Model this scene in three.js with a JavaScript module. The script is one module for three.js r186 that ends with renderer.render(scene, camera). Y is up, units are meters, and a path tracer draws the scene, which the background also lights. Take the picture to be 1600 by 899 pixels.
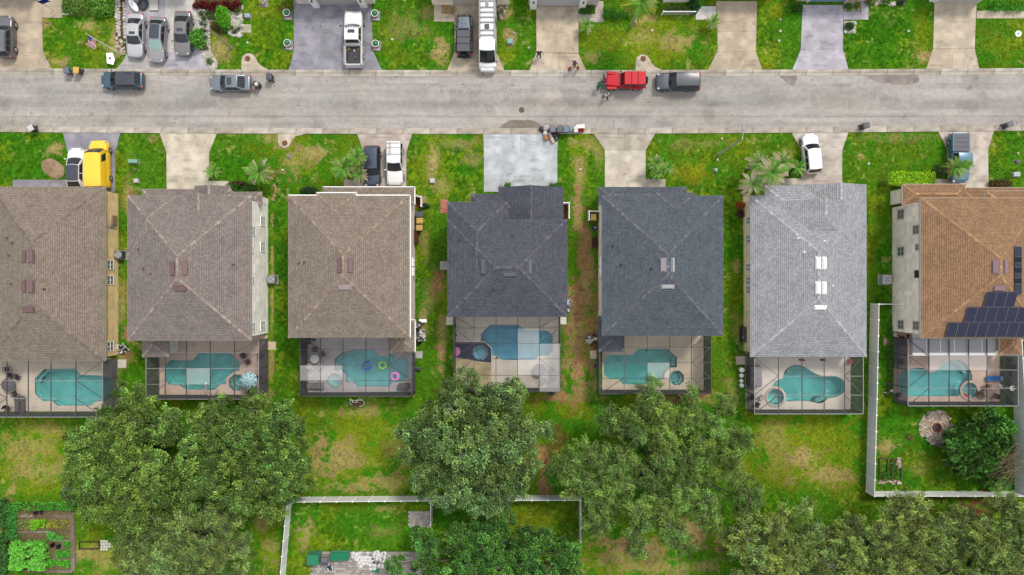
import * as THREE from 'three';
import { mergeGeometries, toCreasedNormals, mergeVertices } from 'three/addons/utils/BufferGeometryUtils.js';
import { RoundedBoxGeometry } from 'three/addons/geometries/RoundedBoxGeometry.js';
import { MarchingCubes } from 'three/addons/objects/MarchingCubes.js';

// ---------------------------------------------------------------- camera, sky, sun, exposure
const scene = new THREE.Scene();
const FLIGHT = 75, LENS = 1042;                       // metres above the street; focal length in photo pixels
const camera = new THREE.PerspectiveCamera(2 * Math.atan(449.5 / LENS) * 180 / Math.PI, 1600 / 899, 1, 2000);
camera.position.set(0, FLIGHT, 0); camera.up.set(0, 0, -1); camera.lookAt(0, 0, 0);
scene.add(camera);
const renderer = new THREE.WebGLRenderer({ antialias: true });
renderer.toneMapping = THREE.LinearToneMapping;
renderer.toneMappingExposure = 2.3;
renderer.shadowMap.enabled = true;
{ // an even bright overcast, brighter towards the zenith
  const w = 64, h = 32, d = new Float32Array(w * h * 4);
  for (let j = 0; j < h; j++) for (let i = 0; i < w; i++) {
    const e = Math.sin(((j + 0.5) / h - 0.5) * Math.PI), k = 0.54 * (1 + 1.3 * Math.max(e, 0)) / 2.05;
    d.set(e < 0 ? [0.12, 0.125, 0.1, 1] : [0.985 * k, 1.0 * k, 1.035 * k, 1], (j * w + i) * 4);
  }
  const sky = new THREE.DataTexture(d, w, h, THREE.RGBAFormat, THREE.FloatType);
  sky.mapping = THREE.EquirectangularReflectionMapping; sky.magFilter = THREE.LinearFilter; sky.needsUpdate = true;
  scene.background = sky; scene.environment = sky;
}
const sun = new THREE.DirectionalLight(0xfff6ea, 1.5);
sun.position.set(45, 100, -62); sun.target.position.set(0, 0, 0);
sun.castShadow = true; sun.shadow.radius = 24; sun.shadow.mapSize.set(4096, 4096);
Object.assign(sun.shadow.camera, { left: -75, right: 75, top: 55, bottom: -55, near: 1, far: 300 });
scene.add(sun, sun.target);

// ---------------------------------------------------------------- helpers
const V = (x, y, z) => new THREE.Vector3(x, y, z);
const S = FLIGHT / LENS;
// plan survey: a point seen at photo column px, row py, that stands h metres above the ground
const X = (px, h = 0) => (px - 800) * S * (1 - h / FLIGHT);
const Z = (py, h = 0) => (py - 449.5) * S * (1 - h / FLIGHT);
const P = (px, py, h = 0) => V(X(px, h), h, Z(py, h));
const M2 = (pts, h = 0) => pts.map(([a, b]) => [X(a, h), Z(b, h)]);
let seed = 12345;
const rnd = () => { seed = (Math.imul(seed, 1664525) + 1013904223) >>> 0; return seed / 4294967296; };
const rr = (a, b) => a + (b - a) * rnd();
function hash(i, j, s) { let n = Math.imul(i, 374761393) + Math.imul(j, 668265263) + Math.imul(s, 1442695041); n = Math.imul(n ^ (n >>> 13), 1274126177); return ((n ^ (n >>> 16)) >>> 0) / 4294967296; }
function vn(x, y, s, p = 0) {
  let i = Math.floor(x), j = Math.floor(y), u = x - i, v = y - j; u = u * u * (3 - 2 * u); v = v * v * (3 - 2 * v);
  let i1 = i + 1, j1 = j + 1; if (p) { i = ((i % p) + p) % p; j = ((j % p) + p) % p; i1 = ((i1 % p) + p) % p; j1 = ((j1 % p) + p) % p; }
  const a = hash(i, j, s), b = hash(i1, j, s), c = hash(i, j1, s), d = hash(i1, j1, s);
  return a + (b - a) * u + (c - a) * v + (a - b - c + d) * u * v;
}
function fbm(x, y, s, o, p = 0) { let t = 0, a = 0.5, n = 0; for (let k = 0; k < o; k++) { t += a * vn(x, y, s + k * 17, p); n += a; a *= 0.5; x *= 2; y *= 2; p *= 2; } return t / n; }
const clamp = (x, a = 0, b = 1) => Math.min(b, Math.max(a, x));
const smooth = (a, b, x) => { const t = clamp((x - a) / (b - a)); return t * t * (3 - 2 * t); };
const lerp = (a, b, t) => a + (b - a) * t;
const lin = (c) => c <= 0.04045 ? c / 12.92 : ((c + 0.055) / 1.055) ** 2.4;
const enc = (c) => c <= 0.0031308 ? c * 12.92 : 1.055 * c ** (1 / 2.4) - 0.055;
const KEY = 0.5;                                       // the photograph is exposed about one stop bright
const C = (r, g, b) => new THREE.Color().setRGB(lin(r / 255) * KEY, lin(g / 255) * KEY, lin(b / 255) * KEY);
function tex(w, h, fn, srgb = true, rep = [1, 1]) {
  const d = new Uint8Array(w * h * 4);
  for (let j = 0; j < h; j++) for (let i = 0; i < w; i++) { const c = fn(i, j); const o = (j * w + i) * 4; d[o] = clamp(c[0]) * 255; d[o + 1] = clamp(c[1]) * 255; d[o + 2] = clamp(c[2]) * 255; d[o + 3] = 255; }
  const t = new THREE.DataTexture(d, w, h); t.wrapS = t.wrapT = THREE.RepeatWrapping; t.magFilter = THREE.LinearFilter; t.minFilter = THREE.LinearMipmapLinearFilter;
  t.generateMipmaps = true; if (srgb) t.colorSpace = THREE.SRGBColorSpace; t.repeat.set(...rep); t.needsUpdate = true; return t;
}
const gray = (v) => [v, v, v];

const used = {};
const numbered = (n) => { const k = used[n] = (used[n] ?? -1) + 1; return k ? `${n}_${String(k).padStart(3, '0')}` : n; };
function tag(o, label, category, group) { o.userData.label = label; o.userData.category = category; if (group) o.userData.group = group; return o; }
function thing(name, label, category, [x, y, z] = [0, 0, 0], turn = 0, group) {
  const o = new THREE.Group(); o.name = numbered(name); scene.add(o); o.position.set(x, y, z); o.rotation.y = turn; return tag(o, label, category, group);
}
function mk(name, geo, mat, parent) { const m = new THREE.Mesh(geo, mat); m.name = name; m.castShadow = m.receiveShadow = true; parent.add(m); return m; }
// geometry given in the place's own axes, hung under an unturned thing
function mw(name, geo, mat, parent) { let p = parent, x = 0, y = 0, z = 0; while (p && p !== scene) { x += p.position.x; y += p.position.y; z += p.position.z; p = p.parent; } geo.translate(-x, -y, -z); return mk(name, geo, mat, parent); }
function solo(name, geo, mat, label, category, group) { const m = mk(numbered(name), geo, mat, scene); return tag(m, label, category, group); }
function place(name, geo, mat, note) { const m = mk(numbered(name), geo, mat, scene); m.userData.kind = 'structure'; if (note) m.userData.label = note; return m; }
function placeGroup(name, note) { const o = new THREE.Group(); o.name = numbered(name); scene.add(o); o.userData.kind = 'structure'; if (note) o.userData.label = note; return o; }
function copyOf(root, label, [x, y, z], turn) { const c = root.clone(); c.name = numbered(root.name.replace(/_\d{3}$/, '')); scene.add(c); c.position.set(x, y, z); if (turn !== undefined) c.rotation.y = turn; c.userData = { ...root.userData }; if (label) c.userData.label = label; return c; }

function flat(geo, pos, idx, uv) { geo.setAttribute('position', new THREE.Float32BufferAttribute(pos, 3)); geo.setAttribute('uv', new THREE.Float32BufferAttribute(uv, 2)); geo.setIndex(idx); return geo; }
// a plan outline (x, z in metres) with holes, raised to a slab: top face, sides, optional bottom
function slab(contour, holes, yTop, yBot, { bottom = false, top = true, inward = false } = {}) {
  const area = (c) => { let a = 0; for (let i = 0; i < c.length; i++) { const p = c[i], q = c[(i + 1) % c.length]; a += p[0] * q[1] - q[0] * p[1]; } return a / 2; };
  const c = area(contour) > 0 ? contour.slice() : contour.slice().reverse(), hs = holes.map((h) => area(h) < 0 ? h.slice() : h.slice().reverse());
  const all = [...c, ...hs.flat()], pos = [], uv = [], idx = [];
  const tris = THREE.ShapeUtils.triangulateShape(c.map((p) => new THREE.Vector2(...p)), hs.map((h) => h.map((p) => new THREE.Vector2(...p))));
  const face = (y, up) => { const b = pos.length / 3; for (const p of all) { pos.push(p[0], y, p[1]); uv.push(p[0], p[1]); } for (const t of tris) up ? idx.push(b + t[0], b + t[2], b + t[1]) : idx.push(b + t[0], b + t[1], b + t[2]); };
  if (top) face(yTop, true);
  if (bottom) face(yBot, !!inward);
  if (yBot !== undefined && yBot !== null) for (const ring of [c, ...hs]) {
    let L = 0;
    for (let i = 0; i < ring.length; i++) {
      const p = ring[i], q = ring[(i + 1) % ring.length], d = Math.hypot(q[0] - p[0], q[1] - p[1]), b = pos.length / 3;
      pos.push(p[0], yTop, p[1], q[0], yTop, q[1], q[0], yBot, q[1], p[0], yBot, p[1]); uv.push(L, yTop, L + d, yTop, L + d, yBot, L, yBot); L += d;
      inward ? idx.push(b, b + 2, b + 1, b, b + 3, b + 2) : idx.push(b, b + 1, b + 2, b, b + 2, b + 3);
    }
  }
  const g = flat(new THREE.BufferGeometry(), pos, idx, uv).toNonIndexed(); g.computeVertexNormals(); return g;
}
const shrink = (pts, m) => { let cx = 0, cz = 0; for (const p of pts) { cx += p[0] / pts.length; cz += p[1] / pts.length; } return pts.map(([x, z]) => { const d = Math.hypot(x - cx, z - cz); return [cx + (x - cx) * (1 - m / d), cz + (z - cz) * (1 - m / d)]; }); };
const smoothRing = (pts, n = 6) => new THREE.CatmullRomCurve3(pts.map(([x, z]) => V(x, 0, z)), true, 'centripetal').getPoints(pts.length * n).slice(0, -1).map((p) => [p.x, p.z]);
const circle = (x, z, r, n = 24, sq = 1, a0 = 0) => Array.from({ length: n }, (_, i) => [x + r * Math.cos(a0 + i / n * 2 * Math.PI), z + r * sq * Math.sin(a0 + i / n * 2 * Math.PI)]);
const rect = (x0, z0, x1, z1) => [[x0, z0], [x1, z0], [x1, z1], [x0, z1]];
const box = (w, h, d, x = 0, y = 0, z = 0, ry = 0) => { const g = new THREE.BoxGeometry(w, h, d); if (ry) g.rotateY(ry); return g.translate(x, y, z); };
const rbox = (w, h, d, r, x = 0, y = 0, z = 0, ry = 0) => { const g = new RoundedBoxGeometry(w, h, d, 2, r); if (ry) g.rotateY(ry); return g.translate(x, y, z); };
const cyl = (r0, r1, h, x = 0, y = 0, z = 0, n = 16) => new THREE.CylinderGeometry(r1, r0, h, n).translate(x, y + h / 2, z);
const UP = V(0, 1, 0);
function rod(a, b, r0, r1 = r0, n = 7) { const d = b.clone().sub(a), g = new THREE.CylinderGeometry(r1, r0, d.length(), n, 1); g.applyQuaternion(new THREE.Quaternion().setFromUnitVectors(UP, d.clone().normalize())); const m = a.clone().add(b).multiplyScalar(0.5); return g.translate(m.x, m.y, m.z); }
function bar(a, b, w, h) { const d = b.clone().sub(a), g = new THREE.BoxGeometry(d.length(), h, w); const m = new THREE.Matrix4(), x = d.clone().normalize(), z = V(0, 1, 0).cross(x).negate(); if (z.length() < 1e-3) z.set(0, 0, 1); z.normalize(); const y = z.clone().cross(x); m.makeBasis(x, y, z); g.applyMatrix4(m); const c = a.clone().add(b).multiplyScalar(0.5); return g.translate(c.x, c.y, c.z); }
const merge = (l) => mergeGeometries(l.map((g) => { const k = g.index ? g.toNonIndexed() : g; for (const n of Object.keys(k.attributes)) if (!['position', 'normal', 'uv', 'color'].includes(n)) k.deleteAttribute(n); return k; }));
function tint(g, c) { const n = g.attributes.position.count, a = new Float32Array(n * 3); for (let i = 0; i < n; i++) a.set([c.r, c.g, c.b], i * 3); g.setAttribute('color', new THREE.BufferAttribute(a, 3)); return g; }
const inside = (x, z, ring) => { let k = false; for (let i = 0, j = ring.length - 1; i < ring.length; j = i++) { const [a, b] = ring[i], [c, d] = ring[j]; if ((b > z) !== (d > z) && x < (c - a) * (z - b) / (d - b) + a) k = !k; } return k; };

// ---------------------------------------------------------------- material textures
const T = {};
T.concrete = tex(1024, 1024, (i, j) => { const n = fbm(i / 64, j / 64, 3, 5, 16), f = hash(i, j, 9), s = smooth(0.6, 0.74, fbm(i / 100, j / 40, 21, 4, 0)), sp = smooth(0.72, 0.8, fbm(i / 20, j / 20, 23, 3, 0)) * smooth(0.5, 0.6, vn(i / 90, j / 90, 24)), ck = Math.abs(fbm(i / 170, j / 170, 25, 5, 0) - 0.5) < 0.0035 && vn(i / 260, j / 260, 26) > 0.55 ? 1 : 0; return gray(0.80 + 0.24 * (n - 0.5) + 0.08 * (f - 0.5) - 0.07 * s - 0.13 * sp - 0.12 * ck); }, true, [1 / 13, 1 / 13]);
T.fine = tex(256, 256, (i, j) => gray(0.5 + 0.3 * (fbm(i / 16, j / 16, 5, 4, 16) - 0.5) + 0.4 * (hash(i, j, 4) - 0.5)), false, [1 / 1.5, 1 / 1.5]);
T.stucco = tex(256, 256, (i, j) => gray(0.9 + 0.10 * (fbm(i / 32, j / 32, 7, 4, 8) - 0.5) * 2 + 0.03 * (hash(i, j, 8) - 0.5)), true, [1 / 4, 1 / 4]);
{ // asphalt shingles: staggered tabs of differing tone laid in courses of 0.28 m; raised butt edges
  const N = 1024, m = 9.0, rows = 44, rowPx = N / rows; const tab = [];
  for (let r = 0; r < rows; r++) { const cuts = []; let x = hash(r, 1, 77) * 20; while (x < N) { cuts.push([x, hash(r, cuts.length, 78), hash(r, cuts.length, 79)]); x += 14 + 14 * hash(r, cuts.length, 80); } tab.push(cuts); }
  const at = (i, r) => { const c = tab[r]; let k = c.length - 1; for (let n = 0; n < c.length; n++) if (i < c[n][0]) { k = (n - 1 + c.length) % c.length; break; } return [c[k], k]; };
  const id = [], tone = new Float32Array(N * N), hgt = new Float32Array(N * N);
  for (let j = 0; j < N; j++) { const r = Math.floor(j / rowPx), v = (j % rowPx) / rowPx; for (let i = 0; i < N; i++) { const [t] = at(i, r);
    const lam = t[2] > 0.5 && v < 0.62 ? 1 : 0;                     // laminated dragon teeth
    const g = hash(i, j, 81) - 0.5, b = fbm(i / 128, j / 128, 82, 3, 8) - 0.5;
    tone[j * N + i] = 0.785 + 0.125 * (t[1] - 0.5) + 0.08 * g + 0.07 * b + 0.035 * lam - 0.10 * (v > 0.74 ? 1 : 0); hgt[j * N + i] = (1 - v) * 0.55 + 0.3 * lam + 0.15 * g; } }  // dark granule band tops each course, a shadow line put into the colour
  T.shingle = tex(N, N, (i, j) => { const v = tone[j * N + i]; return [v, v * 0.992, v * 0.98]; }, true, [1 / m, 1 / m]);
  T.shingleBump = tex(N, N, (i, j) => gray(clamp(hgt[j * N + i])), false, [1 / m, 1 / m]);
}
T.wood = tex(256, 256, (i, j) => { const n = fbm(i / 8, j / 64, 31, 4, 0); return gray(0.7 + 0.35 * (n - 0.5)); }, true, [1, 1]);
T.ripple = tex(512, 512, (i, j) => gray(0.5 + 0.6 * (fbm(i / 32, j / 32, 61, 3, 16) - 0.5)), false, [1 / 4, 1 / 4]);
T.plaster = tex(512, 512, (i, j) => gray(0.86 + 0.16 * (fbm(i / 64, j / 64, 65, 4, 8) - 0.5)), true, [1 / 6, 1 / 6]);

const std = (color, o = {}) => (o.roughness ?? 0.85) >= 0.7 ? new THREE.MeshPhysicalMaterial({ color, roughness: 0.85, specularIntensity: 0.25, ...o }) : new THREE.MeshStandardMaterial({ color, roughness: 0.85, ...o });
const conc = (r, g, b) => std(C(r, g, b).multiplyScalar(1 / 0.6), { map: T.concrete, bumpMap: T.fine, bumpScale: 0.004, roughness: 0.9 });
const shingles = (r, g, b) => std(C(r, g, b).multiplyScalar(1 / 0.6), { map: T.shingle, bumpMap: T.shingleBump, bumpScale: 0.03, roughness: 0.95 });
const stucco = (r, g, b) => std(C(r, g, b).multiplyScalar(1.75 / 0.79), { map: T.stucco, bumpMap: T.fine, bumpScale: 0.004 });
const paint = (r, g, b, o = {}) => new THREE.MeshPhysicalMaterial({ color: C(r, g, b), roughness: 0.35, clearcoat: 0.6, clearcoatRoughness: 0.22, metalness: 0.0, ...o });
const MAT = {
  white: std(new THREE.Color().setRGB(0.72, 0.72, 0.72), { roughness: 0.6 }), vinyl: std(new THREE.Color().setRGB(0.62, 0.63, 0.65), { roughness: 0.5 }),
  black: std(new THREE.Color().setRGB(0.018, 0.018, 0.02), { roughness: 0.6 }), dark: std(new THREE.Color().setRGB(0.04, 0.042, 0.048), { roughness: 0.5 }),
  tyre: std(new THREE.Color().setRGB(0.022, 0.022, 0.024), { roughness: 0.9 }), alloy: std(new THREE.Color().setRGB(0.45, 0.45, 0.47), { metalness: 0.8, roughness: 0.35 }),
  metal: std(new THREE.Color().setRGB(0.42, 0.43, 0.45), { metalness: 0.6, roughness: 0.4 }), grey: std(new THREE.Color().setRGB(0.2, 0.205, 0.21), { roughness: 0.6 }),
  glass: new THREE.MeshPhysicalMaterial({ color: new THREE.Color().setRGB(0.012, 0.016, 0.022), roughness: 0.06, ior: 1.5 }),
  tinted: new THREE.MeshPhysicalMaterial({ color: new THREE.Color().setRGB(0.03, 0.036, 0.055), roughness: 0.06, ior: 1.5 }),
  red: new THREE.MeshPhysicalMaterial({ color: new THREE.Color().setRGB(0.42, 0.02, 0.03), roughness: 0.15, clearcoat: 1 }), lamp: new THREE.MeshPhysicalMaterial({ color: new THREE.Color().setRGB(0.26, 0.27, 0.29), roughness: 0.1, clearcoat: 1 }),
  timber: std(new THREE.Color().setRGB(0.22, 0.15, 0.1), { map: T.wood }), soil: std(new THREE.Color().setRGB(0.13, 0.085, 0.055), { bumpMap: T.fine, bumpScale: 0.03 }),
  mulch: std(new THREE.Color().setRGB(0.12, 0.07, 0.045), { bumpMap: T.fine, bumpScale: 0.05, map: T.concrete }), stone: std(new THREE.Color().setRGB(0.45, 0.42, 0.38), { map: T.concrete }),
};
console.log('base ready');
// ---------------------------------------------------------------- ground: lawn sheet with openings for the pool decks
const lawnEdgeN = (px) => 110 - 3.2 * ((px - 800) / 800) ** 2, lawnEdgeS = (px) => 209.5 - 4 * ((px - 800) / 800) ** 2 - (px - 800) / 800 * 1.0;
// pool decks (ground outlines in survey pixels)
const DECKS = [
  [[-60, 560], [184, 560], [184, 643], [-60, 643]],
  [[248, 524], [418, 524], [418, 617], [248, 617]],
  [[479, 520], [649, 520], [649, 612], [479, 614]],
  [[709, 489], [873, 489], [873, 607], [709, 607]],
  [[941, 514], [1099, 514], [1099, 609], [941, 609]],
  [[1165, 552], [1329, 552], [1329, 640], [1165, 640]],
  [[1396, 520], [1562, 520], [1562, 628], [1419, 628], [1396, 622]],
];
// what grows where: x, y, rx, ry (survey pixels), kind, strength
const SOILS = [];
const soil = (kind, list) => { for (const [x, y, rx, ry = rx, k = 1] of list) SOILS.push([x, y, rx, ry, kind, k]); };
soil('tan', [[140, 40, 14, 10, .8], [93, 95, 16, 9, .8], [70, 37, 8, 8, .7], [180, 70, 16, 22, .9], [690, 78, 13, 22, .8], [664, 22, 12, 14, .5], [640, 45, 30, 20, .35], [797, 58, 8, 16, .9], [790, 20, 10, 9, .7], [1005, 30, 20, 8, .7], [1060, 62, 32, 18, .65], [930, 92, 14, 12, .5], [1000, 60, 30, 18, .4], [340, 80, 16, 20, .7],
  [85, 232, 16, 10, .8], [200, 310, 10, 30, .6], [240, 216, 9, 5, .4], [495, 238, 34, 14, .75], [455, 258, 22, 22, .55], [415, 215, 24, 8, .5], [440, 225, 16, 10, .5], [676, 252, 10, 40, .8], [690, 290, 14, 22, .6], [715, 222, 26, 9, .5], [735, 250, 14, 10, .4], [905, 272, 9, 32, .7], [912, 225, 20, 10, .5], [902, 330, 10, 24, .7], [935, 245, 8, 20, .4], [1065, 225, 20, 8, .3], [1345, 243, 8, 6, .8], [1440, 88, 14, 9, .9], [1230, 252, 10, 16, .5], [1110, 225, 30, 8, .3], [1400, 215, 70, 7, .35],
  [665, 310, 6, 14, .7], [664, 380, 6, 24, .5], [662, 500, 8, 30, .6], [690, 535, 8, 50, .75], [672, 470, 12, 30, .4], [915, 430, 15, 60, .8], [905, 520, 18, 40, .7], [900, 580, 22, 36, .75], [925, 610, 24, 20, .6], [893, 470, 8, 30, .7], [1150, 420, 6, 14, .7], [1152, 520, 8, 30, .35], [1145, 610, 14, 16, .5], [190, 480, 10, 50, .6], [425, 440, 3, 120, .8], [424, 560, 4, 50, .8],
  [40, 700, 50, 26, .45], [60, 735, 44, 16, .55], [15, 770, 14, 12, .7], [80, 672, 40, 12, .4], [525, 715, 40, 34, .7], [505, 690, 18, 20, .7], [600, 752, 40, 18, .6], [575, 640, 40, 12, .6], [545, 760, 60, 10, .6], [620, 700, 20, 40, .35], [1258, 715, 26, 16, .8], [1285, 742, 40, 18, .7], [1210, 690, 26, 40, .35], [1390, 697, 16, 12, .7], [1440, 735, 24, 12, .3], [478, 830, 14, 22, .8], [600, 795, 16, 8, .5], [425, 860, 20, 24, .5], [412, 820, 14, 14, .6], [600, 830, 22, 12, .3], [985, 855, 60, 22, .85], [1090, 835, 34, 24, .9], [1040, 885, 80, 14, .6], [940, 880, 18, 20, .7], [130, 865, 26, 16, .6], [160, 880, 20, 20, .4], [1100, 620, 30, 10, .5]]);
soil('dirt', [[685, 448, 11, 26, .95], [690, 548, 9, 14, .9], [905, 300, 6, 16, .8], [912, 415, 9, 22, .8], [897, 600, 9, 30, .7], [200, 525, 14, 20, .85], [192, 560, 10, 14, .8], [655, 360, 6, 20, .6], [850, 745, 16, 30, .95], [845, 715, 12, 20, .8], [880, 620, 40, 12, .8], [1100, 617, 24, 6, .8], [380, 618, 34, 8, .9], [1030, 622, 60, 8, .8], [930, 500, 12, 60, .6], [975, 850, 26, 14, .7], [1098, 830, 18, 18, .7], [505, 690, 10, 12, .6], [10, 772, 10, 9, .7], [420, 620, 8, 20, .6], [205, 320, 5, 26, .6]]);
soil('dirt', [[913, 400, 13, 60, .85], [906, 470, 14, 50, .8], [902, 560, 18, 50, .85], [920, 520, 10, 60, .7], [905, 345, 9, 30, .6]]);
soil('mulch', [[1535, 790, 60, 18, .95], [760, 815, 26, 14, .7], [790, 815, 20, 12, .5], [1040, 617, 70, 5, .7], [380, 622, 40, 6, .8], [740, 616, 50, 6, .6], [870, 690, 14, 40, .6], [8, 840, 7, 60, .6], [345, 855, 20, 12, .4], [330, 300, 0.01, 0.01, 0], [900, 790, 6, 14, .5]]);
soil('olive', [[1000, 70, 90, 30, .6], [1050, 40, 60, 20, .5], [1090, 268, 20, 18, .95], [1075, 262, 24, 14, .5], [1440, 45, 14, 55, .55], [1575, 70, 40, 30, .45], [1195, 100, 14, 10, .7], [1210, 15, 16, 14, .7], [540, 250, 50, 50, .35], [460, 240, 60, 34, .5], [60, 700, 70, 60, .7], [60, 760, 60, 26, .6], [560, 700, 90, 80, .7], [1250, 690, 100, 70, .75], [1250, 740, 90, 30, .6], [420, 840, 30, 60, .4], [960, 870, 70, 34, .6], [830, 800, 70, 26, .4], [1150, 470, 14, 60, .3], [1360, 390, 8, 50, .5], [1370, 330, 14, 40, .35], [610, 60, 14, 40, .3], [790, 80, 20, 30, .3], [400, 20, 40, 20, .3], [1430, 720, 50, 20, .3], [150, 60, 60, 30, .2], [1140, 240, 90, 30, .25], [1400, 250, 70, 40, .2], [880, 640, 40, 20, .6], [190, 870, 50, 30, .6], [1130, 590, 20, 60, .3]]);
soil('lush', [[1385, 60, 60, 45, .7], [430, 60, 24, 45, .4], [640, 85, 40, 22, .4], [50, 250, 46, 36, .35], [720, 270, 26, 26, .4], [432, 380, 14, 90, .6], [432, 520, 14, 60, .6], [660, 430, 8, 70, .5], [1150, 350, 14, 80, .5], [1150, 560, 14, 40, .6], [1470, 690, 60, 50, .5], [540, 820, 70, 26, .6], [870, 790, 40, 12, .4], [1385, 560, 14, 100, .6], [1390, 740, 60, 20, .4], [100, 70, 40, 24, .3], [15, 690, 18, 12, .8], [1200, 780, 60, 26, .5], [1180, 60, 20, 40, .2], [1340, 640, 14, 100, .4], [1170, 660, 40, 14, .3], [1440, 290, 40, 14, .4], [1090, 290, 40, 12, .4], [1000, 280, 20, 14, .2], [380, 265, 40, 20, .2], [550, 770, 90, 5, .4]]);
const GROUNDC = { base: [92, 147, 30], lush: [62, 135, 20], olive: [154, 166, 36], tan: [206, 182, 122], dirt: [196, 152, 112], mulch: [136, 90, 62] };
const GL = Object.fromEntries(Object.entries(GROUNDC).map(([k, c]) => [k, c.map((v) => lin(v / 255) * KEY)]));
const GW = 2048, GH = 1152, GX = 61.44, GZ = 34.56;
const groundLin = new Float32Array(GW * GH * 3);
{
  const put = new Map();                                // soil patches sorted into coarse cells
  const cell = (a, b) => a * 1000 + b;
  for (const s of SOILS) { const r = 1.7; for (let a = Math.floor((s[0] - s[2] * r) / 40); a <= (s[0] + s[2] * r) / 40; a++) for (let b = Math.floor((s[1] - s[3] * r) / 40); b <= (s[1] + s[3] * r) / 40; b++) { const k = cell(a + 50, b + 50); if (!put.has(k)) put.set(k, []); put.get(k).push(s); } }
  const order = ['lush', 'olive', 'tan', 'dirt', 'mulch'];
  for (let j = 0; j < GH; j++) for (let i = 0; i < GW; i++) {
    const x = (i + 0.5) * 0.06 - GX, z = (j + 0.5) * 0.06 - GZ, px = x / S + 800, py = z / S + 449.5;
    const big = fbm(x / 7, z / 7, 101, 4), mid = fbm(x / 1.3, z / 1.3, 103, 4), fin = fbm(x / 0.3, z / 0.3, 107, 3), g = hash(i, j, 109);
    let c = GL.base.slice();
    const mixTo = (k, w) => { for (let n = 0; n < 3; n++) c[n] += (GL[k][n] - c[n]) * w; };
    mixTo('lush', 0.75 * smooth(0.47, 0.66, mid * 0.55 + big * 0.45)); mixTo('olive', 0.5 * smooth(0.5, 0.68, fbm(x / 2.6, z / 2.6, 111, 4) * 0.7 + fin * 0.3)); mixTo('tan', 0.4 * smooth(0.62, 0.76, fbm(x / 1.1, z / 1.1, 113, 4) * 0.7 + fin * 0.3));
    const near = put.get(cell(Math.floor(px / 40) + 50, Math.floor(py / 40) + 50));
    if (near) for (const kind of order) { let w = 0; for (const s of near) if (s[4] === kind) { const d = Math.hypot((px - s[0]) / s[2], (py - s[1]) / s[3]) + (mid - 0.5) * 2.0 + (fin - 0.5) * 2.1; w = Math.max(w, s[5] * (1 - smooth(0.45, 1.15, d))); } if (w > 0) mixTo(kind, clamp(w)); }
    const t = 1.0 + 0.9 * (fin - 0.5) + 0.5 * (mid - 0.5) + 0.4 * (g - 0.5);
    const hue = 0.12 * (vn(x / 0.5, z / 0.5, 119) - 0.5);
    const o = (j * GW + i) * 3; groundLin[o] = c[0] * t * (1 + hue); groundLin[o + 1] = c[1] * t; groundLin[o + 2] = c[2] * t * (1 - hue);
  }
}
const groundAt = (x, z) => { const i = clamp(Math.floor((x + GX) / 0.06), 0, GW - 1), j = clamp(Math.floor((z + GZ) / 0.06), 0, GH - 1), o = (j * GW + i) * 3; return [groundLin[o], groundLin[o + 1], groundLin[o + 2]]; };
T.ground = tex(GW, GH, (i, j) => { const o = (j * GW + i) * 3; return [enc(groundLin[o]), enc(groundLin[o + 1]), enc(groundLin[o + 2])]; }, true);
T.ground.wrapS = T.ground.wrapT = THREE.MirroredRepeatWrapping; T.ground.repeat.set(1 / (2 * GX), 1 / (2 * GZ)); T.ground.offset.set(0.5, 0.5);
place('ground', slab(rect(-420, -420, 420, 420), DECKS.map((d) => M2(d)), 0, null), new THREE.MeshPhysicalMaterial({ map: T.ground, roughness: 1, specularIntensity: 0.1, bumpMap: T.fine, bumpScale: 0.05 }), 'patchy green lawn with dry tan spots');

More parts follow.
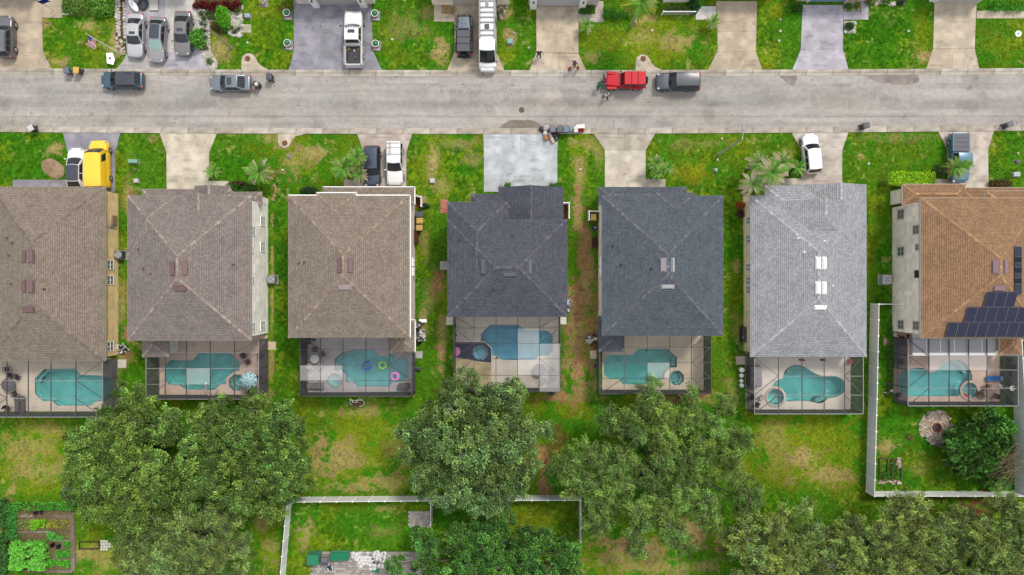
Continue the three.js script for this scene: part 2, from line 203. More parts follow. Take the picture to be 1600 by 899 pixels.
// ---------------------------------------------------------------- road
{
  const NX = 2048, NY = 256;                            // 122.88 m by 8 m
  T.road = tex(NX, NY, (i, j) => {
    const x = i * 0.06, z = j * 8 / 256, n1 = fbm(x / 3, z / 1.2, 201, 5), st = fbm(x / 16, z * 2.2, 203, 4), g = hash(i, j, 205), spots = fbm(x / 0.35, z / 0.35, 207, 3);
    const lane = Math.exp(-(((z - 3.7) / 0.12) ** 2)) * 0.08 * fbm(x / 4, 3, 209, 3) * 1.6 + 0.05 * Math.exp(-(((z - 5.5) / 0.6) ** 2)) + 0.05 * Math.exp(-(((z - 2.2) / 0.7) ** 2));
    const blot = smooth(0.6, 0.72, fbm(x / 2.2, z / 2.2, 211, 4)), crack = Math.abs(fbm(x / 2, z / 2, 213, 5) - 0.5) < 0.006 && fbm(x / 6, z / 6, 215, 2) > 0.55 ? 1 : 0;
    const tar = spots > 0.8 && fbm(x / 5, z / 3, 217, 3) > 0.52 ? 1 : 0;
    const v = 0.80 + 0.15 * (n1 - 0.5) + 0.13 * (st - 0.5) + 0.10 * (g - 0.5) + 0.10 * (spots - 0.5) - lane - 0.05 * blot - 0.10 * crack - 0.16 * tar;
    const w = 0.02 * (vn(x / 5, z / 2, 219) - 0.5); return [v * (1 + w), v * 0.997, v * (0.99 - w)];
  }, true, [1 / 122.88, 1 / 8]);
  T.road.wrapS = THREE.MirroredRepeatWrapping; T.road.offset.set(0.5, 0.87);
  const xs = []; for (let p = -400; p <= 2000; p += 100) xs.push(p);
  const ring = [...xs.map((p) => [X(p), Z(lawnEdgeN(clamp(p, 0, 1600)) + 3)]), ...xs.slice().reverse().map((p) => [X(p), Z(lawnEdgeS(clamp(p, 0, 1600)) - 3)])];
  place('road', slab(ring, [], 0.008, null), std(C(193, 188, 184).multiplyScalar(1 / 0.6), { map: T.road, bumpMap: T.fine, bumpScale: 0.01, roughness: 0.95 }), 'worn pale grey asphalt street');
  const patch = (pts, c, note) => { const r = smoothRing(M2(pts), 5); const e = r.map(([x, z], i) => [x + (hash(i, 7, 301) - 0.5) * 0.18, z + (hash(i, 8, 302) - 0.5) * 0.18]); place('asphalt_patch', slab(e, [], 0.013, null), conc(...c), note); };
  patch([[776, 206], [784, 196], [800, 188], [822, 188], [842, 193], [848, 206], [812, 207]], [150, 138, 128], 'brown stained asphalt patch at the driveway mouth');
  patch([[1217, 118], [1246, 118], [1244, 128], [1238, 136], [1228, 128]], [164, 154, 148], 'pointed brown asphalt patch by the kerb');
  patch([[1349, 118], [1392, 117], [1432, 117], [1437, 127], [1420, 132], [1380, 130], [1360, 124]], [166, 156, 150], 'long brown asphalt repair along the kerb');
  patch([[1508, 120], [1530, 118], [1560, 124], [1556, 134], [1535, 130], [1518, 140], [1508, 138]], [178, 174, 172], 'grey blotch of newer asphalt');
}
function lid(px, py, r, mat, label) { const p = P(px, py), t = thing('manhole_cover', label, 'manhole', [p.x, 0.012, p.z]); mk('rim', new THREE.TorusGeometry(r, 0.02, 6, 28).rotateX(Math.PI / 2), mat, t); const d = mk('lid', cyl(r * 0.97, r * 0.97, 0.02, 0, 0, 0, 28), mat, t); for (let k = -2; k <= 2; k++) mk('rib', box(r * 1.5 * Math.sqrt(1 - (k / 3.2) ** 2), 0.01, 0.03, 0, 0.023, k * r * 0.3), mat, d); }
const castIron = std(C(120, 108, 98), { roughness: 0.7 }), rustIron = std(C(140, 98, 78), { roughness: 0.8 });

// ---------------------------------------------------------------- kerbs: rolled concrete, cast in three-metre lengths
{
  const prof = [[0, 0.0], [0, 0.10], [0.20, 0.105], [0.30, 0.085], [0.38, 0.04], [0.44, 0.022], [0.66, 0.026], [0.67, 0.0]];
  const sh = new THREE.Shape(prof.map(([a, b]) => new THREE.Vector2(a, b)));
  const mats = [conc(206, 197, 184), conc(198, 188, 174), conc(212, 204, 192), conc(190, 181, 168)];
  for (const side of [-1, 1]) {
    const kb = placeGroup('kerb', side < 0 ? 'rolled concrete kerb along the far lawns' : 'rolled concrete kerb along the house fronts');
    const f = side < 0 ? lawnEdgeN : lawnEdgeS;
    for (let p = -42, n = 0; p < 1642; p += 42, n++) {
      const a = P(p, f(clamp(p, 0, 1600))), b = P(p + 42, f(clamp(p + 42, 0, 1600))), L = a.distanceTo(b) - 0.018;
      const g = new THREE.ExtrudeGeometry(sh, { depth: L, bevelEnabled: false, steps: 1 }); g.rotateY(-Math.PI / 2); g.translate(L / 2, 0, 0);
      if (side > 0) g.rotateY(Math.PI);
      const m = mk('kerb_block', g, mats[Math.floor(hash(n, side + 3, 41) * 4)], kb);
      m.position.copy(a.clone().add(b).multiplyScalar(0.5)); m.rotation.y = -Math.atan2(b.z - a.z, b.x - a.x);
    }
  }
}
// ---------------------------------------------------------------- driveways and walks, cast as separate slabs
const PAVED = [];
function drive(name, note, mats, polys, y = 0.05) {
  const g = placeGroup(name, note); if (!Array.isArray(mats)) mats = [mats];
  polys.forEach((p, i) => { const r = M2(p); PAVED.push(r); mk('slab', slab(shrink(r, 0.012), [], y, -0.02), mats[i % mats.length], g); });
  return g;
}
const N = lawnEdgeN, So = lawnEdgeS;
const beige = conc(216, 200, 178), beige2 = conc(208, 192, 170), beige3 = conc(222, 208, 188), slate = conc(170, 168, 180), slate2 = conc(166, 165, 176), pale = conc(214, 220, 226), warm = conc(214, 200, 192), lilac = conc(200, 196, 208);
drive('driveway', 'tan concrete driveway beside the flag lawn', [beige2, beige], [[[-20, -20], [66, -20], [66, 38], [-20, 38]], [[-20, 38], [66, 38], [67, 82], [-20, 82]], [[-20, 82], [67, 82], [81, N(80)], [-20, N(0)]]]);
drive('driveway', 'wide driveway painted grey and white between stone borders', [lilac, conc(226, 224, 222), conc(206, 202, 200)], [[[195, -20], [258, -20], [258, 84], [198, 84], [196, 30]], [[258, -20], [300, -20], [312, 40], [312, 74], [258, 84]], [[198, 84], [258, 84], [262, N(262)], [181, N(181)], [192, 96]], [[258, 84], [312, 74], [324, 98], [327, N(327)], [262, N(262)]]]);
drive('driveway', 'broad slate painted driveway under the white pickup', [slate, slate2], [[[458, -20], [501, -20], [502, 34], [459, 34]], [[501, -20], [579, -20], [581, 34], [502, 34]], [[459, 34], [502, 34], [502, 80], [459, 80]], [[502, 34], [581, 34], [583, 80], [502, 80]], [[459, 80], [502, 80], [493, N(493)], [451, N(451)]], [[502, 80], [583, 80], [597, N(597)], [493, N(493)]]]);
drive('driveway', 'beige driveway holding the dark off-roader and camper van', [beige, beige3], [[[710, 6], [747, 6], [747, 53], [710, 53]], [[747, 6], [775, 6], [775, 53], [747, 53]], [[710, 53], [747, 53], [747, 81], [710, 81]], [[747, 53], [775, 53], [775, 81], [747, 81]], [[710, 81], [747, 81], [744, N(744)], [699, N(699)]], [[747, 81], [775, 81], [788, N(788)], [744, N(744)]]]);
drive('driveway', 'bare beige driveway where people stand', [beige, beige3, beige2], [[[838, 10], [904, 10], [904, 83], [838, 82]], [[838, 82], [872, 83], [872, N(872)], [827, N(827)]], [[872, 83], [904, 84], [916, N(916)], [872, N(872)]]]);
drive('driveway', 'stained old concrete driveway past the white steps', [beige2, beige], [[[1119, 2], [1183, 2], [1182, 50], [1121, 50]], [[1121, 50], [1182, 50], [1181, 80], [1121, 80]], [[1121, 80], [1181, 80], [1191, N(1191)], [1106, N(1106)]]]);
drive('driveway', 'pale lilac driveway to the blue garage door', [lilac, conc(206, 202, 214)], [[[1254, 8], [1318, 8], [1317, 77], [1251, 78]], [[1251, 78], [1317, 77], [1326, N(1326)], [1238, N(1238)]]]);
drive('driveway', 'pale beige driveway with an oil stain', [beige3, beige], [[[1460, 4], [1526, 4], [1523, 76], [1458, 76]], [[1458, 76], [1490, 76], [1487, N(1487)], [1447, N(1447)]], [[1490, 76], [1523, 76], [1530, N(1530)], [1487, N(1487)]]]);
drive('driveway', 'slate painted driveway under the yellow van', [slate, slate2], [[[98, So(98)], [188, So(188)], [180, 240], [106, 240]], [[106, 240], [180, 240], [180, 300], [106, 300]]]);
drive('driveway', 'weathered cream driveway of the plum roofed house', [conc(226, 216, 196), conc(232, 222, 204)], [[[249, So(249)], [339, So(339)], [327, 238], [260, 238]], [[260, 238], [327, 238], [326, 279], [260, 279]], [[260, 279], [326, 279], [326, 300], [260, 300]], [[326, 283], [357, 283], [357, 300], [326, 300]]]);
drive('driveway', 'pinkish concrete driveway with two cars side by side', [warm, conc(220, 206, 196)], [[[558, So(558)], [644, So(644)], [635, 238], [568, 238]], [[568, 238], [635, 238], [635, 296], [568, 296]], [[537, 281], [568, 281], [568, 296], [537, 296]]]);
drive('driveway', 'pale blue grey driveway of the dark slate house', [pale, conc(208, 214, 220)], [[[755, So(755)], [813, So(813)], [813, 238], [756, 238]], [[813, So(813)], [872, So(872)], [871, 238], [813, 238]], [[756, 238], [871, 238], [871, 282], [756, 282]], [[756, 282], [871, 282], [871, 300], [756, 300]]]);
drive('driveway', 'two-tone concrete driveway of the blue slate house', [conc(206, 196, 182), conc(202, 192, 178), conc(228, 218, 204)], [[[928, So(928)], [976, So(976)], [976, 235], [945, 235]], [[976, So(976)], [1024, So(1024)], [1009, 235], [976, 235]], [[945, 235], [1009, 235], [1009, 300], [945, 300]], [[1009, 280], [1040, 280], [1040, 300], [1009, 300]]]);
drive('driveway', 'pale driveway under the white hatchback', [conc(222, 212, 202), conc(216, 206, 196)], [[[1237, So(1237)], [1326, So(1326)], [1316, 235], [1252, 235]], [[1252, 235], [1316, 235], [1316, 296], [1252, 296]], [[1207, 279], [1252, 279], [1252, 289], [1207, 289]]]);
drive('driveway', 'pale concrete driveway under the blue pickup', [conc(224, 214, 202), conc(218, 206, 194)], [[[1466, So(1466)], [1510, So(1510)], [1510, 233], [1480, 233]], [[1510, So(1510)], [1553, So(1553)], [1544, 233], [1510, 233]], [[1480, 233], [1544, 233], [1545, 300], [1480, 300]], [[1458, 280], [1480, 280], [1480, 294], [1458, 294]]]);
// garden walks
drive('walk', 'grey walk beside the yellow van', slate, [[[20, 281], [45, 281], [45, 296], [20, 296]], [[45, 281], [75, 281], [75, 296], [45, 296]], [[75, 281], [106, 281], [106, 296], [75, 296]]]);
drive('walk', 'tan entry walk under the blue flag', beige2, [[[66, 11], [97, 10], [97, 28], [66, 28]], [[66, -20], [97, -20], [97, 10], [66, 11]]]);
drive('walk', 'beige entry walk by the dark off-roader', beige3, [[[678, 0], [690, 0], [690, 34], [678, 34]], [[690, 22], [710, 22], [710, 34], [690, 34]]]);
drive('walk', 'pink beige walk by the bare driveway', warm, [[[930, 2], [943, 2], [943, 35], [930, 35]], [[904, 22], [930, 22], [930, 35], [904, 35]]]);
drive('walk', 'lilac entry walk with planting squares', lilac, [[[1345, -10], [1357, -10], [1357, 31], [1345, 31]], [[1318, 18], [1331, 18], [1331, 31], [1318, 31]], [[1331, 18], [1345, 18], [1345, 31], [1331, 31]]]);
drive('walk', 'beige front walk by the clipped hedge row', beige3, [[[1526, 17], [1540, 17], [1540, 29], [1526, 29]], [[1540, 17], [1568, 17], [1568, 29], [1540, 29]], [[1568, 17], [1620, 15], [1620, 29], [1568, 29]]]);
drive('walk', 'white painted entry steps', conc(238, 236, 236), [[[1087, 10], [1119, 10], [1119, 31], [1087, 31]]]);
drive('walk', 'tan side path of the pale grey house', beige2, [[[1161, 302], [1172, 302], [1172, 330], [1161, 330]], [[1161, 330], [1172, 330], [1172, 360], [1161, 360]]]);
// drain aprons with round lids
const apron = (cx, y0, dir, note) => { const ed = dir < 0 ? N(cx) : So(cx); const pts = [[cx - 12, ed], [cx - 12, y0 - dir * 2], [cx - 10, y0 + dir * 6], [cx - 5, y0 + dir * 10], [cx, y0 + dir * 11], [cx + 6, y0 + dir * 9], [cx + 11, y0 + dir * 3], [cx + 14, y0 - dir * 4], [cx + 19, y0 - dir * 9], [cx + 30, ed]]; drive('drain_apron', note, beige3, [pts], 0.06); };
apron(389, 94, -1, 'pale apron round the drain lid beside the grey sedan'); apron(1005, 96, -1, 'pale apron round the drain lid on the lawn behind the red off-roader');
{ const pts = [[434, So(434)], [434, 222], [437, 229], [444, 232], [451, 229], [456, 220], [462, 213], [478, So(478)]]; drive('drain_apron', 'pale apron round the drain lid among dry grass', beige3, [pts], 0.06); }
lid(387, 92, 0.3, rustIron, 'rusty round lid in the apron beside the grey sedan'); lid(1005, 92, 0.3, rustIron, 'rusty round lid in the apron behind the red off-roader'); lid(445, 224, 0.3, rustIron, 'rusty round lid in the apron among dry grass'); lid(815, 172, 0.3, castIron, 'dark round manhole cover in the street');
for (const o of scene.children.filter((c) => c.name.startsWith('manhole') && c.userData.label.startsWith('rusty'))) o.position.y = 0.062;
// the door pads beside the pool cages
const pad = (x0, y0, x1, y1, m, note) => { const r = M2(rect(x0, y0, x1, y1)); PAVED.push(r); place('door_pad', slab(r, [], 0.05, -0.02), m, note); };
pad(183, 562, 197, 575, conc(240, 232, 214), 'white step pad at the teal pool cage door by the tan house'); pad(418, 534, 431, 547, conc(236, 214, 184), 'beige step pad beside the cage with the patterned parasol'); pad(648, 549, 660, 560, conc(206, 204, 198), 'grey step pad beside the cage with three swim rings');
pad(697, 495, 708, 508, conc(240, 238, 226), 'white step pad beside the pink leaf mat cage'); pad(875, 495, 885, 507, conc(244, 242, 232), 'white step pad by the bright screens'); pad(922, 548, 934, 561, conc(240, 224, 184), 'cream step pad by the dark lower roof'); pad(1381, 529, 1393, 540, conc(226, 192, 180), 'pink step pad beside the panel fence'); pad(1150, 557, 1164, 570, conc(222, 206, 186), 'worn step pad by the white filter tanks');
console.log('ground ready');
// ---------------------------------------------------------------- houses
// one roof volume over a plan rectangle: hips at both ends unless g0 / g1 make a gable there; pitch p
const RR = (x0, y0, x1, y1, h, o = {}) => ({ x0: X(x0, h), z0: Z(y0, h), x1: X(x1, h), z1: Z(y1, h), h, p: 0.40, ...o });
function roofParts(r) {
  const w = r.x1 - r.x0, d = r.z1 - r.z0, alongZ = r.axis ? r.axis === 'z' : d >= w, half = (alongZ ? w : d) / 2, top = r.h + half * r.p;
  const A = (u, v, y) => alongZ ? V(u, y, v) : V(v, y, u);              // u across the ridge, v along it
  const u0 = alongZ ? r.x0 : r.z0, u1 = alongZ ? r.x1 : r.z1, v0 = alongZ ? r.z0 : r.x0, v1 = alongZ ? r.z1 : r.x1, um = (u0 + u1) / 2;
  const e0 = v0 + (r.g0 ? 0 : half), e1 = v1 - (r.g1 ? 0 : half);
  const faces = [[A(u0, v0, r.h), A(u0, v1, r.h), A(um, e1, top), A(um, e0, top)], [A(u1, v1, r.h), A(u1, v0, r.h), A(um, e0, top), A(um, e1, top)]];
  const gables = [];
  (r.g0 ? gables : faces).push([A(u1, v0, r.h), A(u0, v0, r.h), A(um, e0, top)]); (r.g1 ? gables : faces).push([A(u0, v1, r.h), A(u1, v1, r.h), A(um, e1, top)]);
  const segs = [[A(um, e0, top), A(um, e1, top)]]; if (!r.g0) segs.push([A(u0, v0, r.h), A(um, e0, top)], [A(u1, v0, r.h), A(um, e0, top)]); if (!r.g1) segs.push([A(u0, v1, r.h), A(um, e1, top)], [A(u1, v1, r.h), A(um, e1, top)]);
  return { faces, gables, segs: segs.filter(([a, b]) => a.distanceTo(b) > 0.4), half, top, alongZ };
}
function roofY(r, x, z) { const q = roofParts(r); const d = [x - r.x0, r.x1 - x, z - r.z0, r.z1 - z]; const use = q.alongZ ? [d[0], d[1], r.g0 ? 99 : d[2], r.g1 ? 99 : d[3]] : [d[2], d[3], r.g0 ? 99 : d[0], r.g1 ? 99 : d[1]]; return r.h + r.p * Math.min(...use); }
function facesGeo(faces, off = [0, 0]) {
  const pos = [], uv = [];
  for (const f of faces) {
    const e = f[1].clone().sub(f[0]).normalize(); let n = f[1].clone().sub(f[0]).cross(f[2].clone().sub(f[0])).normalize(); let ring = f; if (n.y < -1e-6) { ring = f.slice().reverse(); n.negate(); }
    const s = n.clone().cross(e).normalize(); if (s.y < 0) s.negate(); if (Math.abs(s.y) < 1e-6) s.set(0, 1, 0);
    const k = (p) => [p.clone().sub(f[0]).dot(e) + off[0] + f[0].x * 0.37, p.clone().sub(f[0]).dot(s) + off[1] + f[0].z * 0.53];
    for (let i = 1; i < ring.length - 1; i++) for (const p of [ring[0], ring[i], ring[i + 1]]) { pos.push(p.x, p.y, p.z); uv.push(...k(p)); }
  }
  const g = new THREE.BufferGeometry(); g.setAttribute('position', new THREE.Float32BufferAttribute(pos, 3)); g.setAttribute('uv', new THREE.Float32BufferAttribute(uv, 2)); g.computeVertexNormals(); return g;
}
function capLine(a, b, w, s0) { // overlapping cap shingles along a ridge or hip
  const d = b.clone().sub(a), L = d.length(), n = Math.max(2, Math.round(L / 0.34)), list = [], x = d.clone().normalize(), z = V(0, 1, 0).cross(x).normalize(), y = x.clone().cross(z).multiplyScalar(-1); if (y.y < 0) y.negate();
  for (let i = 0; i < n; i++) {
    const c = a.clone().addScaledVector(d, (i + 0.5) / n), k = 0.9 + 0.5 * hash(i, s0, 91) * (hash(i, s0, 92) > 0.4 ? 1 : 0.3), hl = L / n * 0.56;
    const pos = [], P3 = (u, v, h) => { const q = c.clone().addScaledVector(x, u).addScaledVector(z, v).addScaledVector(y, h); return [q.x, q.y, q.z]; };
    const A = P3(-hl, -w, -0.025 - w * 0.1), B = P3(hl, -w, 0.005 - w * 0.1), Cc = P3(hl, 0, 0.05), D = P3(-hl, 0, 0.02), E = P3(-hl, w, -0.025 - w * 0.1), F = P3(hl, w, 0.005 - w * 0.1);
    for (const t of [[A, D, Cc], [A, Cc, B], [D, E, F], [D, F, Cc], [B, Cc, F], [A, E, D]]) pos.push(...t[0], ...t[1], ...t[2]);
    const g = new THREE.BufferGeometry(); g.setAttribute('position', new THREE.Float32BufferAttribute(pos, 3)); g.setAttribute('uv', new THREE.Float32BufferAttribute(new Float32Array(pos.length / 3 * 2).map((_, q) => hash(q, i, 93) * 3), 2)); g.computeVertexNormals(); list.push(tint(g, new THREE.Color(k, k * 0.99, k * 0.98)));
  }
  return mergeGeometries(list);
}
function house(o) {
  const m = o.roofs[0], t = thing('house', o.label, 'house', [(m.x0 + m.x1) / 2, 0, (m.z0 + m.z1) / 2]);
  const wallM = o.wall, trim = o.trim || wallM, capM = o.roof.clone(); capM.vertexColors = true; capM.map = null; capM.color = o.cap || o.roof.color;
  o.roofs.forEach((r, i) => {
    if (i) r.h -= 0.018 * i;
    const q = roofParts(r), ov = r.over ?? 0.35, nm = i === 0 ? 'roof' : r.name || 'lower_roof';
    const rf = mw(nm, facesGeo(q.faces, [i * 1.7, i * 2.3]), o.roof, t);
    if (q.gables.length) mw('gable', facesGeo(q.gables.map((g) => g.map((p) => p.clone().add(V(0, -0.02, 0))))), wallM, t);
    q.segs.forEach(([a, b], k) => { if (r.noCaps || (r.bare || []).includes(k)) return; const c = mw('ridge_cap', capLine(a, b, 0.13, i * 10 + k + (o.seed || 0)), capM, rf); c.userData.kind = 'stuff'; });
    // fascia boards and soffit
    const y = r.h - 0.1, th = r.fascia ?? 0.06, ft = 0.2;
    for (const [a, b] of [[V(r.x0, y, r.z0), V(r.x1, y, r.z0)], [V(r.x0, y, r.z1), V(r.x1, y, r.z1)], [V(r.x0, y, r.z0), V(r.x0, y, r.z1)], [V(r.x1, y, r.z0), V(r.x1, y, r.z1)]]) { const ne = a.z === b.z ? a.z === r.z0 : a.x === r.x1; mw('fascia', bar(a, b, o.whiteNE && ne ? 0.09 : th, ft).translate(0, o.whiteNE && ne ? 0.02 : -0.02, 0), o.whiteNE && !ne ? o.roof : trim, rf); }
    mw('soffit', slab(rect(r.x0 + 0.03, r.z0 + 0.03, r.x1 - 0.03, r.z1 - 0.03), [], r.h - 0.12, r.h - 0.18, { bottom: true }), trim, rf);
    if (!r.noWall) mw('wall', slab(rect(r.x0 + ov, r.z0 + ov, r.x1 - ov, r.z1 - (r.ovS ?? ov)), [], r.h - 0.19, 0, { top: false }), wallM, t);
  });
  return t;
}
// a window set in a wall that looks east (s = 1) or west (s = -1)
function sideWindow(t, xWall, s, zc, yc, w, h, frameM = MAT.white, glassM = MAT.winGlass) {
  const win = mw('window', box(0.05, h, w, xWall + s * 0.025, yc, zc), glassM, t);
  for (const [dy, dz, hh, ww] of [[h / 2 + 0.03, 0, 0.07, w + 0.14], [-h / 2 - 0.03, 0, 0.09, w + 0.2], [0, w / 2 + 0.035, h, 0.07], [0, -w / 2 - 0.035, h, 0.07], [0, 0, 0.05, w]]) mw('frame', box(0.09, hh, ww, xWall + s * 0.046, yc + dy, zc + dz), frameM, win);
  mw('mullion', box(0.08, h, 0.05, xWall + s * 0.044, yc, zc), frameM, win);
}
MAT.winGlass = new THREE.MeshPhysicalMaterial({ color: new THREE.Color().setRGB(0.09, 0.105, 0.12), roughness: 0.08, clearcoat: 1, ior: 1.6 });
function saddleVent(t, r, px, py, hh, size, mat, axis) { // a low metal vent lying on the slope beside the ridge
  const x = X(px, hh), z = Z(py, hh), y = roofY(r, x, z), e = 0.2, nx = (roofY(r, x - e, z) - roofY(r, x + e, z)) / (2 * e), nz = (roofY(r, x, z - e) - roofY(r, x, z + e)) / (2 * e);
  const n = V(nx, 1, nz).normalize(), g = merge([rbox(size[0], 0.14, size[1], 0.04), box(size[0] + 0.16, 0.02, size[1] + 0.16, 0, -0.07, 0)]); g.applyQuaternion(new THREE.Quaternion().setFromUnitVectors(UP, n)); g.translate(x, y + 0.08, z); mw('roof_vent', g, mat, t);
}
function stackPipe(t, r, px, py, mat = MAT.dark) { const h = r.h + 1.2, x = X(px, h), z = Z(py, h), y = roofY(r, x, z); mw('vent_pipe', merge([cyl(0.05, 0.05, 0.4, x, y - 0.05, z, 10), cyl(0.13, 0.06, 0.1, x, y - 0.02, z, 10)]), mat, t); }

const HR = {}; // main roofs by house
HR[1] = RR(-16, 292, 164, 564, 3.0); HR[2] = RR(199, 306, 392, 532, 5.8); HR[3] = RR(450, 305, 641, 528, 5.8); HR[4] = RR(699, 343, 886, 495, 5.8); HR[5] = RR(941, 306, 1130, 524.5, 5.8); HR[6] = RR(1173, 306, 1354, 557.5, 3.2, { bare: [2] }); HR[7] = RR(1439, 309, 1633, 528.5, 5.8);
{
  const mauve = std(C(132, 102, 104), { roughness: 0.6 });
  // 1: tan bungalow
  let roof = shingles(158, 147, 136), t = house({ label: 'tan bungalow with a brown grey hip roof beside the yellow van', roofs: [HR[1]], roof, wall: stucco(222, 196, 150), trim: std(C(196, 178, 150)), seed: 1, cap: C(164, 152, 141) });
  const e1 = HR[1].x1 - 0.35; for (const [py, y, w] of [[414, 1.6, 0.9], [438, 1.6, 0.9], [541.5, 1.6, 0.95]]) sideWindow(t, e1, 1, Z(py, y), y, w, 1.1);
  for (const y of [401, 448]) { saddleVent(t, HR[1], 34, y, 5.4, [0.5, 1.2], mauve); saddleVent(t, HR[1], 49, y, 5.4, [0.5, 1.2], mauve); }
  saddleVent(t, HR[1], 42, 485, 5.4, [1.2, 0.5], mauve); for (const [a, b] of [[10, 372], [22, 380], [15, 400], [78, 452], [20, 444]]) stackPipe(t, HR[1], a, b);
  mw('conduit', merge([rod(V(e1 + 0.05, 2.4, Z(358)), V(e1 + 0.05, 0.3, Z(358)), 0.03), rod(V(e1 + 0.05, 1.9, Z(366)), V(e1 + 0.05, 1.9, Z(353)), 0.025)]), MAT.grey, t); mw('meter_box', rbox(0.16, 0.5, 0.36, 0.03, e1 + 0.1, 1.4, Z(353)), MAT.grey, t); mw('meter_box', rbox(0.14, 0.9, 1.1, 0.03, e1 + 0.09, 0.9, Z(346)), std(C(176, 150, 120)), t);
  // 2: white house, plum roof
  roof = shingles(155, 146, 143); t = house({ label: 'white two-storey house with a plum grey hip roof', roofs: [HR[2], RR(199, 306, 275, 400, 5.8, { name: 'roof', noWall: true }), RR(286, 303.5, 343, 372, 5.8, { name: 'dormer_roof', axis: 'z', g0: true, noWall: true }), RR(221, 295.5, 360, 330, 3.0), RR(303, 290.5, 358, 345, 3.05, { axis: 'z', g0: true }), RR(352, 300, 408, 321, 3.0), RR(221, 505, 262, 558, 3.0)], roof, wall: stucco(238, 238, 232), trim: std(C(190, 176, 172)), seed: 2, cap: C(198, 180, 172) });
  const e2 = HR[2].x1 - 0.35; for (const [px, py, y, w, h] of [[408, 346, 1.7, 0.95, 1.2], [408, 386, 1.7, 0.95, 1.2], [396, 361, 4.5, 0.85, 1.1], [395, 391, 4.6, 0.5, 0.7], [408, 509, 1.7, 0.9, 1.2], [397, 512, 4.5, 0.85, 1.1], [395, 438, 4.6, 0.6, 0.9]]) sideWindow(t, e2, 1, Z(py, y), y, w, h);
  saddleVent(t, HR[2], 268, 420, 8.3, [0.5, 1.3], mauve); saddleVent(t, HR[2], 287, 420, 8.3, [0.5, 1.3], mauve); saddleVent(t, HR[2], 281, 451, 8, [1.2, 0.5], mauve); for (const [a, b] of [[211, 389], [222, 420], [236, 428], [361, 413]]) stackPipe(t, HR[2], a, b, mauve);
  // 3: taupe roof with white gutters
  roof = shingles(160, 149, 138); t = house({ label: 'two-storey house with a speckled taupe roof and white gutters', roofs: [HR[3], RR(494, 301, 557, 362, 5.8, { name: 'dormer_roof', noWall: true }), RR(504, 292, 648, 320, 3.0, { fascia: 0.1 }), RR(609, 500, 648.5, 550.5, 3.0)], roof, wall: stucco(224, 208, 198), trim: MAT.white, seed: 3, whiteNE: true, cap: C(190, 172, 156) });
  saddleVent(t, HR[3], 529.5, 415, 8.3, [0.4, 1.4], mauve); saddleVent(t, HR[3], 546.5, 415, 8.3, [0.4, 1.4], mauve); saddleVent(t, HR[3], 538.5, 449.5, 8, [1.2, 0.42], std(C(190, 170, 172))); for (const [a, b] of [[464, 411], [473, 410]]) stackPipe(t, HR[3], a, b);
  const e3 = HR[3].x1 - 0.35; for (const [py, y] of [[410, 1.7], [424, 1.7], [362, 4.5]]) sideWindow(t, e3, 1, Z(py, y), y, 0.9, 1.1);
  // 4: dark slate, set back upper storey
  roof = shingles(99, 103, 117); t = house({ label: 'dark slate roofed house with a lower gabled garage', roofs: [HR[4], RR(699, 316, 793.5, 420, 5.8, { name: 'roof', axis: 'z', g1: true }), RR(779, 292.5, 880, 400, 3.0, { axis: 'z', g0: true, g1: true, p: 0.42 }), RR(736, 303.5, 800, 345, 3.0, { g1: true })], roof, wall: stucco(226, 216, 200), trim: std(C(120, 118, 130)), seed: 4, cap: C(126, 126, 142) });
  const slateVent = std(C(98, 106, 120), { roughness: 0.5 }); saddleVent(t, HR[4], 754.5, 417, 7.4, [0.36, 1.4], slateVent); saddleVent(t, HR[4], 828, 417, 7.4, [0.36, 1.4], slateVent); saddleVent(t, HR[4], 797, 429, 8, [1.3, 0.36], slateVent); for (const [a, b] of [[716, 375], [801, 368], [771, 453], [755, 428]]) stackPipe(t, HR[4], a, b, MAT.black);
  // 5: blue slate
  roof = shingles(104, 114, 126); t = house({ label: 'two-storey house with a blue slate hip roof', roofs: [HR[5], RR(1026, 301.5, 1085, 360, 5.8, { name: 'dormer_roof', noWall: true }), RR(936, 292.5, 1072.5, 319, 3.0), RR(936, 495, 975, 549.5, 3.0)], roof, wall: stucco(236, 228, 216), trim: std(C(120, 128, 140)), seed: 5, cap: C(136, 136, 148) });
  const w5 = HR[5].x0 + 0.35; for (const [py, y] of [[409, 1.7], [424, 1.7], [470, 4.5]]) sideWindow(t, w5, -1, Z(py, y), y, 0.95, 1.1);
  const galv = std(C(200, 202, 206), { metalness: 0.3, roughness: 0.4 }); saddleVent(t, HR[5], 1037, 414, 8.3, [0.5, 1.25], std(C(176, 172, 178))); saddleVent(t, HR[5], 1053, 414, 8.3, [0.22, 1.25], galv); saddleVent(t, HR[5], 1044, 448.5, 8, [1.2, 0.3], galv); for (const [a, b] of [[960, 384], [972, 414], [1016, 421]]) stackPipe(t, HR[5], a, b, MAT.black);
  // 6: pale grey bungalow
  roof = shingles(180, 184, 194); t = house({ label: 'bungalow with a pale silver grey roof of hips and gables', roofs: [HR[6], RR(1200, 315, 1354, 420, 3.2, { name: 'cross_roof', axis: 'z', g0: true, p: 0.41, bare: [1, 2] }), RR(1258, 288.5, 1354, 345, 3.2, { axis: 'z', g0: true, g1: true, p: 0.40 }), RR(1196, 290, 1300, 340, 3.2, { axis: 'x', p: 0.36, noWall: true })], roof, wall: stucco(222, 208, 184), trim: std(C(206, 208, 214)), seed: 6, cap: C(222, 222, 228) });
  const w6 = HR[6].x0 + 0.35; for (const [py, w] of [[374, 0.85], [418, 0.75], [439, 0.8], [453, 0.8], [345, 0.7]]) sideWindow(t, w6, -1, Z(py, 1.6), 1.6, w, 1.2);
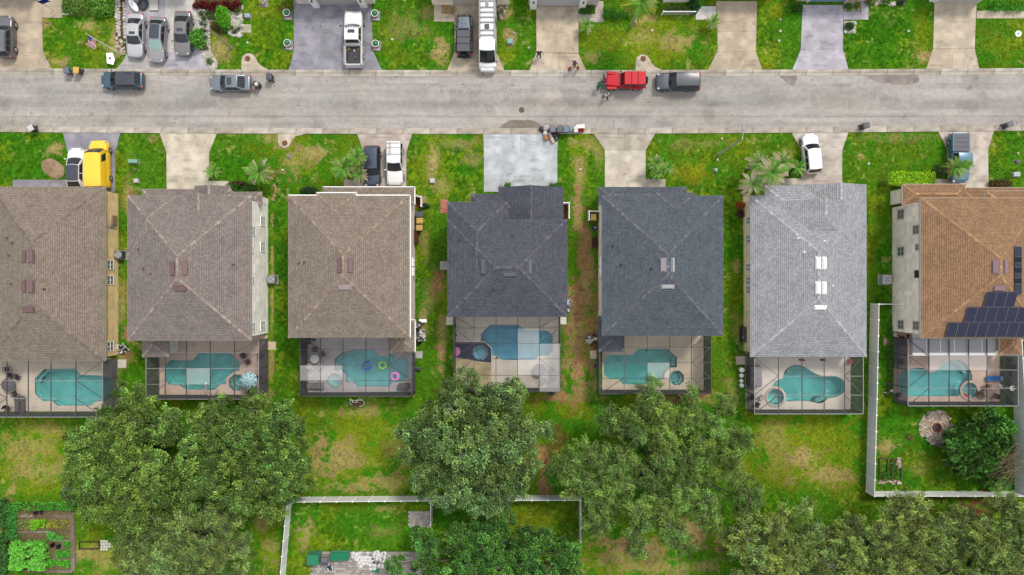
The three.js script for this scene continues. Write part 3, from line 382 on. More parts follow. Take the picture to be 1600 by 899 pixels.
  for (const y of [411, 450]) { saddleVent(t, HR[6], 1278, y, 5.6, [0.38, 1.15], MAT.white); saddleVent(t, HR[6], 1290, y, 5.6, [0.38, 1.15], MAT.white); } saddleVent(t, HR[6], 1282, 481, 5.3, [1.15, 0.36], MAT.white); for (const [a, b] of [[1244, 373], [1252, 395], [1283, 378], [1297, 447]]) stackPipe(t, HR[6], a, b, MAT.white);
  // 7: terracotta brown with solar
  roof = shingles(172, 138, 110); t = house({ label: 'white two-storey house with a terracotta brown roof and solar panels', roofs: [HR[7], RR(1540, 298, 1640, 420, 5.0, { name: 'cross_roof', axis: 'z', p: 0.42, noWall: true }), RR(1411, 288, 1509, 320, 3.0, { fascia: 0.1 }), RR(1500, 293.5, 1610, 345, 2.9, { fascia: 0.1 }), RR(1563, 500, 1597, 554.5, 3.0)], roof, wall: stucco(236, 228, 216), trim: std(C(232, 222, 210)), seed: 7, cap: C(214, 172, 134) });
  const w7 = HR[7].x0 + 0.35; for (const [px, py, y, w, h] of [[1407, 335, 1.75, 0.9, 1.1], [1430, 359, 4.5, 0.8, 0.95], [1434, 386.5, 4.7, 0.5, 0.5], [1407, 393, 1.75, 0.85, 1.1], [1408, 507.5, 1.75, 0.85, 1.0], [1431, 509, 4.5, 0.8, 0.95]]) sideWindow(t, w7, -1, Z(py, y), y, w, h, std(C(220, 212, 204)));
  mw('window', box(0.04, 0.75, 0.8, w7 - 0.02, 4.55, Z(428.5, 4.5)), MAT.black, t);
  for (let k = 0; k < 8; k++) mw('siding_joint', box(0.012, 5.5, 0.03, w7 - 0.004, 2.8, Z(325 + k * 25.5, 2.5)), std(C(232, 224, 212).multiplyScalar(1.6)), t);
  const lilacVent = std(C(164, 140, 146)); saddleVent(t, HR[7], 1556.5, 417, 8.3, [0.5, 1.3], lilacVent); saddleVent(t, HR[7], 1573, 417, 8.3, [0.4, 1.3], lilacVent); saddleVent(t, HR[7], 1563, 451, 8, [1.1, 0.45], lilacVent);
  // solar panels on the south and east slopes: aluminium frame round a dark cell sheet
  const cellTex = tex(120, 200, (i, j) => { const cx = i % 20, cy = j % 20, line = cx < 1 || cy < 1, dia = (cx < 4 || cx > 16) && (cy < 4 || cy > 16) && Math.abs(cx - 10) + Math.abs(cy - 10) > 16.5; return line || dia ? [0.36, 0.38, 0.46] : [0.07, 0.08, 0.17]; });
  const cellM = new THREE.MeshPhysicalMaterial({ map: cellTex, roughness: 0.15, specularIntensity: 0.5 }), frameM = std(C(132, 135, 146), { metalness: 0.6, roughness: 0.4 });
  const r7 = HR[7], sl = Math.atan(r7.p);
  const panel = (x, z, face) => {
    const y = roofY(r7, x, z) + 0.13, g = thing('solar_panel', face === 's' ? 'dark solar panel in the stepped rows on the terracotta south slope' : 'dark solar panel in the single file on the terracotta east slope', 'solar panel', [x, y, z], 0, face === 's' ? 'solar panels on the south slope' : 'solar panels on the east slope');
    if (face === 's') g.rotation.x = sl; else { g.rotation.order = 'YXZ'; g.rotation.z = -sl; }
    mk('cell_sheet', box(0.98, 0.03, 1.6), cellM, g); for (const [w, d, a, b] of [[1.03, 0.035, 0, 0.81], [1.03, 0.035, 0, -0.81], [0.035, 1.6, 0.5, 0], [0.035, 1.6, -0.5, 0]]) mk('frame', box(w, 0.045, d, a, 0.002, b), frameM, g);
  };
  const zS = (k) => r7.z1 - 0.12 - (0.83 + k * 1.7) * Math.cos(sl);
  for (let k = 0; k < 9; k++) panel(X(1477, 6) + 0.52 + k * 1.045, zS(0), 's'); for (let k = 0; k < 6; k++) panel(X(1506, 6.6) + 0.52 + k * 1.045, zS(1), 's'); for (let k = 0; k < 3; k++) panel(X(1537, 7.3) + 0.52 + k * 1.045, zS(2), 's');
  for (let k = 0; k < 4; k++) panel(X(1592, 7.6), Z(398 + k * 16.5, 7.6) , 'e');
}
// ---------------------------------------------------------------- house fronts across the street (only their feet are in view)
function front(x0, x1, y, label, wallC, doors, o = {}) {
  const a = X(x0), b = X(x1), z = Z(y), t = thing('house', label, 'house', [(a + b) / 2, 0, z - 5]), wm = stucco(...wallC), roofM = shingles(168, 156, 146);
  mw('wall', slab(rect(a, z - 12, b, z), [], 2.9, 0, { top: false }), wm, t);
  const r = { x0: a - 0.4, x1: b + 0.4, z0: z - 12.4, z1: z + 0.05, h: 2.95, p: 0.4 }; mw('roof', facesGeo(roofParts(r).faces), roofM, t);
  for (const [d0, d1, c] of doors) { const m = std(C(...c), { roughness: 0.5 }), w = X(d1) - X(d0); const gd = mw('garage_door', box(w, 2.2, 0.06, (X(d0) + X(d1)) / 2, 1.1, z + 0.035), m, t); for (let k = 0; k < 4; k++) mw('door_panel', box(w - 0.1, 0.46, 0.03, (X(d0) + X(d1)) / 2, 0.3 + k * 0.53, z + 0.075), m, gd); for (const s of [d0 - 1.5, d1 + 1.5]) mw('door_frame', box(0.16, 2.35, 0.14, X(s), 1.17, z + 0.06), MAT.white, t); }
  for (const px of o.columns || []) { const c = mw('column', rbox(0.75, 2.85, 0.55, 0.03, X(px), 1.43, z + 0.2), MAT.white, t); mw('wall_lamp', rbox(0.16, 0.3, 0.16, 0.03, X(px), 2.0, z + 0.56), MAT.black, c); }
  for (const px of o.lamps || []) mw('wall_lamp', rbox(0.16, 0.32, 0.18, 0.03, X(px), 1.9, z + 0.1), MAT.black, t);
  return t;
}
front(466, 586, 6.5, 'white pillared house front behind the slate driveway', [214, 206, 202], [[501, 565, [222, 218, 218]]], { columns: [495, 569] });
front(676, 796, 8, 'cream house front behind the camper van', [234, 222, 206], [[709, 776, [232, 222, 208]]], { lamps: [702, 781] });
front(826, 934, 8.5, 'grey house front with a pale garage door behind the bare driveway', [206, 200, 200], [[839, 904, [228, 232, 236]]], { columns: [833, 909] });
front(1036, 1088, 4, 'white porch front with a low white balustrade', [238, 234, 230], []); front(1118, 1200, -4, 'beige house front behind the stained driveway', [214, 200, 184], [[1121, 1180, [224, 214, 200]]]);
front(1244, 1360, 2, 'cream house front with a pale blue garage door', [226, 204, 186], [[1263, 1319, [150, 190, 218]]]); front(1452, 1528, 3, 'white house front behind the oil stained driveway', [240, 238, 236], [[1461, 1525, [236, 234, 230]]]);
front(-20, 62, -10, 'tan house front behind the parked grey crossover', [214, 196, 172], [[0, 60, [222, 208, 190]]]); front(196, 300, -12, 'cream house front behind three silver sedans', [222, 210, 196], [[200, 250, [230, 224, 214]]]);
console.log('houses ready');
// ---------------------------------------------------------------- pools and screen cages
T.deck = tex(512, 512, (i, j) => { const n = fbm(i / 40, j / 40, 33, 5, 0), sp = smooth(0.68, 0.78, fbm(i / 14, j / 14, 35, 3, 0)); return gray(0.87 + 0.09 * (n - 0.5) + 0.05 * (hash(i, j, 34) - 0.5) - 0.06 * sp); }, true, [1 / 9, 1 / 9]);
function waterM(c, dist) { return new THREE.MeshPhysicalMaterial({ color: 0xffffff, transmission: 1, thickness: 1.2, ior: 1.33, roughness: 0.0, attenuationColor: new THREE.Color().setRGB(...c), attenuationDistance: dist, bumpMap: T.ripple, bumpScale: 0.01 }); }
const POOLHOLES = [[], [], [], [], [], [], []];
function pool(n, label, pts, o = {}) {
  const ring = (o.curved ? smoothRing(M2(pts), 5) : M2(pts)), cx = ring.reduce((s, p) => s + p[0], 0) / ring.length, cz = ring.reduce((s, p) => s + p[1], 0) / ring.length, depth = o.depth || 1.35;
  POOLHOLES[n].push(ring);
  const t = thing(o.spa ? 'spa' : 'swimming_pool', label, o.spa ? 'spa' : 'pool', [cx, 0, cz]), pm = std(C(...(o.plaster || [150, 214, 210])).multiplyScalar(1.9), { map: T.plaster, roughness: 0.8 });
  mw('basin', slab(ring, [], -0.14, -depth, { top: false, bottom: true, inward: true }), pm, t);
  mw('tile_band', slab(ring, [], 0.045, -0.14, { top: false, inward: true }), std(C(...(o.tile || [48, 104, 112])), { roughness: 0.3 }), t);
  mw('water', slab(shrink(ring, 0.006), [], -0.07, -depth + 0.006, { bottom: true }), o.water, t);
  for (const s of o.steps || []) mw('step', slab(s.curved ? smoothRing(M2(s.pts), 5) : M2(s.pts), [], -s.d, -depth + 0.012), pm, t);
  for (const [px, py] of o.drains || []) mw('drain', cyl(0.11, 0.11, 0.03, X(px, -1), -depth + 0.006, Z(py, -1), 12), MAT.white, t);
  return t;
}
const teal = waterM([0.30, 0.86, 0.85], 4.2), blue = waterM([0.28, 0.74, 0.90], 4.2);
const octo = (x, y, r) => Array.from({ length: 8 }, (_, k) => [x + r * Math.cos((k + 0.5) * Math.PI / 4), y + r * Math.sin((k + 0.5) * Math.PI / 4)]);
const round = (x, y, r) => Array.from({ length: 24 }, (_, k) => [x + r * Math.cos(k * Math.PI / 12), y + r * Math.sin(k * Math.PI / 12)]);
pool(0, 'angular teal pool behind the tan bungalow', [[69, 577], [117, 576], [127, 586], [166, 587], [174, 593], [174, 618], [165, 627], [150, 627], [142, 634], [90, 634], [82, 627], [66, 627], [55, 615], [55, 591]], { water: teal, steps: [{ pts: [[69.6, 577.6], [116, 576.6], [116, 581], [72, 582], [60, 593], [60, 598], [55.6, 598], [55.6, 591.4]], d: 0.5 }, { pts: [[142, 633], [150, 627.5], [165, 626.5], [162, 632]], d: 0.4 }], drains: [[166, 597], [166, 612]] });
pool(1, 'angular teal pool under the cage with the patterned parasol', [[311, 552], [360, 552], [374.5, 566], [374.5, 579], [364.6, 581], [353, 592], [353, 601], [344, 601], [336, 609], [291, 609], [281, 602], [266, 602], [258, 594], [258, 571], [266, 563], [302, 563]], { water: teal, steps: [{ pts: [[330, 552.6], [359.6, 552.6], [373.8, 566], [373.8, 578], [369, 578], [369, 568], [357, 557], [330, 557]], d: 0.5 }], drains: [[283, 573], [283, 587]] });
pool(1, 'eight-sided teal spa half under the patterned parasol', octo(370, 598, 13.5), { water: teal, spa: true, depth: 0.95, steps: [{ pts: octo(370, 598, 13.2).slice(0, 5).concat(octo(370, 598, 8).slice(0, 5).reverse()), d: 0.45 }] });
pool(2, 'angular teal pool with three swim rings', [[523, 562], [536, 550], [570, 546], [583, 547], [591.6, 556], [607.5, 557], [608, 553], [617, 553], [617, 561], [635.7, 561], [638.6, 565], [638.6, 586.7], [630.7, 597], [613, 597.5], [606, 604], [559.8, 604], [552.6, 597], [541.7, 597], [541, 586.7], [535, 579], [523, 579]], { water: waterM([0.36, 0.82, 0.84], 4.4), plaster: [168, 220, 222], steps: [{ pts: [[536, 551], [569, 547], [569, 551], [538, 555.5], [527, 565], [523.6, 563]], d: 0.5 }, { pts: [[608.6, 553.6], [616.5, 553.6], [616.5, 559], [608.6, 559]], d: 0.4 }] });
pool(2, 'eight-sided spa under the bright screen beside the swim ring pool', octo(523, 595, 12), { water: waterM([0.5, 0.86, 0.88], 4.6), plaster: [190, 224, 226], spa: true, depth: 0.95 });
pool(3, 'angular steel blue pool behind the dark slate house', [[751.5, 522], [766.3, 507.7], [810, 507.7], [821.6, 517], [856, 517], [863.7, 525], [863.7, 549], [856, 556], [842, 556.3], [835, 562.6], [785, 563], [777, 556], [768.5, 556], [768.5, 544], [757.5, 533.5], [751.5, 533.5]], { water: blue, plaster: [140, 196, 220], tile: [44, 92, 120], steps: [{ pts: [[766.8, 508.3], [809, 508.3], [809, 512], [768, 512.5], [756.5, 523.5], [752.2, 522.4]], d: 0.5 }] });
pool(3, 'eight-sided blue spa set in the navy deck', octo(750.8, 551, 13), { water: blue, plaster: [150, 190, 210], spa: true, depth: 0.9, steps: [{ pts: octo(750.8, 551, 12.8).slice(3, 8).concat(octo(750.8, 551, 7.6).slice(3, 8).reverse()), d: 0.4 }] });
pool(4, 'angular teal pool beside the dark lower roof', [[943.6, 562], [952.7, 554.7], [988, 554.7], [998, 545], [1042.3, 545], [1057.5, 558.6], [1057.5, 574], [1047.4, 574.5], [1038.7, 584], [1038, 592.6], [1030, 593.3], [1021.4, 600.8], [973.6, 600.5], [965.7, 592.6], [952, 592.6], [943.6, 585.3]], { water: teal, steps: [{ pts: [[1012, 545.6], [1042, 545.6], [1056.8, 559], [1056.8, 573], [1051, 573], [1051, 561], [1039, 550], [1012, 550]], d: 0.5 }] });
pool(4, 'eight-sided teal spa on the beige deck', octo(1057.5, 590.8, 12), { water: teal, spa: true, depth: 0.95, steps: [{ pts: octo(1057.5, 590.8, 11.8).slice(6).concat(octo(1057.5, 590.8, 11.8).slice(0, 3), octo(1057.5, 590.8, 7).slice(0, 3).reverse(), octo(1057.5, 590.8, 7).slice(6).reverse()), d: 0.45 }] });
pool(5, 'free-form teal pool behind the pale grey bungalow', [[1207, 603], [1213, 595], [1222, 591.6], [1225, 582], [1233, 573.8], [1246, 570.5], [1257, 573.5], [1268.8, 581], [1282.5, 587], [1303, 587.5], [1315.6, 593], [1320.4, 602], [1317.6, 613], [1309, 619.8], [1293.5, 623], [1288, 628], [1280, 630.4], [1271, 628.7], [1255, 626.5], [1240, 627], [1229, 627], [1228, 617], [1222, 607.4], [1213.8, 603.9]], { curved: true, water: teal, steps: [{ curved: true, pts: [[1231, 583], [1235, 576.5], [1246, 572.5], [1256, 576], [1256, 581], [1246, 584]], d: 0.5 }, { curved: true, pts: [[1274, 627], [1279, 622], [1291, 622.5], [1287, 626.5], [1281, 629]], d: 0.35 }], drains: [[1293, 596.5], [1293, 611.5]] });
pool(5, 'round teal spa beside the free-form pool', round(1211.4, 620.5, 12.6), { water: teal, spa: true, depth: 0.9 });
pool(6, 'rounded turquoise pool beside the solar panel roof', [[1404, 596], [1408, 585], [1420, 577], [1443, 575.3], [1455, 582.5], [1465.6, 577], [1473, 569], [1485, 564], [1498.6, 563.3], [1511, 570], [1518, 584], [1517.6, 595], [1504.6, 598], [1499, 606], [1498.6, 618], [1480, 619.2], [1440, 619.4], [1420.5, 619.3], [1408.5, 611.6]], { curved: true, water: waterM([0.36, 0.86, 0.88], 4.4), plaster: [150, 222, 222], steps: [{ curved: true, pts: [[1486, 566], [1498, 565], [1508, 570.5], [1514.5, 584], [1510, 586], [1504, 575], [1496, 570]], d: 0.5 }] });
pool(6, 'round turquoise spa with a stone rim', round(1514.5, 610, 11.6), { water: waterM([0.42, 0.86, 0.88], 4.4), spa: true, depth: 0.9 });
{ // the decks
  const cols = [[240, 226, 208], [236, 212, 196], [204, 198, 200], [240, 230, 216], [238, 224, 202], [246, 238, 226], [238, 210, 192]];
  const notes = ['pale beige deck round the pool behind the tan bungalow', 'pinkish beige deck round the parasol pool', 'grey deck round the swim ring pool', 'pale deck round the steel blue pool', 'beige deck beside the dark lower roof', 'cream deck round the free-form pool', 'pinkish tan deck round the turquoise pool'];
  DECKS.forEach((d, n) => place('pool_deck', slab(M2(d), POOLHOLES[n], 0.05, -0.05), std(C(...cols[n]).multiplyScalar(1.48), { map: T.deck, bumpMap: T.fine, bumpScale: 0.004 }), notes[n]));
  const rim = (n, x, y, r, w, c, label) => { const g = thing('stone_ring', label, 'stone ring', [X(x), 0.05, Z(y)]); const m = conc(...c); for (let k = 0; k < 16; k++) { const a0 = k / 16 * 2 * Math.PI + 0.012, a1 = (k + 1) / 16 * 2 * Math.PI - 0.012, q = []; for (let i = 0; i <= 3; i++) q.push([Math.cos(lerp(a0, a1, i / 3)) * (r + w), Math.sin(lerp(a0, a1, i / 3)) * (r + w)]); for (let i = 3; i >= 0; i--) q.push([Math.cos(lerp(a0, a1, i / 3)) * r, Math.sin(lerp(a0, a1, i / 3)) * r]); mk('rim_stone', slab(q, [], 0.12, 0), m, g); } };
  rim(6, 1514.5, 610, 11.9 * S, 0.26, [236, 214, 200], 'raised stone rim round the turquoise spa'); rim(5, 1211.4, 620.5, 12.9 * S, 0.2, [240, 230, 216], 'raised pale rim round the teal spa');
  place('spa_deck', slab(M2([[709, 535], [751.5, 535], [757, 535], [767.6, 545], [767.6, 567], [745, 564.5], [727, 561], [709.5, 558]]), [POOLHOLES[3][1]], 0.075, -0.02), conc(74, 78, 100), 'navy blue deck area round the blue spa');  // low slab, darker navy than the deck around it
  place('deck_area', slab(M2([[709.5, 558.6], [727, 561.6], [745, 565.1], [767.6, 567.6], [767.6, 606], [709.5, 606]]), [], 0.062, 0), conc(214, 198, 160), 'sandy coloured deck area beside the navy spa deck');  // low slab in a sandier colour than the deck around it
}
MAT.screen = new THREE.MeshStandardMaterial({ color: new THREE.Color().setRGB(0.035, 0.036, 0.045), transparent: true, opacity: 0.11, roughness: 0.9 });
MAT.screenWall = new THREE.MeshStandardMaterial({ color: new THREE.Color().setRGB(0.045, 0.047, 0.065), transparent: true, opacity: 0.82, roughness: 0.9 });
MAT.screenPale = new THREE.MeshStandardMaterial({ color: new THREE.Color().setRGB(0.62, 0.63, 0.63), transparent: true, opacity: 0.24, roughness: 0.8 });  // whiter, denser mesh for the panels listed as bright
MAT.screenGreen = new THREE.MeshStandardMaterial({ color: new THREE.Color().setRGB(0.09, 0.10, 0.095), transparent: true, opacity: 0.72, roughness: 0.9 });
const bronze = std(C(104, 96, 94), { roughness: 0.45, metalness: 0.2 }), bronzeDark = std(C(74, 70, 74), { roughness: 0.45, metalness: 0.2 }), alu = std(C(190, 188, 188), { roughness: 0.4, metalness: 0.3 });
// a screened pool cage: xs / ys are its beam and purlin lines at roof height h
function cage(o) {
  const h = o.h || 2.9, xs = o.xs.map((p) => X(p, h)), zs = o.ys.map((p) => Z(p, h)), n = xs.length - 1, m = zs.length - 1, B = o.beam || bronze, Q = o.purlin || B, W = o.wall || MAT.screenWall;
  const t = thing('pool_cage', o.label, 'pool cage', [(xs[0] + xs[n]) / 2, 0, (zs[0] + zs[m]) / 2]); const skip = new Set((o.skip || []).map(String));
  for (let i = 0; i <= n; i++) mw(i === 0 || i === n ? 'eave_beam' : 'beam', bar(V(xs[i], h - (i === 0 || i === n ? 0 : 0.02), zs[0]), V(xs[i], h - (i === 0 || i === n ? 0 : 0.02), zs[m]), 0.055, 0.12), i === 0 || i === n ? Q : B, t);
  for (let j = 0; j <= m; j++) for (let i = 0; i < n; i++) mw(j === m ? 'eave_beam' : 'purlin', bar(V(xs[i] + 0.045, h + 0.012, zs[j]), V(xs[i + 1] - 0.045, h + 0.012, zs[j]), j === m ? 0.07 : 0.045, 0.06), j === 0 ? B : Q, t);
  const bright = new Set((o.bright || []).map(String));
  for (let i = 0; i < n; i++) for (let j = 0; j < m; j++) { if (skip.has([i, j].toString())) continue; mw('screen', slab(rect(xs[i] + 0.03, zs[j] + 0.02, xs[i + 1] - 0.03, zs[j + 1] - 0.02), [], h + 0.06, null), bright.has([i, j].toString()) ? MAT.screenPale : MAT.screen, t); }
  const post = (x, z) => mw('post', box(0.07, h - 0.1, 0.07, x, (h - 0.1) / 2, z), B, t);
  const wall = (a, b, side, mat = W) => { const d = b.clone().sub(a), L = d.length(), g = new THREE.PlaneGeometry(L - 0.06, h - 0.12); g.rotateY(-Math.atan2(d.z, d.x)); const c = a.clone().add(b).multiplyScalar(0.5); g.translate(c.x, (h - 0.1) / 2 + 0.03, c.z); mw('screen', g, mat, t); mw('chair_rail', bar(a.clone().setY(0.9), b.clone().setY(0.9), 0.04, 0.05), B, t); };
  for (let i = 0; i <= n; i++) post(xs[i], zs[m]); for (let i = 0; i < n; i++) wall(V(xs[i], 0, zs[m]), V(xs[i + 1], 0, zs[m]), 's');
  for (const [k, x, on, mat] of [[0, xs[0], o.west !== false, o.westM], [n, xs[n], o.east !== false, o.eastM]]) if (on) for (let j = k === 0 ? (o.westFrom || 0) : (o.eastFrom || 0); j < m; j++) { post(x, zs[j]); wall(V(x, 0, zs[j]), V(x, 0, zs[j + 1]), 'w', mat); }
  for (const [i, j, i2, j2] of o.braces || []) mw('brace', bar(V(xs[i], h - 0.03, zs[j]), V(xs[i2], h - 0.03, zs[j2]), 0.055, 0.06), o.braceM || B, t);
  return t;
}
cage({ label: 'screened pool cage behind the tan bungalow', xs: [-35, 10, 43.5, 79, 118, 160], ys: [564, 595, 623, 652], h: 2.8, beam: bronze, purlin: alu, braces: [[4, 1, 5, 0], [4, 1, 5, 2], [4, 2, 5, 3], [0, 1, 1, 2], [0, 2, 1, 1], [0, 3, 1, 2]] });
cage({ label: 'screened pool cage with the patterned parasol inside', xs: [228, 257.6, 291, 328, 366, 404], ys: [532, 551, 576, 600.7, 624], h: 2.8, beam: bronze, purlin: alu, bright: [[2, 2]], skip: [[0, 0]], braces: [[4, 1, 5, 0], [4, 2, 5, 1], [0, 3, 1, 2], [0, 4, 1, 3], [4, 3, 5, 4]] , westM: MAT.screenGreen, westFrom: 1 });
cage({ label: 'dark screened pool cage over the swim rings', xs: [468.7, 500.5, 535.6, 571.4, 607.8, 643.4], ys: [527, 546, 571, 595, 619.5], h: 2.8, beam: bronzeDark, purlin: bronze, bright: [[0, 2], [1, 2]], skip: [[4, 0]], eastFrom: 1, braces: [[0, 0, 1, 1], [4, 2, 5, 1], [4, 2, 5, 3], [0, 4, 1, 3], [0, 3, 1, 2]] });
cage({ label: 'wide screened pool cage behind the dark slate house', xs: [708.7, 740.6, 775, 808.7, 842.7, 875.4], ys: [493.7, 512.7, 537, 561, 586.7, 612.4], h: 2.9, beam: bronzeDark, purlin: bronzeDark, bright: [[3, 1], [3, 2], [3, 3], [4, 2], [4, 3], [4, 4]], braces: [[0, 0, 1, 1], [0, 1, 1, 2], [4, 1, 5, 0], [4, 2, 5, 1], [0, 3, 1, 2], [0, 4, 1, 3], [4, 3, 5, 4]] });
cage({ label: 'screened pool cage behind the blue slate house', xs: [937, 975.4, 1011.5, 1046.7, 1080.7, 1111.5], ys: [524, 542.7, 567, 591.4, 615.7], h: 2.9, beam: bronze, purlin: bronze, bright: [[2, 2]], skip: [[0, 0]], westFrom: 1, braces: [[4, 1, 5, 0], [4, 2, 5, 1], [4, 2, 5, 3], [4, 3, 5, 4], [0, 4, 1, 3]] });
cage({ label: 'screened pool cage behind the pale grey bungalow', xs: [1179, 1216.8, 1253.6, 1288.3, 1320.4, 1349], ys: [558, 588, 617.7, 647], h: 2.7, beam: bronze, purlin: alu, eastM: MAT.screenGreen, braces: [[0, 0, 1, 1], [0, 2, 1, 1], [0, 3, 1, 2], [4, 1, 5, 0], [4, 1, 5, 2], [4, 2, 5, 3]] });
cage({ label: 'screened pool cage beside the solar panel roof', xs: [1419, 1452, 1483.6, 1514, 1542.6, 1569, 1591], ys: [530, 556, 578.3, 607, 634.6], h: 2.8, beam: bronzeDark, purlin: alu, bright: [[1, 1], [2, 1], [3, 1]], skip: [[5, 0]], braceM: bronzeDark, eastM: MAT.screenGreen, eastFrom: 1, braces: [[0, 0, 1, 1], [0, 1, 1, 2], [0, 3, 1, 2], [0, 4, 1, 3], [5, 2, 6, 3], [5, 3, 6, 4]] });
{ // insulated panel roof of the lanai under the solar house
  const h = 2.6, t = thing('lanai_roof', 'pale panelled patio roof with a white gutter beside the solar panel roof', 'patio roof', [X(1490, h), 0, Z(540, h)]), m = std(C(190, 192, 198), { roughness: 0.5 });
  for (let k = 0; k < 6; k++) { const a = X(1426 + k * 21.7, h), b = X(1426 + (k + 1) * 21.7, h); mw('roof_panel', slab(rect(a + 0.02, Z(520, h), b - 0.02, Z(551, h)), [], h, h - 0.08, { bottom: true }), m, t); if (k) mw('seam', box(0.05, 0.05, Z(551, h) - Z(520, h), a, h + 0.02, (Z(520, h) + Z(551, h)) / 2), MAT.white, t); }
  mw('gutter', rbox(X(1556, h) - X(1426, h), 0.14, 0.3, 0.02, X(1491, h), h - 0.03, Z(553.6, h)), MAT.white, t); for (const px of [1428, 1470, 1512, 1554]) mw('post', box(0.09, h - 0.12, 0.09, X(px, h), (h - 0.12) / 2, Z(553, h)), MAT.white, t);
}
console.log('pools ready');
// ---------------------------------------------------------------- plants
const leafM = new THREE.MeshPhysicalMaterial({ color: 0xffffff, roughness: 0.6, specularIntensity: 0.5, side: THREE.DoubleSide });
const barkM = std(new THREE.Color().setRGB(0.17, 0.145, 0.12), { map: T.wood }), twigM = std(new THREE.Color().setRGB(0.30, 0.275, 0.235));
// a spray of leaves: n folded leaves round a twig tip
function spray(n, len, wid, spread, s) {
  const pos = [], nor = []; let k = 0; const h = () => hash(k++, s, 501);
  for (let i = 0; i < n; i++) {
    const a = h() * 6.283, e = (h() - 0.35) * 1.5, dir = V(Math.cos(a) * Math.cos(e), Math.sin(e), Math.sin(a) * Math.cos(e)), o = V((h() - 0.5), (h() - 0.5) * 0.7, (h() - 0.5)).multiplyScalar(spread);
    const side = V(h() - 0.5, (h() - 0.5) * 0.6, h() - 0.5).cross(dir).normalize().multiplyScalar(wid * (0.7 + 0.6 * h())), L = len * (0.7 + 0.6 * h()), mid = o.clone().addScaledVector(dir, L * 0.45), tip = o.clone().addScaledVector(dir, L).add(V(0, -0.12 * L, 0));
    const a1 = mid.clone().add(side), a2 = mid.clone().sub(side), up = V(0, 0.03 * L, 0); a1.add(up); a2.add(up);
    for (const tri of [[o, a1, tip], [o, tip, a2]]) for (const p of tri) pos.push(p.x, p.y, p.z);
  }
  const g = new THREE.BufferGeometry(); g.setAttribute('position', new THREE.Float32BufferAttribute(pos, 3)); g.computeVertexNormals(); return g;
}
const sprayOak = spray(9, 0.22, 0.068, 0.36, 1), sprayBig = spray(8, 0.32, 0.1, 0.34, 2), sprayFine = spray(11, 0.25, 0.04, 0.38, 3), sprayHedge = spray(8, 0.11, 0.035, 0.18, 4);
const dummy = new THREE.Object3D();
function foliage(name, geo, spots, parent, stuffed = true) { // spots: [x, y, z, scale, Color]
  const m = new THREE.InstancedMesh(geo, leafM, spots.length); m.name = name; m.castShadow = m.receiveShadow = true;
  spots.forEach(([x, y, z, s, c], i) => { dummy.position.set(x, y, z); dummy.rotation.set(rr(-0.5, 0.5), rr(0, 6.283), rr(-0.5, 0.5)); dummy.scale.setScalar(s); dummy.updateMatrix(); m.setMatrixAt(i, dummy.matrix); m.setColorAt(i, c); });
  m.userData.kind = 'stuff'; parent.add(m); return m;
}
const shade = (c, k, w = 0) => new THREE.Color(c.r * k * (1 + w), c.g * k, c.b * k * (1 - w));
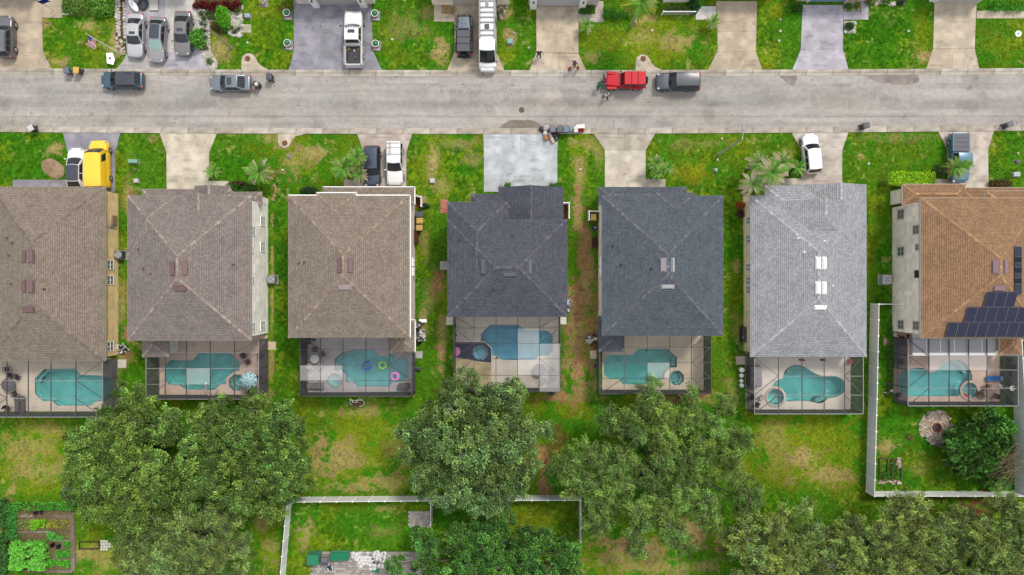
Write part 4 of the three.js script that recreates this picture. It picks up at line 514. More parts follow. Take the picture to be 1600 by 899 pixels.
// a broad live oak: trunk, forking limbs, twigs that reach the crown surface, lobes of leaf sprays
function oak(px, py, rx, ry, hTop, label, o = {}) {
  const hm = hTop * 0.6, cx = X(px, hm), cz = Z(py, hm), RX = rx * S * (1 - hm / FLIGHT), RZ = ry * S * (1 - hm / FLIGHT), base = o.base ?? 0.28 * hTop, mid = hTop - base;
  const t = thing(o.name || 'oak_tree', label, 'tree', [cx, 0, cz], 0, o.group);
  const leaf = o.leaf || C(122, 138, 74), g = o.geo || sprayOak, lobes = [], nl = o.lobes || 34;
  for (let i = 0; i < nl; i++) { // lobe centres over a dome, sunflower order with jitter
    const q = Math.sqrt((i + 0.5) / nl) * 0.9, a = i * 2.39996 + rr(-0.35, 0.35), u = q * Math.cos(a) * rr(0.86, 1.08), v = q * Math.sin(a) * rr(0.86, 1.08), d = Math.min(1, Math.hypot(u, v));
    const y = base + mid * (0.25 + 0.62 * Math.sqrt(Math.max(0, 1 - d * d * 0.92))) * rr(0.72, 1.06), r = (o.lobeR || 1.5) * rr(0.7, 1.25) * (1 - 0.25 * d);
    lobes.push([u * RX, y - r * 0.45, v * RZ, r, rr(0.78, 1.16), rr(-0.08, 0.10)]);
  }
  // trunk and limbs
  const trunkTop = V(rr(-0.3, 0.3), base * 0.9, rr(-0.3, 0.3)); mk('trunk', rod(V(0, -0.05, 0), trunkTop, 0.34, 0.26, 12), barkM, t);
  const lim = [], tw = [];
  const twist = (a, b, r0, r1, list, bend, n = 4) => { let p = a.clone(); for (let k = 1; k <= n; k++) { const q = a.clone().lerp(b, k / n); if (k < n) q.add(V(rr(-bend, bend), rr(-bend, bend) * 0.6, rr(-bend, bend))); list.push(rod(p, q, lerp(r0, r1, (k - 1) / n), lerp(r0, r1, k / n), r0 > 0.06 ? 7 : 5)); p = q; } };
  for (const [x, y, z, r] of lobes) { const fork = trunkTop.clone().lerp(V(x, y, z), 0.4).add(V(0, 0.25, 0)); if (rnd() < 0.55) twist(trunkTop, fork, 0.16, 0.09, lim, 0.22); else fork.copy(trunkTop).lerp(V(x, y, z), 0.55); twist(fork, V(x, y + r * 0.2, z), 0.08, 0.03, lim, 0.2); const nt = o.twigs ?? 7; for (let k = 0; k < nt; k++) { const a = rr(0, 6.283), e = rr(0.1, 1.3); twist(V(x, y, z), V(x + r * 1.12 * Math.cos(a) * Math.cos(e), y + r * rr(0.75, 1.1) * Math.sin(e), z + r * 1.12 * Math.sin(a) * Math.cos(e)), 0.03, 0.01, tw, 0.12, 3); } }
  mk('limb', merge(lim), barkM, t).userData.kind = 'stuff'; mk('twig', merge(tw), o.twigM || twigM, t).userData.kind = 'stuff';
  const spots = [], total = lobes.reduce((q, l) => q + l[3] ** 2, 0);
  for (const [x, y, z, r, k, w] of lobes) { // tufts of sprays stand on each lobe; twiggy trees carry them along the branchlets
    const cnt = (o.feather ? 0.62 : 0.72) * (o.n || 15000) * r * r / total, nt = Math.max(6, Math.round(r * r * (o.feather ? 9 : 7.5))), per = Math.round(cnt / nt);
    for (let q = 0; q < nt; q++) {
      const a = q * 2.39996 + rr(-0.4, 0.4), e = Math.asin(clamp(lerp(1, -0.3, (q + 0.5) / nt) + rr(-0.08, 0.08), -1, 1)), d = V(Math.cos(a) * Math.cos(e), Math.sin(e) * 0.85, Math.sin(a) * Math.cos(e)), far = rr(0.85, 1.12), tone = k * (o.feather ? rr(0.5, 1.6) : rr(0.5, 1.45)), hue = w + rr(-0.08, 0.1), R = (o.tuft || 0.34) * rr(0.75, 1.25);
      for (let i = 0; i < per; i++) {
        let px_, py_, pz_; if (o.feather) { const u = Math.pow(rnd(), 0.7), L = lerp(0.35, 1.22, u) * far * r, jr = R * lerp(0.75, 0.28, u); px_ = x + d.x * L + (rnd() + rnd() - 1) * jr; py_ = y + d.y * L + (rnd() + rnd() - 1) * jr * 0.8 - 0.12 * u * u * r; pz_ = z + d.z * L + (rnd() + rnd() - 1) * jr; }
        else { px_ = x + d.x * r * far + (rnd() + rnd() - 1) * R * 1.5; py_ = y + d.y * r * far + (rnd() + rnd() - 1) * R * 0.9; pz_ = z + d.z * r * far + (rnd() + rnd() - 1) * R * 1.5; }
        spots.push([px_, Math.max(0.3, py_), pz_, rr(0.7, 1.25) * (o.leafScale || 1), shade(leaf, tone * (rnd() < 0.3 ? rr(1.2, 1.9) : rr(0.5, 1.1)), hue + rr(-0.06, 0.06))]);
      }
    }
  }
  foliage('crown', g, spots, t); return t;
}
const G1 = C(134, 174, 80), G2 = C(134, 172, 98), G3 = C(140, 180, 88), G4 = C(162, 190, 102), G5 = C(100, 160, 70), G6 = C(98, 156, 68);
oak(216, 722, 118, 120, 9.2, 'broad oak crown beside the vegetable plot fence', { leaf: G1, lobes: 52, n: 17000, lobeR: 1.35 });
oak(392, 704, 114, 104, 9.4, 'broad oak behind the parasol pool cage', { leaf: shade(G1, 0.92, -0.04), lobes: 46, n: 15500, lobeR: 1.35 });
oak(290, 856, 122, 84, 8.2, 'thin-leaved oak south of the twin oaks', { leaf: shade(G4, 0.86, -0.04), lobes: 34, n: 12500, twigs: 12, geo: sprayFine, feather: true });
oak(742, 696, 122, 112, 9.5, 'rounded grey green oak behind the steel blue pool', { leaf: G2, lobes: 54, n: 18000, lobeR: 1.4 });
oak(1034, 735, 178, 140, 9.4, 'wide twiggy oak with pale branches showing', { leaf: G3, lobes: 66, n: 23000, twigs: 16, geo: sprayFine, feather: true, lobeR: 1.5, twigM: std(new THREE.Color().setRGB(0.30, 0.30, 0.2)) });
oak(772, 880, 164, 76, 7.5, 'dense green oak over the paver patio edge', { leaf: G5, lobes: 52, n: 16500, lobeR: 1.3 });
oak(1218, 872, 108, 98, 8.8, 'olive crown of the tree row nearest the wide twiggy oak', { leaf: G4, lobes: 36, n: 13000, twigs: 12, geo: sprayFine, feather: true, lobeR: 1.45 });
oak(1385, 866, 118, 104, 9.2, 'olive crown in the middle of the tree row outside the white fence corner', { leaf: shade(G4, 0.94, 0.0), lobes: 40, n: 14500, twigs: 12, geo: sprayFine, feather: true, lobeR: 1.45 });
oak(1548, 874, 112, 100, 9.0, 'olive green crown in the tree row beside the bare red brown soil', { leaf: shade(G4, 0.9, -0.06), lobes: 38, n: 14000, twigs: 10, geo: sprayFine, feather: true, lobeR: 1.45 });
oak(1532, 700, 47, 54, 4.2, 'glossy dark green garden tree beside the brush pile', { leaf: G6, lobes: 26, n: 8000, twigs: 4, geo: sprayBig, lobeR: 1.0, base: 0.6 });

// shrubs: a clump of leaf sprays on a short stem
function shrub(px, py, rx, ry, h, c, label, o = {}) {
  const x = X(px, h * 0.6), z = Z(py, h * 0.6), RX = rx * S, RZ = ry * S, t = thing(o.name || 'shrub', label, o.cat || 'shrub', [x, 0, z], 0, o.group), spots = [], n = o.n || Math.round(90 * RX * RZ * 3.1 + 40);
  mk('stem', rod(V(0, -0.03, 0), V(0, h * 0.6, 0), 0.05, 0.03, 6), barkM, t);
  for (let i = 0; i < n; i++) { const a = rr(0, 6.283), q = Math.sqrt(rnd()), d = o.square ? 0 : q; let u = Math.cos(a) * q, v = Math.sin(a) * q; if (o.square) { u = rr(-1, 1); v = rr(-1, 1); const q1 = vn(u * RX * 2.2 + px, v * RZ * 2.2 + py, 71); if (!o.shell && (q1 < 0.3 || Math.max(Math.abs(u), Math.abs(v)) > 0.72 + 0.5 * q1)) { if (i < n) continue; } } const top = h * (o.square ? 1 : Math.sqrt(1 - d * d * 0.9)), y = Math.max(0.05, top * (o.shell ? rr(0.75, 1) : rr(0.25, 1))); const k = rr(0.7, 1.25) * 1.5; spots.push([u * RX, y, v * RZ, rr(0.8, 1.3) * (o.ls || 1), shade(c, k, rr(-0.1, 0.1))]); }
  foliage('leaves', o.geo || sprayHedge, spots, t); return t;
}
const GR = { mid: C(96, 142, 62), deep: C(62, 112, 44), lime: C(138, 184, 44), dark: C(52, 84, 48), red: C(112, 40, 44), bright: C(92, 172, 50) };
shrub(1422, 280, 34, 9, 1.5, C(176, 226, 50), 'long clipped lime green hedge at the terracotta house corner', { name: 'hedge', cat: 'hedge', square: true, shell: true, n: 1900, ls: 1.2 });
shrub(1470, 267, 8, 10, 0.9, C(84, 116, 60), 'dark round shrub beside the blue pickup', { n: 220 });
shrub(870, 745, 14, 15, 1.4, C(110, 184, 56), 'bright green bush between two oaks behind the fence', { n: 420, geo: sprayOak });
shrub(482, 298, 14, 6, 1.0, GR.dark, 'dark shrub at the taupe house corner', { n: 260 }); shrub(789.5, 290, 8.5, 3.4, 0.8, C(84, 142, 40), 'small clipped hedge between the porch roof and the pale driveway', { square: true, n: 180, name: 'hedge', cat: 'hedge' }); shrub(867, 290, 8.5, 3.4, 0.8, C(78, 136, 38), 'small clipped hedge at the garage corner facing the blue slate house', { square: true, n: 180, name: 'hedge', cat: 'hedge' });
shrub(378, 293, 24, 5, 0.8, C(76, 128, 52), 'low green planting before the porch of the plum roofed house', { square: true, n: 420 }); shrub(372, 287, 14, 4, 0.9, C(90, 66, 50), 'dark mulched planting by the cream driveway', { n: 160 });
shrub(1566, 286, 18, 6, 1.0, C(112, 88, 58), 'reddish brown shrub at the terracotta house front', { n: 260 }); shrub(1222, 262, 22, 14, 1.1, C(74, 110, 44), 'dark planting between the palms and the white hatchback', { n: 480 });
shrub(1158, 320, 6, 6, 0.8, C(170, 92, 40), 'small shrub with orange blooms at the pale grey house corner', { n: 130 }); shrub(1158, 334, 5, 5, 0.7, C(96, 70, 60), 'small wine coloured shrub next to the orange blooms', { n: 110 });
shrub(1247, 11, 8, 7, 0.8, GR.deep, 'round green shrub beside the blue garage door', { n: 160 }); shrub(1328, 9, 6, 5, 0.8, GR.mid, 'round shrub in the bed with the white rocks by the lilac walk', { n: 130 }); shrub(1341, 8, 3.5, 6, 0.8, C(140, 150, 50), 'narrow yellow green shrub beside the lilac walk', { n: 90 }); shrub(1329, 40, 6, 6, 0.8, GR.deep, 'round shrub in the lone white rock bed', { n: 140 });
shrub(1570, 9, 34, 8, 0.9, GR.bright, 'low bright hedge along the beige front walk', { n: 560, square: true, name: 'hedge', cat: 'hedge' }); shrub(1362, 2, 9, 4, 0.7, C(120, 150, 60), 'small shrub among white rocks by the lilac walk', { n: 90 }); shrub(1385, 1, 8, 4, 0.7, GR.mid, 'green shrub among the white rocks by the house wall', { n: 90 }); shrub(1410, 2, 8, 4, 0.7, GR.dark, 'dark shrub at the end of the white rock bed', { n: 90 });
shrub(965, 20, 24, 8, 0.8, C(64, 128, 40), 'low dark green hedge by the pink beige walk', { n: 420, square: true }); shrub(917, 17, 12, 4.5, 0.6, C(80, 132, 52), 'green planting in the corner of the pink beige walk', { n: 160, square: true }); shrub(1085, 8, 7, 9, 1.2, C(60, 112, 50), 'dark spiky shrub beside the white steps', { n: 150, geo: sprayBig });
shrub(1060, 14, 22, 4, 0.7, C(108, 128, 80), 'row of small grey green shrubs before the white balustrade', { n: 260, square: true });
shrub(120, 8, 24, 12, 1.0, C(120, 160, 70), 'feathery green planting behind the curved white edging', { n: 420, geo: sprayFine }); shrub(155, 10, 20, 14, 1.0, C(108, 158, 54), 'leafy green planting beside the red bed', { n: 360, geo: sprayOak }); shrub(133, 4, 8, 5, 0.6, C(116, 62, 52), 'low reddish plant inside the white edging', { n: 90 });
// the rock garden east of the silver sedans
for (const [x, y] of [[306, 8], [315, 5], [324, 8], [333, 6], [343, 9], [352, 5], [361, 8], [369, 5], [330, 12], [350, 13], [364, 11]]) shrub(x, y, 6, 5, 0.7, GR.red, 'dark red bushy plant in the white rock garden', { n: 100, group: 'dark red plants in the rock garden' });
for (const [x, y] of [[314, 21], [324, 20], [332, 21], [318, 28], [327, 27], [334, 28], [369, 18], [373, 15]]) shrub(x, y, 4, 3.4, 0.4, C(92, 118, 60), 'small green plant set in pale gravel', { n: 44, group: 'small green plants set in gravel' });
for (const [x, y] of [[320, 38], [320, 48], [321, 58], [319, 69], [322, 75], [314, 46], [314, 58], [314, 36], [316, 76], [362, 43], [368, 48], [364, 50], [372, 44]]) shrub(x, y, 2.2, 2.2, 0.3, C(104, 122, 92), 'tiny succulent rosette between white stones', { n: 20, group: 'tiny succulents between white stones' });
shrub(346, 24, 7, 14, 2.2, C(104, 180, 40), 'tall bright lime shrub in the rock garden', { n: 420, geo: sprayOak }); shrub(350, 41, 6, 6, 0.9, C(70, 150, 70), 'round green shrub next to the lime shrub', { n: 150 }); shrub(336, 40, 9, 7, 0.6, C(120, 120, 60), 'mixed flowers beside the street lamp head', { n: 160 }); shrub(305, 58, 8, 14, 2.0, C(100, 168, 58), 'airy young tree leaning over the grey sedan', { name: 'young_tree', cat: 'tree', n: 170, geo: sprayOak }); shrub(326, 96, 4, 5, 0.5, C(96, 130, 70), 'small plant in the stone ring at the driveway mouth', { n: 50 });
shrub(445, 10, 14, 9, 0.5, C(140, 150, 50), 'yellowing low plants by the slate driveway', { n: 160 });
for (const [x, y, w, h, n] of [[1398, 735, 9, 14, 140], [1383, 745, 8, 8, 110]]) shrub(x, y, w, h, 0.5, C(88, 140, 50), 'weedy greens inside the timber bed', { n, group: 'weedy greens in the timber bed' });
shrub(1392, 560, 5, 60, 0.5, C(80, 132, 40), 'weedy strip between the white fence and the turquoise pool cage', { n: 480 });
shrub(1572, 668, 17, 14, 2.2, C(96, 168, 66), 'leafy bush behind the brush pile', { n: 520, geo: sprayBig }); shrub(1560, 757, 20, 8, 1.4, C(100, 172, 66), 'leafy bush between the brush pile and the white fence', { n: 420, geo: sprayBig });
shrub(664, 322, 6, 4, 0.5, GR.dark, 'dark ferns by the red mulch corner', { n: 90 });

// ---------------------------------------------------------------- palms
const rachisM = std(C(150, 160, 90));
function frondGeo(L, droop, n, w, s) {
  const pos = []; const pt = (u) => V(L * u * (1 - 0.18 * droop * u), 0.42 * L * u * (1 - u * (0.9 + droop)), 0);
  const tri = (a, b, c) => pos.push(a.x, a.y, a.z, b.x, b.y, b.z, c.x, c.y, c.z);
  for (let k = 0; k < 8; k++) { const a = pt(k / 8), b = pt((k + 1) / 8), r = 0.025 * (1 - k / 10); tri(a.clone().add(V(0, 0, r)), a.clone().add(V(0, 0, -r)), b); tri(a.clone().add(V(0, r, 0)), a.clone().add(V(0, -r, 0)), b); }
  for (let i = 0; i < n; i++) for (const sd of [-1, 1]) { const u = 0.1 + 0.88 * i / n, a = pt(u), len = w * Math.sin(Math.PI * (0.12 + 0.82 * u)) * (0.85 + 0.3 * hash(i, sd + 2, s)), d = V(0.75 + 0.3 * u, -0.1 - 0.3 * hash(i, 3 + sd, s), sd * (1.15 - 0.5 * u)).normalize(), tip = a.clone().addScaledVector(d, len), mid = a.clone().addScaledVector(d, len * 0.45), q = V(0.022, 0.006, -0.006 * sd); tri(a, mid.clone().add(q), tip); tri(a, tip, mid.clone().sub(q)); }
  const g = new THREE.BufferGeometry(); g.setAttribute('position', new THREE.Float32BufferAttribute(pos, 3)); g.computeVertexNormals(); return g;
}
const frondM = [C(132, 204, 74), C(114, 188, 64), C(160, 214, 94), C(174, 208, 110)].map((c) => { const m = leafM.clone(); m.color = c; return m; }), dryM = [C(236, 226, 190), C(220, 206, 170)].map((c) => { const m = leafM.clone(); m.color = c; return m; }), yelM = [C(176, 190, 60), C(196, 186, 60)].map((c) => { const m = leafM.clone(); m.color = c; return m; });
const FR = [frondGeo(1, 0.35, 22, 0.2, 1), frondGeo(1, 0.7, 22, 0.19, 2), frondGeo(1, 1.0, 20, 0.18, 3)];
function palm(px, py, h, L, label, o = {}) {
  const x = X(px, h), z = Z(py, h), t = thing('palm_tree', label, 'palm', [x, 0, z]), g = []; let p = V(0, -0.05, 0); const nseg = Math.max(3, Math.round(h * 2));
  for (let k = 1; k <= nseg; k++) { const q = V(0, h * k / nseg, 0); g.push(rod(p, q, o.r || 0.16, (o.r || 0.16) * 0.86, 9)); p = q; }
  mk('trunk', merge(g), o.bark || std(C(150, 136, 118), { map: T.wood }), t);
  const n = Math.round((o.n || 20) * 1.5); for (let i = 0; i < n; i++) { const ring = i / n, old = ring > (o.old ?? 0.72), m = mk('frond', FR[ring < 0.3 ? 0 : ring < 0.7 ? 1 : 2], old ? (o.yellow ? yelM : dryM)[i % 2] : frondM[(i * 7) % 4], t); m.position.set(0, h, 0); m.rotation.order = 'YXZ'; m.rotation.y = i * 2.39996 + rr(-0.2, 0.2); m.rotation.z = lerp(1.15, -0.12, Math.pow(ring, 0.55)) + rr(-0.08, 0.08); m.scale.setScalar(L * rr(0.82, 1.12)); }
  return t;
}
palm(333, 268, 1.0, 1.1, 'small palm beside the cream driveway', { n: 14, old: 0.9, r: 0.1 }); palm(404, 269, 2.6, 1.75, 'palm with dry lower fronds before the plum roofed house', { n: 24, old: 0.66 }); palm(537, 263, 2.8, 1.55, 'bright green palm standing apart from the dark blue car', { n: 26, old: 0.78 }); palm(557, 246, 2.9, 1.35, 'green palm beside the tail of the dark blue car', { n: 24, old: 0.72 }); palm(562, 273, 1.8, 1.2, 'pale dry palm over the hood of the dark blue car', { n: 18, old: 0.3 });
palm(1025, 255, 2.0, 1.1, 'yellow green palm on the lawn by the two-tone driveway', { n: 20, old: 0.6 }); palm(1027, 272, 1.6, 0.9, 'low palm touching the two-tone driveway walk', { n: 16, old: 0.8 }); palm(1044, 262, 1.8, 0.95, 'dark spreading palm away from the two-tone driveway', { n: 14, old: 0.85 });
palm(1206, 270, 5.6, 1.9, 'tall palm with pale drooping fronds over the silver grey roof corner', { n: 18, old: 0.45, r: 0.2 }); palm(1176, 288, 4.4, 1.6, 'greyish drooping palm at the silver roof corner nearest the blue slate house', { n: 14, old: 0.25 }); palm(1222, 254, 3.6, 1.5, 'pale palm between the tall palm and the white hatchback', { n: 14, old: 0.4 }); palm(1186, 256, 3.8, 1.6, 'palm half hidden behind the tall drooping palm', { n: 18, old: 0.5 }); palm(1247, 262, 1.6, 1.15, 'fresh green palm touching the white hatchback', { n: 16, old: 0.95 });
palm(1494, 262, 3.0, 1.5, 'spiky yellow green palm over the blue pickup', { n: 22, old: 0.55, yellow: true }); palm(1512, 258, 3.2, 0.8, 'small green palm head over the blue pickup cab', { n: 14, old: 0.9 });
palm(1003, 4, 6.4, 2.3, 'tall palm with yellowing fronds on a thin pale trunk', { n: 18, old: 0.6, yellow: true, r: 0.13, bark: std(C(190, 186, 180)) }); palm(916, 40, 1.0, 1.1, 'small palm at the corner of the pink beige walk', { n: 16, old: 0.7, r: 0.1 }); palm(1114, 34, 1.2, 1.1, 'spiky palm beside the white steps', { n: 16, old: 0.5, r: 0.1 });
console.log('plants ready');
// ---------------------------------------------------------------- white vinyl fences
const panelG = {};
function fence(label, runs, h = 1.83, skipLast = false) { // runs: list of polylines in survey pixels at ground level
  const o = P(...runs[0][0]), t = thing('fence', label, 'fence', [o.x, 0, o.z]);
  const vm = [MAT.vinyl, std(new THREE.Color().setRGB(0.58, 0.59, 0.61), { roughness: 0.5 }), std(new THREE.Color().setRGB(0.65, 0.655, 0.665), { roughness: 0.5 })];
  for (const run of runs) for (let k = 0; k < run.length - 1; k++) {
    const a = P(...run[k]), b = P(...run[k + 1]), L = a.distanceTo(b), n = Math.max(1, Math.round(L / 1.82)), ang = -Math.atan2(b.z - a.z, b.x - a.x);
    for (let i = 0; i <= n; i++) {
      const p = a.clone().lerp(b, i / n); if (i < n || k === run.length - 2) { const ps = mw('post', merge([box(0.13, h + 0.06, 0.13, p.x, (h + 0.06) / 2 - 0.02, p.z, ang)]), MAT.white, t); mw('post_cap', new THREE.ConeGeometry(0.115, 0.07, 4).rotateY(Math.PI / 4 + ang).translate(p.x, h + 0.075, p.z), MAT.white, ps); }
      if (i === n) continue; const q = a.clone().lerp(b, (i + 0.5) / n), w = L / n - 0.13, kk = w.toFixed(2);
      panelG[kk] ||= merge([...Array.from({ length: 6 }, (_, j) => box(w / 6 - 0.008, h - 0.2, 0.035, -w / 2 + w / 12 + j * w / 6, h / 2, 0)), box(w, 0.1, 0.05, 0, 0.1, 0), box(w, 0.1, 0.06, 0, h - 0.05, 0)]);
      const m = mk('panel', panelG[kk], vm[Math.floor(hash(i, k, 71) * 3)], t); m.position.set(q.x - o.x, 0, q.z - o.z); m.rotation.y = ang;
    }
  }
  return t;
}
fence('white vinyl fence round the yard with the fire pit', [[[1393, 475], [1360, 475], [1357, 620], [1353, 768], [1480, 768], [1586, 768], [1584, 640], [1578, 530]]]);
fence('white vinyl fence round the paver patio yard', [[[443, 930], [455, 790], [458, 777], [680, 775], [905, 774], [905, 838]], [[676, 777], [675.5, 812]]]);
// ---------------------------------------------------------------- vegetable plot
{
  const tim = [MAT.timber, std(new THREE.Color().setRGB(0.28, 0.22, 0.17), { map: T.wood }), std(new THREE.Color().setRGB(0.36, 0.3, 0.25), { map: T.wood })];
  place('garden_soil', slab(M2([[14, 790], [115, 790], [116, 893], [16, 893]]), [], 0.02, null), MAT.soil, 'brown soil of the vegetable plot');
  const board = (pts, label, w = 0.1, h = 0.22, m = 0) => { const o = P(...pts[0]), t = thing('timber_edging', label, 'edging', [o.x, 0, o.z]); for (let k = 0; k < pts.length - 1; k++) { const a = P(...pts[k]), b = P(...pts[k + 1]), n = Math.max(1, Math.round(a.distanceTo(b) / 2)); for (let i = 0; i < n; i++) mw('board', bar(a.clone().lerp(b, (i + 0.005) / n).setY(h / 2), a.clone().lerp(b, (i + 0.995) / n).setY(h / 2), w, h), tim[(i + m) % 3], t); } };
  board([[112, 800], [113, 820], [114, 850], [114, 893]], 'weathered timber edge along the oak side of the vegetable plot', 0.5, 0.12, 1); board([[22, 806], [112, 807]], 'pale plank across the bare soil of the vegetable plot', 0.32, 0.08, 2); board([[22, 831], [112, 831]], 'dark plank between the lime patch and the seedling row', 0.25, 0.14, 1); board([[22, 843], [112, 845]], 'dark plank between the seedling row and the leafy mound', 0.25, 0.14, 0); board([[84, 873], [112, 874]], 'short plank between the two narrow green beds', 0.2, 0.14, 1); board([[40, 893], [114, 893]], 'timber edge beside the green netting', 0.3, 0.14, 0);
  const veg = (x, y, w, h, ht, c, label, n, g) => shrub(x, y, w, h, ht, c, label, { name: 'vegetable_bed', cat: 'vegetables', n, square: true, geo: g || sprayHedge });
  veg(45, 868, 28, 22, 0.9, C(108, 190, 66), 'dense mound of bright green leafy vegetables', 1500, spray(7, 0.18, 0.08, 0.2, 9)); veg(59, 821, 12, 8, 0.5, C(136, 210, 40), 'square lime green salad patch', 320); veg(92, 881, 18, 6, 0.35, C(96, 200, 50), 'narrow bright green bed at the timber corner', 300); veg(98, 866, 12, 5, 0.3, C(92, 184, 56), 'narrow green bed between the short plank and the dark pots', 200); veg(103, 851, 7, 4.5, 0.3, C(90, 180, 60), 'small green bed beside the dark pots', 120); veg(85, 838, 12, 4, 0.4, C(96, 180, 74), 'leafy greens in the seedling row', 170, sprayOak); veg(40, 838, 14, 3, 0.25, C(112, 140, 70), 'sparse seedlings between the dark planks', 70); veg(92, 820, 18, 6, 0.25, C(170, 172, 70), 'yellowing low crop beside the lime patch', 220); veg(35, 820, 10, 7, 0.3, C(140, 170, 80), 'thin pale crop beside the plot hedge', 120); veg(66, 791, 46, 4, 0.7, C(90, 168, 58), 'leafy climbers along the plot edge facing the pools', 520, sprayOak); veg(18, 815, 5, 26, 0.7, C(74, 150, 62), 'leafy climbers along the side edge of the plot', 380, sprayOak); veg(35, 799, 14, 6, 0.3, C(140, 140, 70), 'straggly plants between the pale plank and the climbers', 120); veg(3, 840, 5, 60, 1.2, C(70, 120, 54), 'hedge outside the vegetable plot fence', 700, sprayOak);
  for (const [x, y, c, l] of [[58, 800, [60, 44, 46], 'dark pot plant beside the bare soil'], [66, 799, [86, 66, 70], 'grey brown pot plant beside the bare soil'], [84, 851, [40, 32, 36], 'dark plant pots beside the small green bed'], [93, 853, [50, 40, 44], 'dark round pot next to the small green bed']]) { const p = P(x, y), t = thing('plant_pot', l, 'pot', [p.x, 0, p.z]); mk('pot', new THREE.LatheGeometry([[0.0, 0], [0.16, 0], [0.22, 0.3], [0.24, 0.3], [0.24, 0.33], [0.19, 0.33], [0.18, 0.26], [0, 0.26]].map((q) => new THREE.Vector2(...q)), 16), std(C(...c)), t); foliage('leaves', sprayHedge, Array.from({ length: 14 }, () => [rr(-0.14, 0.14), rr(0.28, 0.5), rr(-0.14, 0.14), 1, shade(C(...c), rr(0.9, 1.6))]), t); }
  // netting fence on posts
  const net = new THREE.MeshStandardMaterial({ color: C(150, 190, 172), transparent: true, opacity: 0.5, roughness: 0.8 });
  const o = P(9, 840), t = thing('net_fence', 'low green netting fence on thin posts round the vegetable plot', 'netting', [o.x, 0, o.z]);
  const ring = [[38, 786], [116, 790]], r2 = [[10, 822], [10, 893], [20, 898], [118, 897]], r3 = [[10, 822], [10, 786], [38, 786]];
  for (const run of [ring, r2, r3]) for (let k = 0; k < run.length - 1; k++) { const a = P(...run[k]), b = P(...run[k + 1]), n = Math.max(1, Math.round(a.distanceTo(b) / 1.8)); for (let i = 0; i < n; i++) { const p = a.clone().lerp(b, i / n), q = a.clone().lerp(b, (i + 1) / n), d = q.clone().sub(p), g = new THREE.PlaneGeometry(d.length(), 1.0); g.rotateX(-0.35); g.rotateY(-Math.atan2(d.z, d.x)); const c = p.clone().add(q).multiplyScalar(0.5); g.translate(c.x, 0.5, c.z); mw('net', g, net, t); mw('post', rod(p, p.clone().setY(1.05), 0.025), MAT.timber, t); } }
  // cold frame and paver pile
  const cf = P(140, 852), cft = thing('cold_frame', 'empty timber frame on the grass beside the white pavers', 'timber frame', [cf.x, 0, cf.z]); const w = 31 * S, d = 11 * S; for (const [a, b, c, e] of [[w, 0.05, 0, d / 2], [w, 0.05, 0, -d / 2], [0.05, d, w / 2, 0], [0.05, d, -w / 2, 0]]) mk('board', box(a, 0.2, b, c, 0.1, e), std(C(120, 112, 96), { map: T.wood }), cft);
  const pv = P(165, 852), pvt = thing('paver_stack', 'small square of loose white pavers on the grass', 'pavers', [pv.x, 0, pv.z]); for (let i = 0; i < 4; i++) for (let j = 0; j < 4; j++) { if (hash(i, j, 55) < 0.1) continue; const m = mk('paver', rbox(0.25, 0.08, 0.25, 0.015), conc(240, 236, 226), pvt); m.position.set((i - 1.5) * 0.3 + rr(-0.02, 0.02), 0.05, (j - 1.5) * 0.3 + rr(-0.02, 0.02)); m.rotation.y = rr(-0.15, 0.15); }
}
